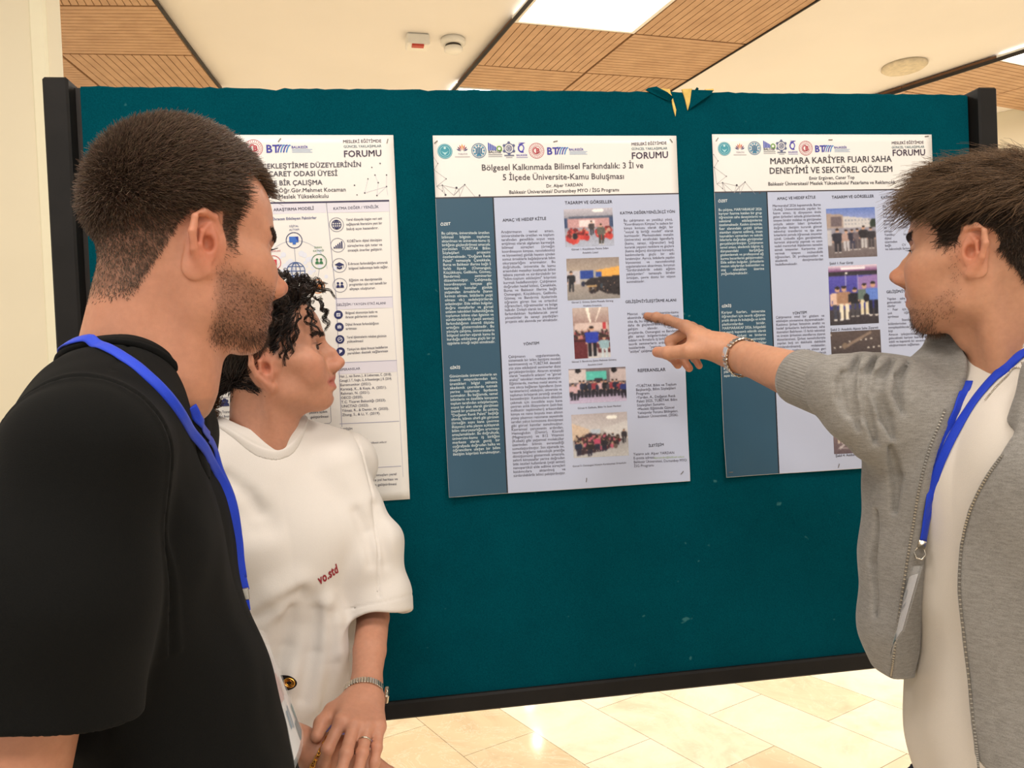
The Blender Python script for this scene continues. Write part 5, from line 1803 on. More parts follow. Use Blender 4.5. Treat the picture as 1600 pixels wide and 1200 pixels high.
# ------------------------------------------------------------------ man with the buzz cut (left, nearest)
def left_man():
    rng = np.random.default_rng(11)
    hd = Head((-.3636, .8711, CAMH + .1456), 42, -3, cran_c=(-.010, 0, .054), cran_r=(.087, .076, .088), chin=(.073, 0, -.092), brow=1.3, gonion=(.012, .049, -.062))
    nb = np.array([-.396, .852, CAMH + .004])                       # base of the neck
    T = frame((math.cos(math.radians(12)), math.sin(math.radians(12)), .0))
    tw = lambda q: nb + T @ np.asarray(q, float)
    p = thing('person', 'man with short buzzed dark hair and stubble in a plain black T-shirt', 'person', (nb[0], nb[1], 0))
    shR, shL = tw((-.022, -.176, -.068)), tw((-.07, .14, -.085))
    elR, elL = tw((-.085, -.205, -.375)), tw((-.11, .165, -.37))
    haR, haL = tw((-.04, -.21, -.62)), tw((-.08, .17, -.64))

    def neck(P):
        d = sd_cone(P, hd.w((-.030, 0, -.010)), tw((-.018, 0, .02)), .055, .060)
        d = smin(d, sd_cone(P, hd.w((.010, 0, -.062)), tw((.018, 0, .0)), .040, .050), .03)
        A = hd.w((-.012, -.058, -.03))
        d = smin(d, sd_cone(P, A, tw((.045, -.018, -.03)), .014, .010), .025)
        return d

    rel = [(.35, .45, .3), (.40, .5, .3), (.45, .5, .3), (.5, .5, .3)]
    rth = [(.018, .022, -.006), (.044, .040, -.016), (.068, .046, -.026), (.090, .046, -.036)]
    dnv = np.array([0, 0, -1.0])
    handR = lambda P: hand_field(P, haR, np.stack([dnv, T[:, 0], -T[:, 1]], 1), 1.0, rel, rth, 1)
    handL = lambda P: hand_field(P, haL, np.stack([dnv, T[:, 0], T[:, 1]], 1), 1.0, rel, rth, 1)

    def body(P):
        d = smin(hd.f(P), neck(P), .022)
        t = torso_field(P, nb, T, .90, dict(rib_c=(-.028, 0, -.20), rib_r=(.084, .155, .20), pec_c=(-.012, .072, -.19), abd_c=(-.01, 0, -.42)))
        t = smin(t, sd_chain(P, [shL, elL, haL], [.036, .034, .028], .006), .02)
        t = smax(t, np.minimum(shirt_raw(P) + .007, hole(P) - .006), .004)
        d = smin(d, t, .012)
        d = smin(d, sd_chain(P, [shR, elR, haR], [.040, .038, .027], .006), .02)
        for hh in (handR, handL):
            d = smin(d, hh(P)[0], .012)
        return d

    hemR = shR * .34 + elR * .66
    axR = unit(elR - shR).astype(np.float32)

    def shirt_raw(P):
        t = torso_field(P, nb, T, 1.0, dict(shoulder=(-.026, .158, -.064), rib_c=(-.034, 0, -.21), rib_r=(.084, .156, .20), pec_c=(-.008, .072, -.19), abd_c=(.020, 0, -.50), abd_r=(.100, .148, .24), hip_r=(.115, .168, .16)))
        ar = sd_chain(P, [shR + T @ np.array([0, .02, .0]), shR * .6 + elR * .4, shR * .34 + elR * .66], [.058, .069, .077], .03) - .009
        ar = ar + .0022 * np.sin(((P - f32(shR)[0]) @ axR) * 40 + 3 * hash3(P, 9)) * sstep(.08, .2, (P - f32(shR)[0]) @ axR)
        ar = smax(ar, (P - f32(hemR)[0]) @ axR, .004)
        al = sd_chain(P, [shL, shL * .3 + elL * .7], [.050, .066], .03) - .009
        d = smin(smin(t - .009, ar, .016), al, .05)
        Q = (P - f32(nb)[0]) @ np.asarray(T, np.float32)
        # hanging folds: under the arm, across the back of the sleeve and at the waist
        w = np.sin(Q[:, 0] * 46 + Q[:, 2] * 9 + 1.2 * np.sin(Q[:, 2] * 13)) * sstep(-.13, -.30, Q[:, 2])
        u = np.sin(Q[:, 2] * 38 + Q[:, 0] * 30 + 2 * np.sin(Q[:, 0] * 21)) * sstep(.2, .0, np.abs(Q[:, 2] + .26))
        d = d + .0022 * w + .0016 * u + .0012 * hash3(P, 34)
        # seam grooves: armhole and shoulder
        return d

    axis0, axis1 = tw((-.026, 0, .09)), tw((-.010, 0, -.12))

    def hole(P):
        return sd_cone(P, axis0, axis1, .069, .050)
    seamR = [tw(q) for q in ((.010, -.135, .01), (.06, -.135, -.05), (.085, -.128, -.13), (.075, -.13, -.20))]

    def shirt(P):
        d = shirt_raw(P)
        # armhole seam plane around the right shoulder
        Q = (P - f32(nb)[0]) @ np.asarray(T, np.float32)
        sp = np.abs(Q[:, 1] + .160 - .15 * np.maximum(-.13 - Q[:, 2], 0)) + 10 * (Q[:, 2] < -.26)
        d = d + .0022 * np.exp(-(sp / .0022) ** 2) - .0016 * np.exp(-((sp - .006) / .004) ** 2)
        s2 = np.abs(Q[:, 0] + .006) + 10 * (Q[:, 1] > -.03) + 10 * (Q[:, 1] < -.135) + 10 * (Q[:, 2] < -.06)
        d = d + .0018 * np.exp(-(s2 / .002) ** 2)
        d = smax(d, -hole(P), .004)
        d = smax(d, -sd_cone(P, hemR - axR * .05, hemR + axR * .1, .067, .072), .004)
        return d
    if True:
        bx = [(hd.o + [-.16, -.16, -.20], hd.o + [.16, .16, .16], .0016), ((-.78, .45, CAMH - .88), (-.05, 1.15, hd.o[2] - .20), .0036)]
    sk = np.array(s255(196, 138, 110))

    def stub(L):
        x, y, z = L[:, 0], np.abs(L[:, 1]), L[:, 2]
        lo = sstep(-.112, -.092, z) * sstep(-.002, -.03, z - (x - .03) * .35)
        side = sstep(.0, .016, x) * lo
        cheek = sstep(-.018, -.04, z + .34 * (x - .05))
        return side * np.maximum(cheek, sstep(.03, .016, x) * sstep(.05, .02, np.abs(z)))

    def colour(P):
        L = hd.loc(P)
        x, y, z = L[:, 0], np.abs(L[:, 1]), L[:, 2]
        c = np.tile(sk, (len(P), 1))
        c *= (1 + .05 * hash3(P, 60))[:, None]
        red = np.exp(-(((x + .006) / .022) ** 2 + ((y - .079) / .012) ** 2 + ((z - .004) / .034) ** 2))
        red = red + .7 * np.exp(-(((x - .112) / .014) ** 2 + (y / .016) ** 2 + ((z + .028) / .014) ** 2))
        c = c * (1 - .8 * red[:, None] * (1 - np.array([1.03, .66, .60])))
        st = stub(L)
        n = .5 + .5 * hash3(P, 900)
        k = np.clip(st * (.42 + .3 * n), 0, .75)[:, None]
        c = c * (1 - k) + k * np.array(s255(92, 66, 54))
        lip = lip_mask(L, hd.h, .0085)
        c = c * (1 - lip[:, None] * .6) + lip[:, None] * .6 * np.array(s255(186, 108, 92))
        sc = scalp(P) * .62
        c = c * (1 - sc[:, None]) + sc[:, None] * np.array(s255(70, 50, 40))
        return c

    def scalp(P):
        L = hd.loc(P)
        x, y, z = L[:, 0], np.abs(L[:, 1]), L[:, 2]
        top = sstep(.050, .064, z - .15 * np.maximum(y - .03, 0))
        front = sstep(.0, .007, (.088 - 1.5 * np.maximum(y - .030, 0)) - x)
        side = sstep(.033, .027, x - .05 * np.maximum(z - .02, 0)) * sstep(-.016, .016, z) * (x > .014)
        back = sstep(.0, .012, z - (.012 + 2.0 * (x + .030))) * sstep(-.066, -.040, z) * (x < -.022)
        over = sstep(.034, .042, z + .25 * np.maximum(-x - .01, 0)) * sstep(.036, .028, x - .05 * np.maximum(z - .02, 0))
        a = np.maximum(np.maximum(top * front, side), np.maximum(back, over))
        ear = sd_ell(L, (-.008, 0, .004), (.026, .2, .036))
        return a * (ear > .001) * (hd.loc(P)[:, 2] > -.07)

    V, Q = body_object(body, bx, p, colour)
    # hair: short strands, faded towards ears and nape
    hm = hd.loc(V.astype(np.float32))
    R0 = scatter(V, Q, scalp, 46000, rng)
    L = hd.loc(R0.astype(np.float32))
    n = grad(lambda P: hd.f(P), R0)
    fade = sstep(.018, .066, L[:, 2] + .22 * np.maximum(-L[:, 0], 0)) * (1 - .0 * L[:, 0])
    ln = .0042 + .0145 * fade * (1 - .35 * sstep(.03, .09, L[:, 0]))
    ln *= rng.uniform(.7, 1.15, len(ln))
    flow = hd.R @ unit((.75, -.15, .1))
    down = hd.R @ np.array([0, 0, -1.0])
    fw = sstep(.02, .08, L[:, 0])[:, None]
    dr = n * .9 + flow * (.30 + .45 * fw) + down * (.35 * (1 - fade)[:, None] + .5 * fw) + rng.normal(0, .22, n.shape)
    dr /= np.linalg.norm(dr, axis=1, keepdims=True)
    t = np.linspace(0, 1, 4)[None, :, None]
    bend = (flow * .5 + down * (.35 + .3 * fw) + rng.normal(0, .15, n.shape))
    S = R0[:, None] - n[:, None] * .001 + dr[:, None] * ln[:, None, None] * t + bend[:, None] * (ln[:, None, None] * .45) * t ** 2
    parts = [strand_mesh(S, .00036, .00014, tint(rng, len(S), (98, 79, 65), .3))]
    hv, hq, hc = join(parts)
    obj('hair', hv, hq, M_HAIR, p, True, hc)
    # stubble and brows
    R1 = scatter(V, Q, lambda P: stub(hd.loc(P)) * (.45 + .55 * sstep(-.07, -.095, hd.loc(P)[:, 2])), 6500, rng)
    n1 = grad(lambda P: hd.f(P), R1)
    d1 = n1 * .8 + down * .8 + rng.normal(0, .3, n1.shape)
    L1 = hd.loc(R1.astype(np.float32))
    l1 = (.0016 + .0035 * sstep(-.075, -.1, L1[:, 2]) * sstep(.04, .07, L1[:, 0])) * rng.uniform(.6, 1.2, len(R1))
    S1 = R1[:, None] + d1[:, None] * l1[:, None, None] * np.linspace(0, 1, 3)[None, :, None]
    v, q, c = strand_mesh(S1, .00015, .00008, tint(rng, len(S1), (78, 58, 46), .25))
    obj('stubble', v, q, M_HAIR, p, True, c, label='short dark stubble on jaw and chin')

    def brow(P):
        L = hd.loc(P)
        return np.exp(-((L[:, 2] - .0285 - .10 * np.maximum(np.abs(L[:, 1]) - .02, 0)) / .0042) ** 4) * (np.abs(L[:, 1]) > .009) * (np.abs(L[:, 1]) < .05) * (L[:, 0] > .045)
    R2 = scatter(V, Q, brow, 800, rng)
    n2 = grad(lambda P: hd.f(P), R2)
    sd = np.sign(hd.loc(R2.astype(np.float32))[:, 1])[:, None] * (hd.R[:, 1])[None]
    d2 = sd * .9 + hd.R[:, 2] * .25 + rng.normal(0, .2, n2.shape)
    d2 = d2 - n2 * ((d2 * n2).sum(1, keepdims=True)) * .85 + n2 * .10
    S2 = R2[:, None] + d2[:, None] * .0055 * np.linspace(0, 1, 3)[None, :, None]
    v, q, c = strand_mesh(S2, .0003, .0001, tint(rng, len(S2), (70, 50, 40), .2))
    obj('eyebrow', v, q, M_HAIR, p, True, c)
    lashes(hd, p, rng)
    eyes(hd, p, (.2, -.1))
    lower_body(p, nb, T, .97, CAMH - .60, M_DENIM, M_SHOE, dict(rib_c=(-.034, 0, -.21), rib_r=(.084, .156, .20), pec_c=(-.008, .072, -.19)), 'dark trousers')
    # T-shirt
    V, Q = mesh_sdf(shirt, (-.80, .42, CAMH - .66), (-.10, 1.16, CAMH + .12), .0034)
    obj('t_shirt', V, Q, M_BLACK_TEE, p, True, label='plain black cotton T-shirt')
    cb = collar_band(shirt_raw, hole, nb - [.16, .16, .12], nb + [.16, .16, .12], M_BLACK_TEE, p, 'ribbed black neckband', .010, .003)
    return dict(hd=hd, shirt=shirt, T=T, nb=nb, p=p, body=body, collar=cb)


def knit(name, color, var=.1, rough=.85, sheen=.2, bump=.35, scale=900, spec=.25):
    t = NT(name)
    nz = t.noise(scale, 2)
    c = np.array(color)
    t.base(t.ramp(nz.outputs[0], [(.3, tuple(c * (1 - var))), (.7, tuple(np.minimum(c * (1 + var), 1)))]))
    t.b.inputs['Roughness'].default_value = rough
    t.b.inputs['Specular IOR Level'].default_value = spec
    t.b.inputs['Sheen Weight'].default_value = sheen
    t.bump(nz.outputs[0], bump, .0008)
    return t.m


M_BLACK_TEE = knit('black_jersey', s255(15, 15, 14), .25, .95, .02, spec=.12)
M_DENIM = knit('dark_denim', s255(38, 42, 54), .15, .85, .05)
M_SHOE = plain('white_leather', s255(206, 202, 196), .5, vary=.04)
LM = left_man()
# ------------------------------------------------------------------ woman with curly dark hair (white T-shirt)
def woman():
    rng = np.random.default_rng(21)
    KD = .945
    hd = Head((-.4211 * KD, 1.3673 * KD, CAMH + .0330 * KD), 10, 10, 0, .96 * KD, femme=1.0, brow=.3, cran_c=(-.012, 0, .048), cran_r=(.086, .074, .078), gonion=(.012, .042, -.060),
              chin=(.071, 0, -.089), chin_r=(.017, .016, .015), chin_side=(.062, .011, -.088), lip_w=1.05, up_lip=(.0930, 0, -.0510), low_lip=(.0900, 0, -.0705),
              nose_top=(.091, 0, .013), nose_mid=(.1065, 0, -.006), nose_tip=(.1140, 0, -.027), eye_open=.0060, mouth_open=.0036, smile=.003, ear_shift=(-.003, -.001, -.014), ear_s=1.22, ala=1.15)
    nb = at(414, 690, 1.375 * KD)
    T = frame((math.cos(math.radians(-58)), math.sin(math.radians(-58)), 0))
    tw = lambda q: nb + T @ np.asarray(q, float)
    p = thing('person', 'woman with tied-back curly dark hair in a loose white T-shirt, hands clasped', 'person', (nb[0], nb[1], 0))
    shL, shR = at(549, 738, 1.43 * KD), tw((-.012, -.155, -.06))
    elL, wrL = at(583, 965, 1.38 * KD), at(570, 1088, 1.235 * KD)
    elR, wrR = tw((.03, -.20, -.31)), at(494, 1176, 1.165 * KD)
    kL = unit(at(556, 1166, 1.105 * KD) - wrL)
    camdir = unit(CAMO - wrL)
    bk = unit(camdir - kL * (kL @ camdir))
    thL = -np.cross(kL, bk) if (np.cross(kL, bk) @ np.array([1.0, 0, 0])) > 0 else np.cross(kL, bk)
    bk2 = unit(bk * .93 + thL * -.10)
    thL = unit(thL - bk2 * (thL @ bk2))
    HL = np.stack([kL, thL, bk2], 1)
    kR = unit(at(566, 1215, 1.165 * KD) - wrR)
    bR = unit(np.array([-.2, -.6, .75]) - kR * (kR @ np.array([-.2, -.6, .75])))
    tR = np.cross(bR, kR)
    HR = np.stack([kR, tR, bR], 1)

    def neck(P):
        d = sd_cone(P, hd.w((-.028, 0, -.015)), tw((-.025, 0, .01)), .047, .052)
        d = smin(d, sd_cone(P, hd.w((.004, 0, -.060)), tw((.012, .0, .0)), .034, .043), .03)
        d = smin(d, sd_cone(P, hd.w((-.010, -.052, -.03)), tw((.045, .012, -.03)), .011, .009), .022)
        return d
    handL = lambda P: hand_field(P, wrL, HL, .90, [(.85, .85, .45, .30), (.40, .35, .20, .04), (.42, .32, .2, -.03), (.45, .30, .2, -.10)],
                                 [(.018, .022, -.004), (.043, .046, -.012), (.070, .058, -.020), (.092, .060, -.028)], 1)
    handR = lambda P: hand_field(P, wrR, HR, .88, [(.5, .8, .4), (.55, .8, .4), (.6, .8, .4), (.6, .8, .4)],
                                 [(.016, .020, -.004), (.042, .036, -.012), (.066, .042, -.022), (.086, .038, -.034)], 1)

    def body(P):
        d = smin(hd.f(P), neck(P), .022)
        t = torso_field(P, nb, T, .77, {})
        t = smax(t, np.minimum(shirt_raw(P) + .006, sd_cone(P, axis0, axis1, .070, .050) - .006), .004)
        d = smin(d, t, .012)
        d = smin(d, sd_chain(P, [shL, elL, elL * .55 + wrL * .45, wrL], [.026, .0270, .0265, .0210], .004), .02)
        d = smin(d, sd_chain(P, [shR, elR, elR * .6 + wrR * .4, wrR], [.037, .029, .027, .022], .004), .03)
        d = smin(d, handL(P)[0], .012)
        d = smin(d, handR(P)[0], .010)
        return d

    hemL = shL * .02 + elL * .98
    axL = unit(elL - shL).astype(np.float32)

    def shirt_raw(P):
        t = torso_field(P, nb, T, .86, dict(shoulder=(-.015, .168, -.062), rib_r=(.105, .165, .20), pec_c=(.070, .066, -.185), pec_r=(.058, .072, .062), abd_c=(.02, 0, -.44), abd_r=(.130, .175, .30), hip_r=(.13, .19, .18)))
        aL = sd_chain(P, [shL + T @ np.array([0, -.03, .004]), shL * .45 + elL * .55, shL * .02 + elL * .98], [.046, .054, .057], .03) - .010
        s_ = (P - f32(shL)[0]) @ axL
        aL = aL + .0030 * np.sin(s_ * 60 + P[:, 0] * 50 + 1.5) * sstep(.02, .09, s_)
        aL = aL + .0014 * np.exp(-(((P - f32(hemL)[0]) @ axL + .020) / .0015) ** 2)
        aL = smax(aL, (P - f32(hemL)[0]) @ axL + .004 * np.sin(P[:, 0] * 70), .004)
        aR = sd_chain(P, [shR, shR * .2 + elR * .8], [.052, .074], .03) - .010
        d = smin(smin(t - .010, aL, .018), aR, .04)
        Q = (P - f32(nb)[0]) @ np.asarray(T, np.float32)
        # drape: folds falling from the bust and pulling towards the waist
        th = np.arctan2(Q[:, 1], Q[:, 0] + .02)
        low = sstep(-.22, -.42, Q[:, 2])
        w = np.sin(th * 9 + 1.0 + 3 * Q[:, 2] + .8 * np.sin(Q[:, 2] * 17)) * low
        w2 = np.sin(th * 5 - Q[:, 2] * 16 + .6) * sstep(-.14, -.24, Q[:, 2]) * sstep(-.46, -.34, Q[:, 2])
        d = d + .0052 * w + .0040 * w2 + .0016 * hash3(P, 26)
        for ch, r_, sg in folds:
            if sg > 0:
                d = smin(d, sd_chain(P, ch, [r_ * .5] + [r_] * (len(ch) - 2) + [r_ * .5], .004), .035)
            else:
                d = smax(d, -sd_chain(P, ch, [r_ * .5] + [r_] * (len(ch) - 2) + [r_ * .5], .004), .040)
        for ch in creases:
            d = smax(d, -sd_chain(P, ch, [.001, .004, .001], .004), .022)
        return d
    folds, creases = [], []
    fl_ = []
    for line, r_, sg, of in ((((390, 962), (430, 936), (462, 914)), .016, 1, -.011), (((506, 945), (514, 975), (516, 1020), (492, 1100)), .012, 1, -.004),
                             (((484, 945), (476, 980), (464, 1022)), .012, -1, .006), (((448, 990), (432, 1040), (420, 1090)), .010, -1, .005),
                             (((372, 802), (392, 796), (412, 797)), .004, -1, .001), (((374, 832), (396, 822), (420, 820)), .004, -1, .001)):
        fl_.append(([trace(shirt_raw, x, y, .8, 1.6, of) for x, y in line], r_, sg))
    folds.extend(fl_)
    cr_l = []
    for line in (((400, 966), (438, 946), (470, 926)), ((456, 955), (446, 1010), (430, 1080)), ((494, 955), (488, 1020), (472, 1090)), ((521, 960), (520, 1040), (506, 1118)), ((558, 800), (573, 830), (582, 880)), ((588, 790), (598, 835), (604, 880)), ((352, 745), (385, 770), (405, 800))):
        cr_l.append([trace(shirt_raw, x, y, .8, 1.5) for x, y in line])
    creases.extend(cr_l)
    axis0, axis1 = tw((-.022, 0, .08)), tw((.006, 0, -.12))
    ax_hole = unit(axis1 - axis0)
    hemL = shL * .02 + elL * .98
    axL = unit(elL - shL).astype(np.float32)
    zhem = float(at(505, 1158, 1.25 * KD)[2])

    def shirt(P):
        d = shirt_raw(P)
        Q = (P - f32(nb)[0]) @ np.asarray(T, np.float32)
        sp = np.abs(Q[:, 1] - .152 + .10 * np.maximum(-.1 - Q[:, 2], 0)) + 10 * (Q[:, 2] < -.26)
        d = d + .0024 * np.exp(-(sp / .0022) ** 2)
        d = smax(d, -sd_cone(P, axis0, axis1, .070, .050), .004)
        d = smax(d, -sd_cone(P, hemL - axL * .06, hemL + axL * .1, .052, .060), .005)
        bz = np.float32(zhem) - P[:, 2] + .006 * np.sin(Q[:, 1] * 30) + .02 * Q[:, 1]
        d = smax(d, bz, .004)
        return d
    sk = np.array(s255(198, 142, 116))

    def colour(P):
        L = hd.loc(P)
        x, y, z = L[:, 0], np.abs(L[:, 1]), L[:, 2]
        c = np.tile(sk, (len(P), 1)) * (1 + .035 * hash3(P, 60))[:, None]
        red = np.exp(-(((x + .012) / .02) ** 2 + ((y - .076) / .012) ** 2 + ((z + .010) / .034) ** 2))
        red = red + .6 * np.exp(-(((x - .112) / .014) ** 2 + (y / .016) ** 2 + ((z + .028) / .014) ** 2)) + .35 * np.exp(-(((x - .07) / .02) ** 2 + ((y - .05) / .02) ** 2 + ((z + .03) / .02) ** 2))
        c = c * (1 - .8 * red[:, None] * (1 - np.array([1.03, .70, .64])))
        lz = lip_mask(L, hd.h)
        c = c * (1 - lz[:, None] * .75) + lz[:, None] * .75 * np.array(s255(186, 96, 88))
        lid = np.exp(-(((z - .0150 + 2.2 * (y - .033) ** 2) / .0022) ** 2 + ((y - .0335) / .014) ** 4)) * (x > .06)
        c = c * (1 - lid[:, None] * .7) + lid[:, None] * .7 * np.array(s255(70, 46, 40))
        sc = scalp(P) * .85
        c = c * (1 - sc[:, None]) + sc[:, None] * np.array(s255(34, 25, 22))
        kn = hand_redness(P)
        return c * (1 - .35 * kn[:, None] * (1 - np.array([1.0, .74, .70])))

    def hand_redness(P):
        _, tips, tp = handL(P[:1])
        r = np.zeros(len(P))
        for pts, dr in tips:
            for q in pts[:2]:
                r += np.exp(-(((P - q) ** 2).sum(1)) / .008 ** 2)
        return np.clip(r, 0, 1)

    def scalp(P):
        L = hd.loc(P)
        x, y, z = L[:, 0], np.abs(L[:, 1]), L[:, 2]
        top = sstep(.046, .054, z) * sstep(.0, .008, (.082 - .55 * np.maximum(y - .02, 0)) - x)
        side = sstep(.036, .026, x - .25 * np.maximum(z - .02, 0)) * sstep(.004, .022, z - .03 * (x > .02)) * (x > -.03)
        back = sstep(-.020, -.028, x) * sstep(-.046, -.030, z + .4 * (x + .06))
        a = np.maximum(np.maximum(top, side), back)
        return a * (sd_ell(L, (-.012, 0, -.008), (.029, .2, .042)) > .001)
    if True:
        zc = hd.o[2] - .17
        bx = [((hd.o[0] - .16, hd.o[1] - .16, zc), hd.o + .16, .0018), ((-.75, .90, CAMH - .82), (-.16, 1.58, zc), .0034 if 0 else .0030)]
    V, Q = body_object(body, bx, p, colour)
    # ---- hair
    parts = []
    black = (36, 27, 24)
    down, fwd, left, upv = hd.R @ np.array([0, 0, -1.0]), hd.R[:, 0], hd.R[:, 1], hd.R[:, 2]
    bun = hd.w((-.088, -.010, -.012))
    R0 = scatter(V, Q, scalp, 9000, rng)
    n0 = grad(hd.f, R0)
    k = 9
    t = np.linspace(0, 1, k)[None, :, None]
    L = hd.loc(R0.astype(np.float32))
    tgt = bun + rng.normal(0, .010, R0.shape)
    S = R0[:, None] * (1 - t) + tgt[:, None] * t
    # keep the combed strands outside the skull
    ctr = hd.w((-.004, 0, .040))
    for j in range(k):
        q = S[:, j]
        d = hd.f(q.astype(np.float32))
        g = grad(hd.f, q)
        lift = .004 + .006 * rng.random(len(q)) + .012 * math.sin(PI * j / (k - 1)) * np.clip(L[:, 2] / .12, 0, 1)
        S[:, j] = q + g * np.maximum(lift - d, 0)[:, None]
    wob = rng.normal(0, 1, (len(S), 1, 3))
    S += .0022 * np.sin(t * 22 + rng.uniform(0, 6, (len(S), 1, 1))) * wob
    Lm = hd.loc(S[:, ::2].reshape(-1, 3).astype(np.float32)).reshape(len(S), -1, 3)
    ear_hit = (np.abs(Lm[..., 1]) > .05) & (((Lm[..., 0] + .012) / .034) ** 2 + ((Lm[..., 2] + .008) / .046) ** 2 < 1)
    S[ear_hit.any(1)] = (S[:, :1] + (S - S[:, :1]) * .22)[ear_hit.any(1)]
    keep = np.ones(len(S), bool)
    parts.append(strand_mesh(S[keep], .00075, .0006, tint(rng, keep.sum(), black, .35)))
    # knot and tail at the back
    tail = [bun + hd.R @ np.array(q) for q in ((.012, 0, .01), (-.016, -.005, .004), (-.040, -.008, -.010), (-.058, -.006, -.034))]
    tp = smooth_path(tail, 14)
    for i in range(1):
        n = 1500
        off = rng.normal(0, 1, (n, 3))
        off /= np.linalg.norm(off, axis=1, keepdims=True) / (rng.random((n, 1)) ** .4)
        rad = np.interp(np.linspace(0, 1, 14), [0, .25, .6, 1], [.028, .033, .030, .018])
        S = tp[None] + off[:, None] * rad[None, :, None] * np.array([1, 1, .92])
        S += .002 * np.sin(np.linspace(0, 18, 14)[None, :, None] + rng.uniform(0, 6, (n, 1, 1)))
        parts.append(strand_mesh(S, .0009, .0006, tint(rng, n, black, .3)))

    def curl(root, path, r, turns, n=12, spread=.0022, col=black, w=.0007):
        """ringlet: bundle of strands winding around a path"""
        kk = max(int(turns * 9), 12)
        c = smooth_path([root] + path, kk)
        T_ = np.gradient(c, axis=0)
        T_ /= np.linalg.norm(T_, axis=1, keepdims=True)
        N = np.cross(T_, [.3, .8, .5])
        N /= np.linalg.norm(N, axis=1, keepdims=True)
        B = np.cross(T_, N)
        u = np.linspace(0, 1, kk)
        ph = rng.uniform(0, 6.28)
        sg = rng.choice([-1, 1])
        S = []
        for i in range(n):
            a = ph + sg * turns * 2 * PI * u + rng.normal(0, .25)
            rr = r * (np.clip(u * 3, .1, 1)) * (1 - .25 * u) * rng.uniform(.8, 1.15)
            S.append(c + rr[:, None] * (np.cos(a)[:, None] * N + np.sin(a)[:, None] * B) + rng.normal(0, spread, 3) * np.clip(u * 2, .2, 1)[:, None])
        parts.append(strand_mesh(np.array(S), w, w * .6, tint(rng, n, col, .3)))
    # curls over the forehead and crown (roots on the scalp)
    cand = scatter(V, Q, lambda P: scalp(P) * (hd.loc(P)[:, 2] > .050) * (hd.loc(P)[:, 0] > -.035), 230, rng)
    Lc = hd.loc(cand.astype(np.float32))
    for q, l in zip(cand, Lc):
        nrm = grad(hd.f, q)[0]
        front = np.clip((l[0] - .03) / .05, 0, 1)
        ln = rng.uniform(.030, .060) * (1 + .2 * front)
        dr = unit(nrm * 1.0 + fwd * (.25 * front - .2) + left * rng.normal(0, .25) + rng.normal(0, .15, 3))
        h1 = nrm * .012 + dr * ln * .45
        h2 = h1 + (dr * .5 + fwd * (.2 * front - .45 * (1 - front)) + down * (.20 + .55 * front)) * ln * .55
        curl(q - nrm * .002, [q + h1, q + h2], rng.uniform(.003, .0065), rng.uniform(1.5, 3), 8, .0014, (44, 32, 27), .0006)
    # loose ringlets hanging on the brow
    for (x0, y0, d0), (x1, y1), (x2, y2), r in (((486, 470, 1.33), (488, 492), (490, 516), .0055), ((492, 462, 1.34), (505, 482), (506, 503), .0045), ((498, 470, 1.35), (507, 495), (511, 516), .0040),
                                            ((484, 478, 1.32), (480, 500), (494, 522), .0055), ((478, 470, 1.32), (484, 490), (500, 526), .0050), ((496, 468, 1.37), (510, 485), (513, 508), .0040),
                                            ((470, 480, 1.31), (466, 510), (460, 540), .0050), ((466, 490, 1.31), (460, 530), (452, 560), .0035), ((462, 500, 1.31), (452, 540), (446, 568), .0030), ((450, 500, 1.30), (444, 535), (438, 560), .0035), ((456, 496, 1.305), (450, 530), (444, 572), .0022), ((440, 510, 1.295), (436, 535), (430, 552), .0030)):
        dd = d0 * KD
        curl(at(x0, y0, dd + .01), [at(x1, y1, dd - .004), at(x2, y2, dd - .006)], r, 2.6, 10, .0012, (38, 28, 24), .00055)
    for (x0, y0, d0), (x1, y1), (x2, y2) in (((352, 590, 1.36), (330, 615), (318, 650)), ((345, 595, 1.37), (322, 612), (310, 640)), ((350, 600, 1.35), (335, 630), (330, 655)), ((340, 580, 1.37), (318, 600), (306, 628))):
        for _ in range(4):
            j = rng.normal(0, 5, 4)
            curl(at(x0, y0, d0 * KD), [at(x1 + j[0], y1 + j[1], d0 * KD), at(x2 + j[2], y2 + j[3], d0 * KD)], .007, 2.4, 10, .003, (92, 64, 42), .0006)
    # fly-away wisps
    m = 160
    q = cand[rng.integers(len(cand), size=m)]
    nn = grad(hd.f, q)
    d1 = nn + rng.normal(0, .5, nn.shape)
    tt = np.linspace(0, 1, 7)[None, :, None]
    S = q[:, None] + d1[:, None] * rng.uniform(.015, .040, (m, 1, 1)) * tt + .006 * np.sin(tt * 9 + rng.uniform(0, 6, (m, 1, 1))) * rng.normal(0, 1, (m, 1, 3)) * tt
    parts.append(strand_mesh(S, .00018, .0001, tint(rng, m, (70, 54, 44), .3)))
    hv, hq, hc = join(parts)
    obj('hair', hv, hq, M_HAIR, p, True, hc, label='curly dark brown hair tied at the nape')

    def brow(P):
        L = hd.loc(P)
        ya = np.abs(L[:, 1])
        return np.exp(-((L[:, 2] - .0300 - .16 * np.maximum(ya - .02, 0) + .5 * np.maximum(ya - .036, 0)) / .0034) ** 4) * (ya > .010) * (ya < .050) * (L[:, 0] > .045)
    R2 = scatter(V, Q, brow, 750, rng)
    n2 = grad(hd.f, R2)
    sd = np.sign(hd.loc(R2.astype(np.float32))[:, 1])[:, None] * left[None]
    d2 = sd + upv * .25 + rng.normal(0, .2, n2.shape)
    d2 = d2 - n2 * ((d2 * n2).sum(1, keepdims=True)) * .85 + n2 * .10
    S2 = R2[:, None] + d2[:, None] * .0058 * np.linspace(0, 1, 3)[None, :, None]
    v, q, c = strand_mesh(S2, .0003, .0001, tint(rng, len(S2), (58, 43, 36), .2))
    obj('eyebrow', v, q, M_HAIR, p, True, c)
    lashes(hd, p, rng)
    eyes(hd, p, (-.42, -.02))
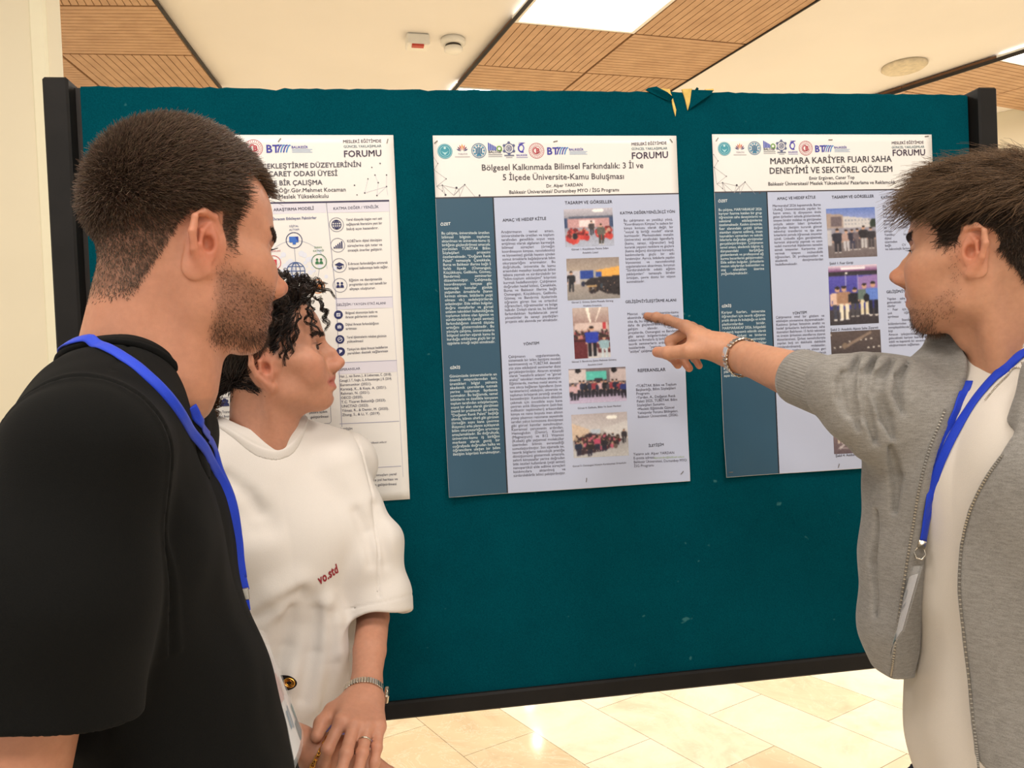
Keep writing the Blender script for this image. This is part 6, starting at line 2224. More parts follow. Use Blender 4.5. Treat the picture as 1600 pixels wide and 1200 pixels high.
    ta = hd.R
    m = MB()
    for i in range(5):
        yy = (i - 2) * .0068
        m.box(hd.w((.0885 - 8 * yy * yy, yy, -.0590)), ta[:, 0] * .0025, ta[:, 1] * .0031, ta[:, 2] * .0034, .0008)
    m.build('teeth', plain('tooth_enamel', s255(230, 220, 204), .25, vary=.02), p)
    V, Q = mesh_sdf(shirt, (-.80, 1.00, zhem - .03), (-.14, 1.62, CAMH + .02), .0032)
    tee = obj('t_shirt', V, Q, M_WHITE_TEE, p, True, label='loose white cotton T-shirt')
    collar_band(shirt_raw, lambda P: sd_cone(P, axis0, axis1, .070, .050), nb - [.16, .16, .12], nb + [.16, .16, .12], M_WHITE_TEE, p, 'ribbed white neckband', .0085, .003, .0038)
    lower_body(p, nb, T, .90, zhem + .03, knit('violet_cloth', s255(104, 92, 150), .08, .8), M_SHOE, dict(abd_r=(.10, .14, .2), hip_r=(.118, .17, .2)), 'violet blue trousers')
    return dict(hd=hd, shirt=shirt, T=T, nb=nb, p=p, body=body, wrL=wrL, elL=elL, HL=HL, wrR=wrR, elR=elR, HR=HR, handL=handL, tee=tee)


M_WHITE_TEE = knit('white_jersey', s255(224, 217, 210), .02, .85, .1, .25)
WM = woman()
# ------------------------------------------------------------------ man pointing at the poster (right)
def right_man():
    rng = np.random.default_rng(31)
    hd = Head((.6626, 1.0641, CAMH + .1290), 133, 6, 0, 1.0, brow=.9, cran_c=(-.010, 0, .048), cran_r=(.086, .075, .078), chin=(.068, 0, -.092), chin_r=(.018, .018, .015),
              chin_side=(.062, .012, -.090), gonion=(.010, .045, -.060), up_lip=(.0935, 0, -.0530), low_lip=(.0905, 0, -.0685), nose_mid=(.103, 0, -.008), nose_tip=(.1155, 0, -.0265), eye_open=.0022, eye_dz=-.0025)
    nb = np.array([.702, 1.074, CAMH - .008])
    yaw = math.radians(200)
    T = frame((math.cos(yaw), math.sin(yaw), 0))
    tw = lambda q: nb + T @ np.asarray(q, float)
    p = thing('person', 'man with brown fringe in a grey hoodie pointing at the middle poster', 'person', (nb[0], nb[1], 0))
    shL = tw((-.015, .168, -.062))
    shR = tw((.050, -.150, -.088))
    elL = tw((-.03, .215, -.36))
    wrL = tw((.01, .225, -.60))
    elR, wrR = at(1310, 611, 1.125), at(1139, 549, 1.360)
    k = unit(at(1072, 509, 1.437) - wrR)
    c = unit(CAMO - wrR)
    th = unit(c - k * (k @ c))
    bk = unit(np.cross(k, th))
    a_ = .10
    th, bk = th * math.cos(a_) - bk * math.sin(a_), bk * math.cos(a_) + th * math.sin(a_)
    HR = np.stack([k, th, bk], 1)

    def neck(P):
        d = sd_cone(P, hd.w((-.030, 0, -.012)), tw((-.020, 0, .02)), .053, .058)
        d = smin(d, sd_cone(P, hd.w((-.008, 0, -.060)), tw((.012, 0, .0)), .038, .047), .03)
        d = smin(d, sd_cone(P, hd.w((-.012, .056, -.03)), tw((.045, .018, -.03)), .013, .010), .022)
        return smin(d, sd_ell(P, hd.w((.016, 0, -.112)), (.014, .014, .014)), .02)
    fingers = [(.16, .10, .06, .04), (.98, 1.30, .55, .0), (1.12, 1.22, .5, -.04), (1.15, 1.15, .45, -.08)]
    thumb = [(.018, .022, -.012), (.046, .042, -.032), (.080, .046, -.054), (.106, .042, -.064)]
    hand = lambda P: hand_field(P, wrR, HR, 1.0, fingers, thumb, 1)

    def body(P):
        d = smin(hd.f(P), neck(P), .022)
        d = smin(d, smax(torso_field(P, nb, T, .90, {}), np.minimum(tee_raw(P) + .006, tee_hole(P) - .006), .004), .012)
        d = smin(d, sd_chain(P, [shR, elR], [.034, .024], .004), .02)
        d = smin(d, sd_chain(P, [elR, elR * .70 + wrR * .30, elR * .25 + wrR * .75, wrR], [.0250, .0385, .0295, .0250], .004), .012)
        d = smin(d, sd_chain(P, [shL, elL, wrL], [.040, .036, .027], .006), .02)
        d = smin(d, hand_field(P, wrL, np.stack([np.array([0, 0, -1.0]), T[:, 0], T[:, 1]], 1), 1.0, [(.35, .45, .3), (.40, .5, .3), (.45, .5, .3), (.5, .5, .3)], [(.018, .022, -.006), (.044, .040, -.016), (.068, .046, -.026), (.090, .046, -.036)], 1)[0], .012)
        return smin(d, hand(P)[0], .012)

    tee_hole = lambda P: sd_cone(P, tw((-.030, 0, .09)), tw((-.002, 0, -.12)), .069, .050)

    def tee_raw(P):
        t = torso_field(P, nb, T, .97, dict(rib_r=(.105, .158, .20), abd_r=(.108, .150, .25)))
        Q = (P - f32(nb)[0]) @ np.asarray(T, np.float32)
        th_ = np.arctan2(Q[:, 1], Q[:, 0] + .03)
        d = t - .006 + .0025 * np.sin(th_ * 8 + Q[:, 2] * 12) * sstep(-.15, -.35, Q[:, 2]) + .001 * hash3(P, 30)
        return d

    def tee(P):
        return smax(smax(tee_raw(P), -tee_hole(P), .004), np.float32(CAMH - .72) - P[:, 2], .004)
    zh = CAMH - .470
    cuff0, cuff1 = elR * .72 + wrR * .28, elR
    axc = unit(wrR - elR).astype(np.float32)

    arm_base = lambda P: sd_chain(P, arm_pts, arm_rad, .01)
    arm_pts = [at(1306, 602, 1.13), at(1346, 618, 1.125), at(1392, 632, 1.13), shR, tw((-.01, -.09, -.055))]
    arm_rad = [.034, .049, .058, .057, .050]

    sag = [at(1316, 628, 1.118), at(1336, 655, 1.11), at(1366, 676, 1.11), at(1400, 690, 1.13)]

    def arm_cloth(P):
        """pushed-up sleeve with bunched folds"""
        a = arm_base(P)
        a = smin(a, sd_chain(P, sag, [.016, .024, .028, .024], .004), .03)
        return a + .0026 * hash3(P, 28)

    base_t = lambda P: torso_field(P, nb, T, 1.03, dict(rib_r=(.112, .165, .20), abd_r=(.118, .168, .24), shoulder=(-.015, .168, -.092)))
    lapel = [trace(base_t, x, y, .5, 1.7) for x, y in ((1476, 578), (1452, 620), (1428, 670), (1410, 730), (1404, 790))]

    def hood_raw(P):
        t = torso_field(P, nb, T, 1.03, dict(rib_r=(.112, .165, .20), abd_r=(.118, .168, .24), shoulder=(-.015, .168, -.092)))
        lap = sd_chain(P, lapel, [.010, .013, .013, .012, .008], .004)
        t = smin(t, lap, .008)
        # the far front panel swings out to the left
        far = sd_chain(P, [tw((.05, -.10, -.14)), tw((.085, -.105, -.30)), tw((.100, -.100, -.40)), tw((.080, -.090, -.48))], [.05, .048, .044, .036], .03)
        d = smin(t, far, .06)
        aL = sd_chain(P, [shL, elL], [.068, .066], .03)
        d = smin(smin(d, aL, .04), arm_cloth(P), .03)
        Q = (P - f32(nb)[0]) @ np.asarray(T, np.float32)
        th_ = np.arctan2(Q[:, 1], Q[:, 0] + .03)
        d = d + .0040 * np.sin(th_ * 7 + Q[:, 2] * 9 + 1) * sstep(-.12, -.3, Q[:, 2]) + .0022 * hash3(P, 24)
        # long crease from the armpit
        d = smax(d, -sd_chain(P, [tw((.10, -.10, -.03)), tw((.125, -.11, -.12)), tw((.13, -.125, -.22))], [.004, .005, .003]) + .001, .016)
        d = d - .014
        for ch, r_ in grooves:
            d = smax(d, -sd_chain(P, ch, [r_ * .3] + [r_] * (len(ch) - 2) + [r_ * .3], .003), .009)
        return d
    grooves, gl_ = [], []
    for line, r_ in ((((1315, 578), (1313, 595), (1314, 620), (1321, 648)), .0050), (((1344, 551), (1331, 580), (1329, 613), (1336, 650), (1341, 672)), .0055),
                     (((1373, 552), (1354, 580), (1352, 613), (1360, 655), (1368, 692)), .0055), (((1397, 558), (1377, 587), (1374, 612), (1386, 655), (1397, 685)), .0070),
                     (((1421, 562), (1407, 588), (1404, 615), (1412, 645)), .0050), (((1392, 700), (1400, 745), (1396, 800)), .007), (((1368, 800), (1362, 880), (1366, 960)), .006)):
        hits = [trace(hood_raw, x, y, .6, 1.5) for x, y in line]
        hits = [q for q in hits if abs(float(hood_raw(np.array([q], np.float32))[0])) < .002 and q[1] < 1.35]
        if len(hits) > 2:
            gl_.append((hits, r_))
            g_ = grad(hood_raw, np.array(hits), .004)
            gl_.append(([q - n_ * .008 for q, n_ in zip(hits, g_)], r_ * .8))

    grooves.extend(gl_)
    # edges of the open front, found on the cloth from where the photo shows them
    farE = [(1500, 590), (1480, 640), (1456, 700), (1440, 760), (1430, 820), (1420, 880), (1408, 960), (1399, 1030), (1395, 1058)]
    nearE = [(1600, 655), (1560, 710), (1532, 750), (1508, 800), (1496, 850), (1492, 920), (1500, 1000), (1510, 1090), (1518, 1160), (1522, 1200)]
    FT = frame((math.cos(yaw), math.sin(yaw), 0))

    def edge(E_):
        pts = np.array([trace(hood_raw, x, y, .5, 1.6) for x, y in E_])
        L_ = (pts - nb) @ FT
        o = np.argsort(L_[:, 2])
        return pts, L_[o, 2], L_[o, 1]
    ptsF, zF, yF = edge(farE)
    ptsN, zN, yN = edge(nearE)

    def opening(P):
        Q = (P - f32(nb)[0]) @ np.asarray(FT, np.float32)
        a = np.interp(Q[:, 2], zF, yF)
        b = np.interp(Q[:, 2], zN, yN)
        d = np.maximum(a - Q[:, 1], Q[:, 1] - b) * .8
        return np.maximum(d, .02 - Q[:, 0])

    hood_path = [tw((.088, -.075, -.065)), tw((.060, -.088, -.020)), tw((.005, -.092, .016)), tw((-.060, -.065, .032)), tw((-.088, 0, .030)), tw((-.060, .070, .032)), tw((.005, .098, .020)), tw((.062, .096, -.030)), tw((.092, .080, -.085))]

    def hoodie(P):
        d = hood_raw(P)
        inner = d + .016
        hd_ = sd_chain(P, hood_path, [.016, .026, .032, .036, .040, .036, .034, .030, .018], .02)
        hd_ = hd_ + .003 * hash3(P, 40)
        op = opening(P)
        d = smax(d, -op, .006)
        d = smax(d, -sd_cone(P, tw((-.030, 0, .14)), tw((.010, 0, -.07)), .078, .060), .006)
        d = smax(d, -np.maximum(inner, .0 - (P[:, 2] - np.float32(zh + .30))), .004)
        d = smin(d, hd_, .016)
        d = smax(d, np.float32(zh) - P[:, 2] + .008 * np.sin(P[:, 0] * 30) - .75 * np.maximum(((P - f32(nb)[0]) @ np.asarray(T, np.float32))[:, 1] + .03, 0), .006)
        sl = sd_chain(P, [shL * .2 + elL * .8, elL, wrL + np.array([0, 0, .03])], [.080, .076, .046], .02) + .003 * hash3(P, 40)
        d = smin(d, smax(sl, np.float32(wrL[2] + .015) - P[:, 2], .006), .02)
        d = smax(d, -(smax(torso_field(P, nb, T, .98, dict(rib_r=(.107, .160, .20), abd_r=(.110, .152, .25))) - .006, P[:, 2] - np.float32(nb[2] - .02), .004)), .004)
        cut = (P - f32(elR)[0]) @ axc
        return d
    sk = np.array(s255(202, 148, 118))

    def stub(L):
        x, y, z = L[:, 0], np.abs(L[:, 1]), L[:, 2]
        lo = sstep(-.114, -.096, z) * sstep(.0, -.03, z - (x - .03) * .2)
        jaw = sstep(.014, .0, np.abs(z + .070 + .34 * (x - .03)) - .010) * sstep(.004, .02, x)
        sb = sstep(.028, .018, x) * sstep(.004, .012, x) * sstep(-.06, -.03, z) * (z < .02)
        ch = sstep(.016, .0, np.abs(z + .097) - .010) * sstep(.04, .055, x)
        return np.clip(.55 * jaw * lo + .4 * sb + 1.0 * ch, 0, 1)

    def colour(P):
        L = hd.loc(P)
        x, y, z = L[:, 0], np.abs(L[:, 1]), L[:, 2]
        c_ = np.tile(sk, (len(P), 1)) * (1 + .04 * hash3(P, 60))[:, None]
        red = np.exp(-(((x + .008) / .022) ** 2 + ((y - .079) / .012) ** 2 + ((z - .004) / .034) ** 2))
        red = red + .8 * np.exp(-(((x - .112) / .014) ** 2 + (y / .018) ** 2 + ((z + .028) / .014) ** 2)) + .35 * np.exp(-(((x - .07) / .02) ** 2 + ((y - .05) / .02) ** 2 + ((z + .028) / .02) ** 2))
        c_ = c_ * (1 - .8 * np.clip(red, 0, 1)[:, None] * (1 - np.array([1.03, .68, .62])))
        kk = np.clip(stub(L) * .34, 0, .6)[:, None]
        c_ = c_ * (1 - kk) + kk * np.array(s255(108, 78, 60))
        lz = lip_mask(L, hd.h, .0095)
        c_ = c_ * (1 - lz[:, None] * .55) + lz[:, None] * .55 * np.array(s255(190, 112, 98))
        lid = np.exp(-(((z - .0075) / .0018) ** 2 + ((y - .0335) / .014) ** 4)) * (x > .06)
        c_ = c_ * (1 - lid[:, None] * .6) + lid[:, None] * .6 * np.array(s255(80, 54, 44))
        sc = scalp(P) * .9
        c_ = c_ * (1 - sc[:, None]) + sc[:, None] * np.array(s255(56, 42, 34))
        r = np.zeros(len(P))
        for pts, dr in HT[0]:
            for q in pts[:2]:
                r += .5 * np.exp(-(((P - q) ** 2).sum(1)) / .008 ** 2)
            r += np.exp(-(((P - pts[3]) ** 2).sum(1)) / .012 ** 2)
        r += np.exp(-(((P - HT[1][3]) ** 2).sum(1)) / .014 ** 2)
        r = np.clip(r, 0, 1)[:, None]
        return c_ * (1 - .5 * r * (1 - np.array([1.05, .72, .66])))
    _d, tips_, tp_ = hand(np.zeros((1, 3), np.float32))
    HT = (tips_, tp_)

    def scalp(P):
        L = hd.loc(P)
        x, y, z = L[:, 0], np.abs(L[:, 1]), L[:, 2]
        top = sstep(.050, .060, z + .1 * np.minimum(x, 0)) * sstep(.0, .008, (.086 - .75 * np.maximum(y - .03, 0)) - x)
        side = sstep(.044, .036, x - .2 * np.maximum(z - .03, 0)) * sstep(.004, .020, z) * (x > .012)
        back = sstep(.0, .012, z - (.004 + 1.5 * (x + .030))) * sstep(-.070, -.052, z) * (x < -.020)
        over = sstep(.034, .040, z) * sstep(.050, .040, x - .2 * np.maximum(z - .03, 0))
        a = np.maximum(np.maximum(top, side), np.maximum(back, over))
        return a * (sd_ell(L, (-.008, 0, .004), (.026, .2, .036)) > .001)
    if True:
        zc = hd.o[2] - .18
        xa = hd.o[0] - .16
        bx = [((xa, hd.o[1] - .17, zc), hd.o + .16, .0016), ((.24, .66, CAMH - .86), (1.05, 1.58, zc), .0036), ((.24, 1.0, zc), (xa, 1.60, CAMH + .18), .0015)]
    V, Q = body_object(body, bx, p, colour)
    parts = []
    R0 = scatter(V, Q, scalp, 26000, rng)
    L = hd.loc(R0.astype(np.float32))
    n = grad(hd.f, R0)
    fwd, left, up = hd.R[:, 0], hd.R[:, 1], hd.R[:, 2]
    long_ = sstep(.048, .070, L[:, 2] + .05 * L[:, 0])
    ln = .010 + .038 * long_ * (1 - .10 * sstep(.03, .08, L[:, 0]))
    ln *= rng.uniform(.55, 1.2, len(ln)) * (1 + .25 * hash3(R0.astype(np.float32), 110))
    part = np.clip(L[:, 1] / .05, -1, 1)[:, None]
    flow = fwd * (1.0 * long_[:, None] + .1) + left * part * .35 - up * (.9 * (1 - long_[:, None]))
    clump = np.stack([hash3(R0.astype(np.float32) + 3 * i, 150) for i in range(3)], 1)
    dr = n * (.55 + .25 * long_[:, None]) + flow * .8 + .42 * clump + rng.normal(0, .12, n.shape)
    dr /= np.linalg.norm(dr, axis=1, keepdims=True)
    kk = 7
    t = np.linspace(0, 1, kk)[None, :, None]
    front = sstep(.035, .085, L[:, 0])[:, None]
    bend = fwd * (.45 * long_[:, None] - .35 * front) - up * (.75 * long_[:, None] * (.35 + .25 * front) + .2) - n * .30 + .35 * clump + rng.normal(0, .10, n.shape)
    S = R0[:, None] - n[:, None] * .001 + dr[:, None] * ln[:, None, None] * t + bend[:, None] * (ln[:, None, None] * .75) * t ** 2
    S += .0010 * np.sin(t * 12 + rng.uniform(0, 6, (len(S), 1, 1))) * rng.normal(0, 1, (len(S), 1, 3)) * t
    base = np.where(long_[:, None] > .5, np.array([[96, 72, 50]]), np.array([[66, 51, 40]]))
    colr = np.clip(lin(base / 255.0) * (1 + rng.normal(0, .3, (len(S), 1))), .003, 1)
    parts.append(strand_mesh(S, .00040, .00014, colr))
    R3 = scatter(V, Q, scalp, 12000, rng)
    n3 = grad(hd.f, R3)
    d3 = n3 * .5 + fwd * .3 - up * .3 + rng.normal(0, .25, n3.shape)
    S3 = R3[:, None] + d3[:, None] * rng.uniform(.008, .016, (len(R3), 1, 1)) * np.linspace(0, 1, 3)[None, :, None]
    parts.append(strand_mesh(S3, .0005, .0002, tint(rng, len(S3), (66, 51, 40), .25)))
    hv, hq, hc = join(parts)
    obj('hair', hv, hq, M_HAIR, p, True, hc, label='brown hair swept forward into a fringe, short sides')
    R1 = scatter(V, Q, lambda P: stub(hd.loc(P)) ** 1.5 * (hd.loc(P)[:, 2] > -.13), 3600, rng)
    n1 = grad(hd.f, R1)
    L1 = hd.loc(R1.astype(np.float32))
    d1 = n1 * .8 - up * .7 + rng.normal(0, .25, n1.shape)
    l1 = (.0018 + .003 * sstep(-.085, -.1, L1[:, 2])) * rng.uniform(.6, 1.2, len(R1))
    S1 = R1[:, None] + d1[:, None] * l1[:, None, None] * np.linspace(0, 1, 3)[None, :, None]
    v, q, c_ = strand_mesh(S1, .00018, .0001, tint(rng, len(S1), (96, 70, 52), .25))
    obj('stubble', v, q, M_HAIR, p, True, c_, label='light stubble, darker on the chin')

    def brow(P):
        L = hd.loc(P)
        ya = np.abs(L[:, 1])
        return np.exp(-((L[:, 2] - .0265 - .10 * np.maximum(ya - .02, 0)) / .0042) ** 4) * (ya > .009) * (ya < .046) * (L[:, 0] > .045)
    R2 = scatter(V, Q, brow, 900, rng)
    n2 = grad(hd.f, R2)
    sd = np.sign(hd.loc(R2.astype(np.float32))[:, 1])[:, None] * left[None]
    d2 = sd * .9 + up * .25 + rng.normal(0, .2, n2.shape)
    d2 = d2 - n2 * ((d2 * n2).sum(1, keepdims=True)) * .85 + n2 * .12
    S2 = R2[:, None] + d2[:, None] * .0060 * np.linspace(0, 1, 3)[None, :, None]
    v, q, c_ = strand_mesh(S2, .0003, .0001, tint(rng, len(S2), (66, 48, 40), .2))
    obj('eyebrow', v, q, M_HAIR, p, True, c_)
    lashes(hd, p, rng, -.5, -.003)
    eyes(hd, p, (0, -.45))
    # thumb nail
    tp = HT[1]
    dn = unit(tp[3] - tp[2])
    nn = unit(c - dn * (c @ dn))
    cc = tp[3] + nn * .0072 - dn * .001
    sd_ = np.cross(dn, nn)
    Vn, Pn = [], []
    for i in range(7):
        for j in range(7):
            a, b = (i - 3) / 3, (j - 3) / 3
            Vn.append(cc + dn * a * .0068 * (1 - .15 * b * b) + sd_ * b * .0056 - nn * (.0030 * b * b + .0012 * a * a))
    Pn = [[i * 7 + j, i * 7 + j + 1, i * 7 + 8 + j, i * 7 + 7 + j] for i in range(6) for j in range(6)]
    obj('thumbnail', Vn, Pn, plain('fingernail', s255(232, 176, 150), .25, vary=.03), p, True, label='pale thumbnail')
    lower_body(p, nb, T, .97, CAMH - .66, M_DENIM, M_SHOE, {}, 'dark trousers')
    V, Q = mesh_sdf(tee, (.36, .74, CAMH - .74), (.96, 1.34, CAMH + .06), .0038)
    tobj = obj('t_shirt', V, Q, M_CREAM_TEE, p, True, label='off-white T-shirt under the hoodie')
    cb = collar_band(tee_raw, tee_hole, nb - [.16, .16, .14], nb + [.16, .16, .12], M_CREAM_TEE, tobj, 'ribbed off-white neckband', .0085, .003)
    V, Q = mesh_sdf(hoodie, (.34, .62, zh - .26), (1.02, 1.40, CAMH + .10), .0034)
    hobj = obj('hoodie', V, Q, M_GREY, p, True, label='open heather grey zip hoodie')
    # ribbed cuff pushed up to the elbow
    m = MB()
    u = unit(wrR - elR)
    N = unit(np.cross(u, [0, 0, 1]))
    Bv = np.cross(N, u)
    c0, c1 = elR - (wrR - elR) * .03, at(1256, 590, 1.208)
    c1 = elR + u * float((c1 - elR) @ u)
    rows, seg = [], 240
    for s_, r_ in ((0.0, .0455), (.25, .0450), (.6, .0445), (.93, .0440), (1.0, .0430), (1.0, .0390), (.9, .0385)):
        cc = c0 + (c1 - c0) * s_
        for i in range(seg):
            a = 2 * PI * i / seg
            rr_ = r_ + (.0005 * math.cos(a * 60) if .1 < s_ < .99 else 0)
            rows.append(cc + rr_ * (math.cos(a) * N + math.sin(a) * Bv))
    Pc = [[r * seg + i, r * seg + (i + 1) % seg, (r + 1) * seg + (i + 1) % seg, (r + 1) * seg + i] for r in range(6) for i in range(seg)]
    obj('cuff', rows, Pc, M_GREY, hobj, True, label='ribbed cuff pushed up to the elbow')
    # zip tapes along both edges
    for E_, nm_ in ((farE, 'far'), (nearE, 'near')):
        pts = np.array([trace(hoodie, x + (-3 if nm_ == 'far' else 7), y, .5, 1.6) for x, y in E_[1:]])
        pts = smooth_path(pts, 90) + unit(CAMO - pts.mean(0)) * .001
        mz = MB().tube(pts, .0016, 6)
        tt = mz.build('zip_tape', M_ZIPTAPE, hobj, True)
        tz = MB()
        for i in range(1, 89):
            tz.box(pts[i] + unit(CAMO - pts[i]) * .0018, unit(pts[i + 1] - pts[i - 1]) * .0008, np.cross(unit(pts[i + 1] - pts[i - 1]), unit(CAMO - pts[i])) * .0015, unit(CAMO - pts[i]) * .0008)
        o = tz.build('zip_teeth', M_STEEL2, tt)
        o['kind'] = 'stuff'
    return dict(hd=hd, tee=tee, hoodie=hoodie, T=T, nb=nb, p=p, body=body, wrR=wrR, elR=elR, HR=HR, hobj=hobj, collar=cb)


M_CREAM_TEE = knit('cream_jersey', s255(222, 213, 202), .02, .85, .1, .25)
M_ZIPTAPE = plain('zip_tape_grey', s255(120, 114, 106), .8)
M_STEEL2 = plain('zip_metal', s255(176, 170, 160), .3, .9)


def heather():
    t = NT('heather_grey_fleece')
    mp = t.n('ShaderNodeMapping')
    t.l(t.coord('Object'), mp.inputs[0])
    mp.inputs['Scale'].default_value = (90, 90, 420)
    nz = t.noise(1.0, 3, .6, mp.outputs[0])
    fine = t.noise(900, 2)
    c = t.ramp(nz.outputs[0], [(.3, s255(122, 118, 113)), (.7, s255(156, 152, 146))])
    c = t.mix(.35, c, t.ramp(fine.outputs[0], [(.3, s255(106, 102, 98)), (.7, s255(170, 166, 160))]))
    t.base(c)
    t.b.inputs['Roughness'].default_value = .95
    t.b.inputs['Specular IOR Level'].default_value = .15
    t.b.inputs['Sheen Weight'].default_value = .25
    t.bump(fine.outputs[0], .4, .001)
    return t.m


M_GREY = heather()
RM = right_man()
# ------------------------------------------------------------------ worn and carried things
M_BLUE = knit('blue_lanyard_ribbon', s255(28, 62, 196), .12, .55, .1, .2, 1400)
M_GOLD = plain('gold', s255(226, 172, 84), .22, 1.0, vary=.04)
M_SILVER = plain('brushed_silver', s255(206, 198, 184), .25, 1.0, vary=.05)
M_LEATHER = plain('black_leather', s255(26, 24, 26), .4, vary=.15, nscale=90)
M_CARD = vcol_material('badge_print', .3)


def clear_plastic():
    t = NT('clear_plastic')
    t.base((.95, .97, .98))
    t.b.inputs['Roughness'].default_value = .12
    t.b.inputs['Transmission Weight'].default_value = .0
    t.b.inputs['Alpha'].default_value = .22
    t.b.inputs['Specular IOR Level'].default_value = .8
    return t.m


M_CLEAR = clear_plastic()


def ribbon(name, pts, nrm, w, parent, thick=.0012, label=None):
    """flat strap through pts, nrm outward normals, w width(s)"""
    n = len(pts)
    T_ = np.gradient(pts, axis=0)
    T_ /= np.linalg.norm(T_, axis=1, keepdims=True)
    for _ in range(3):
        nrm = np.concatenate([nrm[:1], (nrm[:-2] + 2 * nrm[1:-1] + nrm[2:]) / 4, nrm[-1:]])
    nrm = nrm - T_ * (nrm * T_).sum(1, keepdims=True)
    nrm /= np.linalg.norm(nrm, axis=1, keepdims=True)
    S_ = np.cross(T_, nrm)
    w = np.broadcast_to(w, (n,))[:, None]
    sec = [(-.5, 0), (-.5, 1), (-.25, 1.25), (.25, 1.25), (.5, 1), (.5, 0)]
    V = np.concatenate([pts + S_ * w * a + nrm * thick * b for a, b in sec])
    k = len(sec)
    P = [[a * n + i, a * n + i + 1, ((a + 1) % k) * n + i + 1, ((a + 1) % k) * n + i] for a in range(k) for i in range(n - 1)]
    P += [[a * n for a in range(k)], [a * n + n - 1 for a in range(k)][::-1]]
    return obj(name, V, P, M_BLUE, parent, True, label=label)


def strap(name, f, px, w, parent, extra=None, n=60, label=None, off=.0012, face=0.0):
    q = np.array([trace(f, x, y, .4, 1.9) for x, y in px])
    q = smooth_path(q, n)
    q = project(f, q, off)
    if extra is not None:                      # carry on round the back of the neck
        cn, sg = extra
        v0 = q[0] - cn
        ex = []
        for a in np.linspace(8, 150, 24):
            b = math.radians(a) * sg
            ex.append(cn + np.array([v0[0] * math.cos(b) - v0[1] * math.sin(b), v0[0] * math.sin(b) + v0[1] * math.cos(b), v0[2] + .006 * math.sin(math.radians(a))]))
        ex = project(f, np.array(ex), off)
        q = np.concatenate([ex[::-1], q])
        q = smooth_path(q[::3], n + 30)
    g_ = grad(f, q, .004)
    if face:
        cm = CAMO - q
        cm /= np.linalg.norm(cm, axis=1, keepdims=True)
        k_ = np.linspace(0, 1, len(q))[:, None] * face
        g_ = g_ * (1 - k_) + cm * k_
        q = q + g_ * .003 * k_
    return ribbon(name, q, g_, w, parent, label=label), q


def badge(root, q, names, cols):
    """card in a clear sleeve from four corners TL, TR, BR, BL"""
    q = [np.asarray(a, float) for a in q]
    nn = unit(np.cross(q[1] - q[0], q[3] - q[0]))
    if nn @ (CAMO - q[0]) < 0:
        nn = -nn
    S = lambda u, v, o=0: q[0] * (1 - u) * (1 - v) + q[1] * u * (1 - v) + q[2] * u * v + q[3] * (1 - u) * v + nn * (o + .004 * math.sin(PI * u))
    k = 9

    def sheet(u0, u1, v0, v1, o):
        V = [S(u0 + (u1 - u0) * i / (k - 1), v0 + (v1 - v0) * j / (k - 1), o) for i in range(k) for j in range(k)]
        return V, [[i * k + j, i * k + j + 1, (i + 1) * k + j + 1, (i + 1) * k + j] for i in range(k - 1) for j in range(k - 1)]
    V, P = sheet(0, 1, 0, 1, .0016)
    V2, P2 = sheet(0, 1, 0, 1, -.0016)
    n = len(V)
    obj('clear_sleeve', V + V2, P + [[a + n for a in f[::-1]] for f in P2], M_CLEAR, root, True, label='clear plastic badge sleeve')
    V, P = sheet(.05, .95, .12, .97, 0)
    C = np.tile(lin(np.array((226, 222, 222)) / 255), (len(V), 1))
    card = obj('badge_card', V, P, M_CARD, root, True, C, label='printed paper badge')
    for (u0, u1, v0, v1, c) in cols:
        V, P = sheet(u0, u1, v0, v1, .0007)
        obj('print_block', V, P, M_CARD, card, True, np.tile(lin(np.array(c) / 255), (len(V), 1)))
    return S, nn


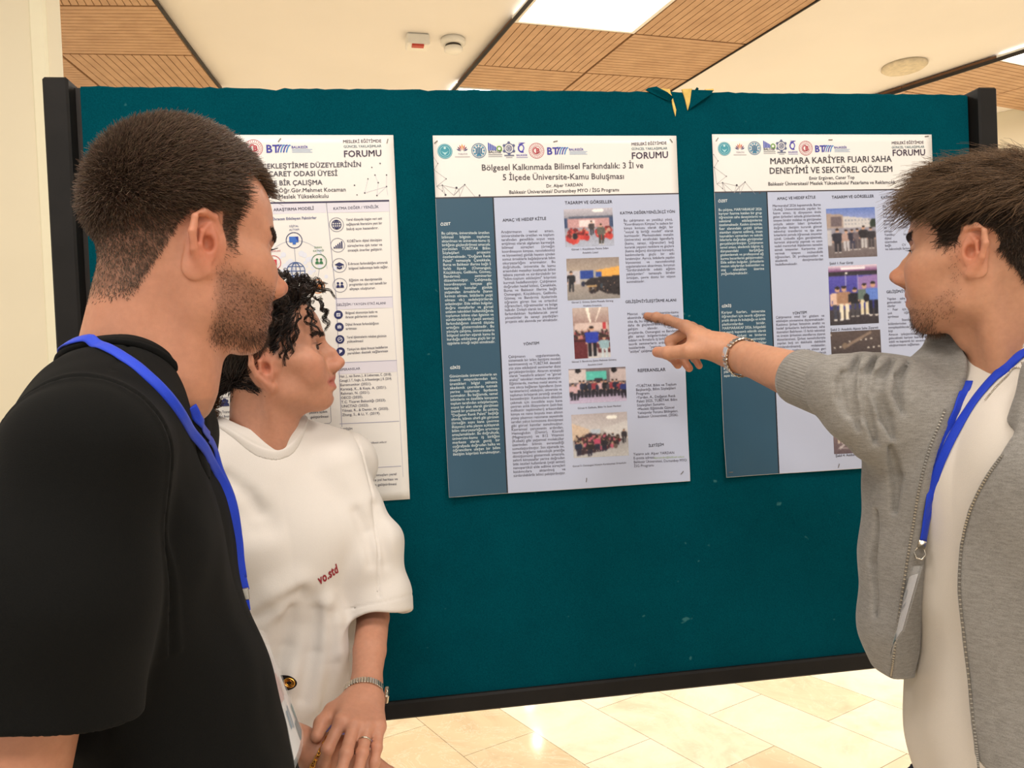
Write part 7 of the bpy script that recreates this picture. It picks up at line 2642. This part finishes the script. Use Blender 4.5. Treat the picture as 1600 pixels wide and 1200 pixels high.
if True:
    # ---------------- lanyard of the man with the buzz cut
    lf = lambda P: np.minimum(np.minimum(LM['shirt'](P), LM['body'](P)), LM['collar'](P))
    hd, nb, T = LM['hd'], LM['nb'], LM['T']
    tw = lambda q: nb + T @ np.asarray(q, float)
    lan = thing('lanyard', 'blue lanyard with clear badge sleeve hanging on the man in black', 'lanyard', tw((.09, 0, -.3)))
    back = (tw((-.022, 0, .04)), -1)
    s1, qa = strap('strap', lf, [(138, 531), (165, 545), (200, 566), (240, 600), (280, 648), (315, 698), (342, 748), (362, 805), (375, 860), (384, 922)], .0115, lan, back, label='near side of the blue neck strap', face=.85)
    s2, qb = strap('strap', lf, [(299, 634), (313, 662), (332, 700), (350, 750), (364, 800), (376, 860), (385, 922)], .0105, lan, None, label='far side of the blue neck strap', face=.85)
    e0 = (qa[-1] + qb[-1]) / 2
    r_ = unit(CAMO - e0)
    dn = unit(at(390, 968, .86) - at(384, 922, .86))
    sx = unit(np.cross(dn, r_))
    e0 = e0 + r_ * .004
    MB().box(e0 + dn * .012, sx * .0050, dn * .0075, r_ * .0024, .001).build('crimp', M_SILVER, lan, label='silver metal crimp')
    MB().box(e0 + dn * .024, sx * .0042, dn * .008, r_ * .0016, .0008).build('strap_end', M_BLUE, lan)
    m = MB()
    m.box(e0 + dn * .036, sx * .0030, dn * .006, r_ * .0022, .001)
    m.tube([e0 + dn * .040 + sx * .003, e0 + dn * .048 + sx * .006, e0 + dn * .056 + sx * .004, e0 + dn * .056 - sx * .004, e0 + dn * .048 - sx * .006, e0 + dn * .040 - sx * .003], .0012, 8, True)
    m.build('swivel_clip', M_SILVER, lan, True)
    rd = lambda px, py, d: at(px, py, d)
    dz = float((e0 - CAMO) @ np.array([0, 1, 0]))
    Sb, nbk = badge(lan, [rd(391, 984, dz - .015), rd(414, 990, dz + .055), rd(472, 1143, dz + .040), rd(457, 1206, dz - .040)], None,
                    [(.30, .50, .36, .58, (206, 170, 166)), (.52, .60, .40, .56, (210, 186, 180)), (.36, .44, .66, .80, (120, 140, 160)), (.48, .54, .64, .82, (140, 156, 172)), (.62, .95, .82, .97, (40, 104, 120)), (.78, .95, .70, .82, (60, 124, 136))])
    # ---------------- lanyard of the pointing man
    rf = lambda P: np.minimum(np.minimum(np.minimum(RM['tee'](P), RM['hoodie'](P)), RM['body'](P)), RM['collar'](P))
    tw2 = lambda q: RM['nb'] + RM['T'] @ np.asarray(q, float)
    lan2 = thing('lanyard', 'blue lanyard with a narrow badge hanging over the off-white T-shirt on the right', 'lanyard', tw2((.11, 0, -.25)))
    back = (tw2((-.022, 0, .03)), 1)
    s1, qa = strap('strap', rf, [(1599, 553), (1572, 575), (1545, 600), (1505, 655), (1476, 710), (1457, 763), (1445, 820), (1440, 848)], .0125, lan2, back, label='near side of the blue neck strap')
    s2, qb = strap('strap', rf, [(1515, 596), (1493, 640), (1472, 690), (1458, 735), (1449, 785), (1441, 846)], .0115, lan2, None, label='far side of the blue neck strap')
    e0 = (qa[-1] + qb[-1]) / 2
    r_ = unit(CAMO - e0)
    dn = unit(at(1430, 890, 1) - at(1440, 848, 1))
    sx = unit(np.cross(dn, r_))
    e0 = e0 + r_ * .003
    m = MB().box(e0 + dn * .006, sx * .0055, dn * .006, r_ * .0022, .001)
    m.tube([e0 + dn * .010 + sx * .004, e0 + dn * .018 + sx * .008, e0 + dn * .026 + sx * .003, e0 + dn * .026 - sx * .004, e0 + dn * .018 - sx * .007, e0 + dn * .010 - sx * .003], .0013, 8, True)
    m.build('swivel_clip', M_SILVER, lan2, True)
    dz = float((e0 - CAMO)[1])
    badge(lan2, [at(1422, 890, dz + .035), at(1440, 884, dz - .030), at(1411, 985, dz - .04), at(1391, 1036, dz + .02)], None,
          [(.2, .6, .30, .42, (176, 180, 186)), (.25, .7, .50, .54, (150, 150, 160)), (.05, .6, .86, .97, (46, 112, 126))])
    # ---------------- neck chain
    q = np.array([trace(rf, x, y, .5, 1.6) for x, y in ((1600, 566), (1588, 575), (1574, 588), (1556, 606), (1540, 626))])
    q = project(rf, smooth_path(q, 60), .0014)
    ch = MB()
    for i in range(1, 59):
        t_ = unit(q[i + 1] - q[i - 1])
        s_ = unit(np.cross(t_, CAMO - q[i]))
        if i % 2:
            s_ = unit(np.cross(t_, s_))
        a = np.linspace(0, 2 * PI, 8, endpoint=False)
        ch.tube([q[i] + t_ * .0013 * math.cos(b) + s_ * .0009 * math.sin(b) for b in a], .00035, 5, True)
    tag(ch.build('neck_chain', M_SILVER, None, True), 'thin silver neck chain beside the blue strap on the right', 'necklace')

    # ---------------- bands around wrists
    def wrist_frame(c, ax):
        ax = unit(ax)
        v = unit(CAMO - c)
        v = unit(v - ax * (v @ ax))
        return ax, v, np.cross(ax, v)

    def link_band(name, f, c, ax, n, w, th, mat, parent, tilt=0.0, skip=None, lift=.0020):
        ax, v, s = wrist_frame(c, ax)
        ax = unit(ax + v * math.sin(tilt))
        m_ = MB()
        pts = []
        for i in range(n):
            a = 2 * PI * i / n
            d = math.cos(a) * v + math.sin(a) * s
            d = unit(d - ax * (d @ ax))
            ts = np.linspace(.008, .06, 140)
            P = (c + ts[:, None] * d).astype(np.float32)
            fv = f(P)
            k_ = int(np.argmax(fv > 0)) if (fv > 0).any() else len(ts) - 1
            pts.append((c + d * (ts[k_] + lift), d))
        for i in range(n):
            p0, p1 = pts[i][0], pts[(i + 1) % n][0]
            mid, t_ = (p0 + p1) / 2, (p1 - p0) / 2
            if skip and skip(i / n):
                continue
            m_.box(mid, t_ * .90, ax * w / 2, unit(pts[i][1]) * th / 2, min(th * .3, np.linalg.norm(t_) * .3))
        return m_.build(name, mat, parent), pts, ax
    # woman's watch
    wl, el = WM['wrL'], WM['elL']
    fa = unit(wl - el)
    c = wl - fa * .004
    t = thing('wristwatch', 'small silver wristwatch with a dark square dial on the woman with clasped hands', 'watch', c)
    bnd, pts, ax = link_band('band', WM['body'], c, fa, 44, .0105, .0030, M_SILVER, t, .12, lambda u: .70 < u < .83)
    k_ = int(.765 * 44)
    p0, d0 = pts[k_]
    sd_ = unit(np.cross(ax, d0))
    MB().box(p0 + d0 * .002, ax * .0105, sd_ * .0085, d0 * .0034, .0018).build('case', M_SILVER, t)
    MB().box(p0 + d0 * .0052, ax * .0078, sd_ * .0062, d0 * .0009, .0006).build('dial', plain('dark_teal_dial', s255(30, 54, 58), .15), t)
    MB().lathe(p0 + d0 * .002 + ax * .0, sd_, [(.0015, .0085), (.0015, .0105)], 12).build('crown', M_SILVER, t, True)
    # woman's gold bracelet
    c = WM['wrR'] + WM['HR'][:, 0] * .004
    ax, v, s = wrist_frame(c, WM['HR'][:, 0])
    m = MB()
    pts = []
    for i in range(34):
        a = 2 * PI * i / 34
        d = math.cos(a) * v + math.sin(a) * s
        ts = np.linspace(.006, .06, 140)
        fv = WM['body']((c + ts[:, None] * d).astype(np.float32))
        k_ = int(np.argmax(fv > 0)) if (fv > 0).any() else 60
        pts.append(c + d * (min(ts[k_], .034) + .0018))
    pts = np.array(pts)
    for i in range(34):
        t_ = unit(pts[(i + 1) % 34] - pts[i - 1])
        d = unit(pts[i] - c)
        s_ = ax if i % 2 else unit(ax + d)
        a = np.linspace(0, 2 * PI, 10, endpoint=False)
        m.tube([pts[i] + t_ * .0040 * math.cos(b) + s_ * .0026 * math.sin(b) for b in a], .0010, 6, True)
    tag(m.build('bracelet', M_GOLD, None, True), 'gold chain bracelet on the woman next to her watch hand', 'bracelet')
    # finger ring
    _h, tips, _t = WM['handL'](np.zeros((1, 3), np.float32))
    fp = tips[2][0]
    c = fp[0] * .45 + fp[1] * .55
    fd = unit(fp[1] - fp[0])
    n1 = unit(np.cross(fd, [.3, .5, .8]))
    n2 = np.cross(fd, n1)
    tag(MB().tube([c + .0088 * (math.cos(a) * n1 + math.sin(a) * n2) for a in np.linspace(0, 2 * PI, 28, endpoint=False)], .0012, 8, True).build('finger_ring', M_SILVER, None, True),
        'thin silver ring on a finger of the hand wearing the watch', 'ring')
    # pointing man's steel bracelet
    wr, HR = RM['wrR'], RM['HR']
    fa = unit(wr - RM['elR'])
    c = wr - fa * .034
    t = thing('bracelet', 'polished steel link bracelet on the pointing wrist', 'bracelet', c)
    bnd, pts, ax = link_band('links', RM['body'], c, fa, 30, .0115, .0034, M_SILVER, t, -.10, lambda u: u > .985 or u < .01, .0032)
    p0, d0 = (pts[0][0] + pts[29][0]) / 2, unit(pts[0][1] + pts[29][1])
    sd_ = unit(np.cross(ax, d0))
    MB().box(p0 + d0 * .0016, ax * .0058, sd_ * .0085, d0 * .0020, .001).build('clasp', plain('polished_steel', s255(236, 232, 222), .12, 1.0, vary=.02), t)
    # ---------------- bag beside the woman: only its tab shows
    pt = trace(WM['shirt'], 452, 1067, .8, 1.6)
    nr = unit(CAMO - pt)
    pt = pt + nr * .012
    dt = float((pt - CAMO)[1])
    bag = thing('shoulder_bag', 'black bag with a gold eyelet tab, mostly hidden behind the man in black', 'bag', at(395, 1130, dt))
    o_ = at(448, 1067, dt)
    ux, uy = unit(at(462, 1068, dt) - at(436, 1067, dt)), unit(at(450, 1055, dt) - at(450, 1079, dt))
    sec = []
    for a in np.linspace(0, 2 * PI, 30, endpoint=False):
        x, y = math.cos(a), math.sin(a)
        sec.append((.0155 * x if x > 0 else .045 * x, .0115 * y * (1 - .15 * max(x, 0))))
    V = [o_ + ux * x + uy * y + nr * z for z in (-.002, .002) for x, y in sec]
    P = [list(range(29, -1, -1)), list(range(30, 60))] + [[i, (i + 1) % 30, 30 + (i + 1) % 30, 30 + i] for i in range(30)]
    tab = obj('tab', V, P, M_LEATHER, bag, False, label='black leather tab')
    th_ = np.linspace(0, 2 * PI, 28, endpoint=False)
    ce = at(451.5, 1067, dt) + nr * .003
    MB().tube([ce + ux * .0078 * math.cos(a) + uy * .0060 * math.sin(a) for a in th_], .0019, 8, True).build('eyelet', M_GOLD, tab, True, label='gold eyelet ring')
    MB().tube([ce + ux * .0048 * math.cos(a) + uy * .0034 * math.sin(a) - nr * .001 for a in th_], .0012, 8, True).build('eyelet', M_GOLD, tab, True, label='inner gold rim of the eyelet')
    cb = at(392, 1130, dt - .01)
    Vb, Qb = mesh_sdf(lambda P: smin(sd_ell(P, cb, (.045, .04, .075)), sd_cone(P, cb + [0, 0, .05], at(425, 1068, dt - .006), .014, .008), .02), cb - [.08, .08, .1], cb + [.08, .08, .13], .004)
    obj('bag_body', Vb, Qb, M_LEATHER, bag, True)
    # ---------------- lettering on the white T-shirt
    a0, a1 = trace(WM['shirt'], 499, 913, .8, 1.6), trace(WM['shirt'], 529, 893, .8, 1.6)
    up_ = trace(WM['shirt'], 497, 899, .8, 1.6) - a0
    ux = unit(a1 - a0)
    uy = unit(up_ - ux * (up_ @ ux))
    V, P, n, x = [], [], 0, 0.0
    tot = word_w('vo.std', .035)
    sc_ = np.linalg.norm(a1 - a0) / tot
    for ch_ in 'vo.std':
        g_, pp, adv = glyph(ch_, .035)
        V += [a0 + ux * (x + q_[0] * 1.0) * sc_ + uy * q_[1] * sc_ * 1.55 for q_ in g_]
        P += [[i + n for i in f_] for f_ in pp]
        n += len(g_)
        x += adv
    V = project(WM['shirt'], np.array(V), .0007)
    obj('printed_lettering', V, P, plain('dark_red_print', s255(150, 36, 50), .6), WM['tee'], False, label='small dark red lettering')
